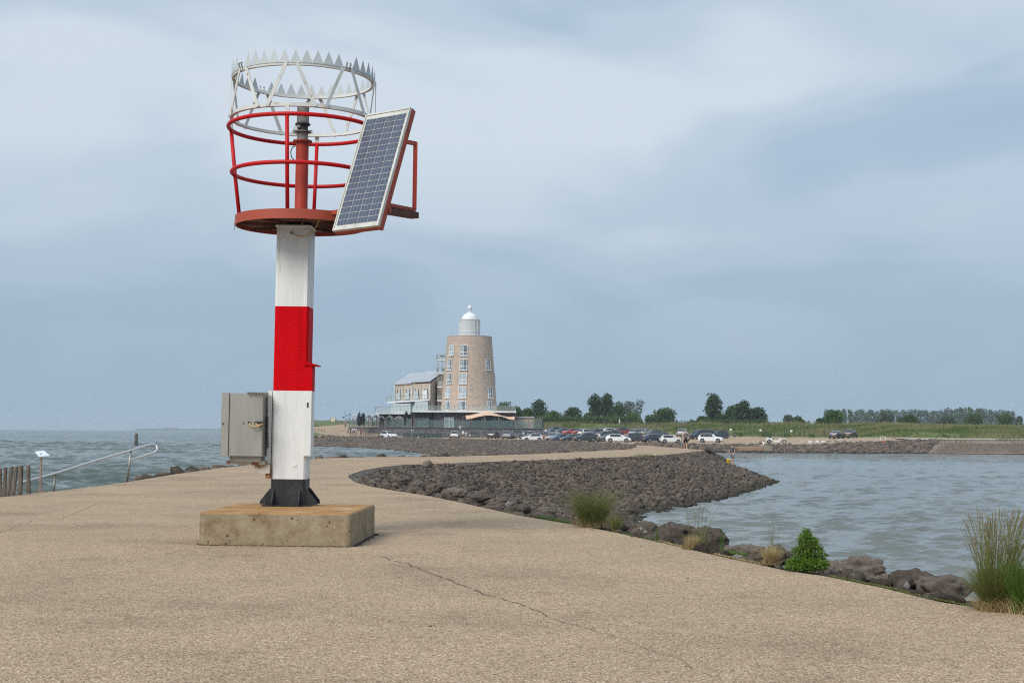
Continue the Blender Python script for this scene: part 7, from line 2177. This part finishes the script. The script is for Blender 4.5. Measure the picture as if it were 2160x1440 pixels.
# ================================================================== TREES
M_BARK = mat('bark', (.10, .085, .065), .95)
LEAFS = {'dark': leaf_mat('leaf_dark', (.018, .042, .010), (.038, .078, .020), (.075, .13, .036), .5),
         'mid': leaf_mat('leaf_mid', (.028, .065, .014), (.06, .11, .028), (.12, .18, .05), .5),
         'bright': leaf_mat('leaf_bright', (.03, .08, .012), (.065, .135, .025), (.13, .21, .05), .5),
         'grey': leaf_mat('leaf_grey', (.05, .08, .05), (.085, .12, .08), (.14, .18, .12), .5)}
def tree(label, px, D, top, w, kind, shape='round', base=897, n_=None, group='trees behind the grass bank', lsz=None):
    b = A(px, base, D); z0 = 2.6; h = A(px, top, D).z - z0; wm = w * D / 3000
    T = thing('tree', label, 'tree', (b.x, D, z0), group=group)
    part('trunk', MB().tube([(0, 0, -.3), (.02 * h, 0, h * .35), (0, .1, h * .8)], [h * .022 + .05, h * .016 + .04, .04], 8), M_BARK, T)
    lm = MB(); lob = []
    r_ = np.random.default_rng(int(px * 13 + top))
    nl = 26 if shape != 'round' else 30
    for k in range(nl):
        t = (k + .5) / nl
        if shape == 'poplar':
            zz = h * (.10 + .86 * t); R = wm / 2 * (.95 * sin(pi * (.12 + .8 * (1 - t) ** .9)) ** .8 + .1) ; a = k * 2.4; rr = R * r_.uniform(.1, .62); s = R * r_.uniform(.28, .48) + .2
        elif shape == 'umbrella':
            zz = h * (.55 + .4 * r_.random()); a = k * 2.4; rr = wm / 2 * math.sqrt(r_.random()) * .85; s = wm * .11 * r_.uniform(.7, 1.2); zz -= rr * .12
        else:
            u = r_.random(); zz = h * (.18 + .74 * t); R = wm / 2 * math.sqrt(max(.08, 1 - ((t - .40) / .68) ** 2)); a = k * 2.4 + r_.normal() * .3; rr = R * r_.uniform(.25, .8); s = wm * r_.uniform(.10, .19)
        x, y = rr * cos(a), rr * sin(a)
        lob.append((x, y, zz, s * 1.1, s * 1.1, s * .85))
        if k % 3 == 0: lm.tube([(0, 0, zz * .55), (x * .5, y * .5, zz * .8), (x, y, zz)], [h * .008 + .02, .03, .015], 5)
    part('limbs', lm, M_BARK, T)
    n2 = n_ or int(2600 * min(1.6, max(.5, w / 45)))
    o = leaf_cloud('crown', lob, n2, lsz or (.42 if D < 450 else .9), LEAFS[kind], T, .75, .45)
    o['kind'] = 'stuff'
    return T
tree('round green treetop just right of the tower above the terrace railing', 1065, 372, 851, 52, 'mid')
tree('smaller tree touching the right end of the terrace railing', 1088, 368, 857, 34, 'mid')
tree('pointed dark tree between the tower and the first hedge', 1137, 385, 844, 42, 'dark', 'poplar')
tree('low tree at the left foot of the pointed dark tree', 1112, 372, 861, 40, 'mid')
tree('light green bushy tree right of the pointed dark tree', 1165, 372, 869, 52, 'bright')
tree('dark low tree with two knobs left of the tall poplars', 1210, 378, 860, 46, 'dark')
tree('left one of the two tall poplars', 1256, 388, 831, 40, 'dark', 'poplar', n_=3600)
tree('right one of the two tall poplars', 1281, 390, 830, 32, 'dark', 'poplar', n_=3000)
tree('rounded dark tree at the right foot of the tall poplars', 1301, 382, 856, 42, 'dark')
tree('low bush filling the foot of the tall poplars on the left', 1240, 374, 872, 30, 'mid')
tree('pale umbrella shaped tree far behind the tall poplars', 1323, 620, 841, 66, 'grey', 'umbrella', n_=2600, lsz=.6, group='faint far trees')
tree('low light green bush right of the rounded dark tree', 1336, 372, 874, 44, 'bright')
tree('low green bush left of the lone round tree', 1374, 374, 879, 40, 'mid')
tree('lone round green tree in the middle of the bank', 1403, 380, 862, 56, 'mid')
tree('tall pointed poplar right of the blue van', 1504, 380, 831, 40, 'dark', 'poplar', n_=3800)
tree('low bushes at the left foot of the tall pointed poplar', 1483, 374, 880, 38, 'mid')
tree('left rounded top of the wide dark tree group', 1543, 378, 855, 36, 'mid')
tree('highest rounded tree of the wide dark group', 1566, 372, 848, 52, 'dark', n_=4200)
tree('right lower tree of the wide dark group', 1596, 372, 862, 46, 'dark', n_=3400)
tree('low spreading tree ending the wide dark group on the right', 1522, 372, 876, 40, 'dark')
tree('small pale bluish tree left of a small green one', 1662, 560, 877, 22, 'grey', group='faint far trees', n_=900)
tree('small green tree between the dark group and the bright tree', 1683, 400, 880, 30, 'mid')
tree('bright green tree in front of the left end of the far poplar row', 1757, 350, 867, 44, 'bright', n_=3200)
tree('low dark bush left of the bright green tree', 1733, 350, 884, 30, 'dark')
tree('grey green tree standing before the far poplar row', 1866, 470, 874, 36, 'grey', n_=2200)
tree('dark green low tree before the far poplar row', 1918, 350, 880, 52, 'dark', n_=2800)
tree('pale low tree beneath the far poplar row', 1998, 430, 878, 46, 'grey', n_=2400)
tree('dull green tree below the highest part of the poplar row', 2055, 420, 875, 52, 'mid', n_=2600)
tree('rounded green tree at the right end of the far poplar row', 2121, 420, 873, 38, 'mid', n_=2200)
tree('small sparse tree at the right border of the photo', 2150, 620, 878, 14, 'grey', group='faint far trees', n_=500)
# far row of poplars: individual trees from four built ones
far_src = []
for k in range(56):
    px = 1741 + k * 7.2 + rng.uniform(-1.5, 1.5)
    D = 900 + rng.uniform(-30, 60); topy = 866 + rng.uniform(-1.5, 2.2) + 2.2 * noise.noise(Vector((k * .25, 0, 0))) + (3 if k > 52 else 0) - (3.5 if 33 < k < 48 else 0) - (2 if k < 4 else 0)
    x = (px - 1080) / 3000 * D; h = A(px, topy, D).z - 2.6
    if k < 5:
        T = thing('poplar_tree', 'tall hazy poplar in the long far row', 'tree', (0, 0, 0), group='poplars in the long far row')
        part('trunk', MB().tube([(0, 0, -.3), (0, 0, 7), (0, 0, 12)], [.28, .2, .1], 6), mat('pale_bark', (.28, .28, .26), .9) if k == 0 else bpy.data.materials['pale_bark'], T)
        lob = [(rng.normal() * .5, rng.normal() * .5, 4 + 10.6 * (i / 10), 1.5 - .8 * abs(i / 10 - .4), 1.4, 1.0) for i in range(11)]
        o = leaf_cloud('crown', lob, 520, .9, LEAFS['mid'] if k % 2 else LEAFS['grey'], T, .7, .4); o['kind'] = 'stuff'
        far_src.append(T)
    else:
        T = copy_tree(far_src[int(rng.integers(0, 5))])
    T.location = (x, D, 2.6); T.rotation_euler = (0, 0, rng.uniform(0, 6.28)); s = h / 15.2; T.scale = (s * rng.uniform(.85, 1.3), s * 1.1, s)
# misty woods on the horizon
V, Fq = [], []
lobf = []
for k in range(150):
    px = 1410 + k * 5.0; D = 1150 + rng.uniform(-80, 150); x = (px - 1080) / 3000 * D
    tp = 887 + 3 * noise.noise(Vector((k * .2, 3, 0))) + (0 if px < 1480 else 2.5 * min(1, (px - 1480) / 60))
    h = A(px, tp, D).z - 2.6
    lobf.append((x, D, 2.6 + h * .45, 3.0, 3.0, h * .52))
T = leaf_cloud('far_woods', lobf, 9000, 1.6, LEAFS['dark'], None, .7, .3)
stuff(T, 'low misty woods along the horizon behind the bank', 'woods')
# hedge filling between the trees on the bank
lobh = []
for px in np.arange(1095, 1345, 5):
    D = 366 + rng.uniform(-3, 4); x = (px - 1080) / 3000 * D; tp = 877 + 4 * noise.noise(Vector((px * .06, 0, 0))); h = A(px, tp, D).z - 2.9
    lobh.append((x, D, 2.9 + h * .45, .9, .9, h * .55))
for px in list(np.arange(1460, 1620, 6)):
    D = 368 + rng.uniform(-3, 4); x = (px - 1080) / 3000 * D; tp = 885 + 3 * noise.noise(Vector((px * .06, 0, 0))); h = A(px, tp, D).z - 2.9
    lobh.append((x, D, 2.9 + h * .45, .9, .9, h * .55))
T = leaf_cloud('undergrowth', lobh, 13000, .42, LEAFS['mid'], None, .75, .35)
stuff(T, 'continuous shrubs filling the gaps between the trees on the bank', 'shrubs')
# small yellow green shrubs at the foot of the bank
lobs = []
for px in (1480, 1552, 1562, 1610, 1622, 1660, 1712, 1835, 1870, 1995, 2140, 2155):
    f = max(0, (px - 1385) / 480); D = 322 - 46 * min(f, 1.2); b = A(px, 917 + min(f, 1.2) * 6.5, D); lobs.append((b.x, b.y, b.z + .3, .8, .6, .5))
stuff(leaf_cloud('bank_foot_weeds', lobs, 2600, .22, LEAFS['bright'], None, .6, .3), 'yellowish green weeds along the foot of the bank', 'weeds')

# ================================================================== haze
hb = MB().hexa([(-3900, -58, -3.6), (3950, -58, -3.6), (3950, 3950, -3.6), (-3900, 3950, -3.6), (-3900, -58, 33), (3950, -58, 33), (3950, 3950, 33), (-3900, 3950, 33)])
MH = bpy.data.materials.new('haze'); MH.use_nodes = True
t = MH.node_tree; t.nodes.clear()
vo_ = N(t, 'ShaderNodeVolumePrincipled'); vo_.inputs['Density'].default_value = .00018; vo_.inputs['Color'].default_value = (.80, .88, .96, 1); vo_.inputs['Anisotropy'].default_value = 0.0
ou = N(t, 'ShaderNodeOutputMaterial'); t.links.new(vo_.outputs[0], ou.inputs['Volume'])
stuff(link('haze', mesh_of('haze', hb, MH)), 'pale sea haze in the air over the whole place', 'haze')
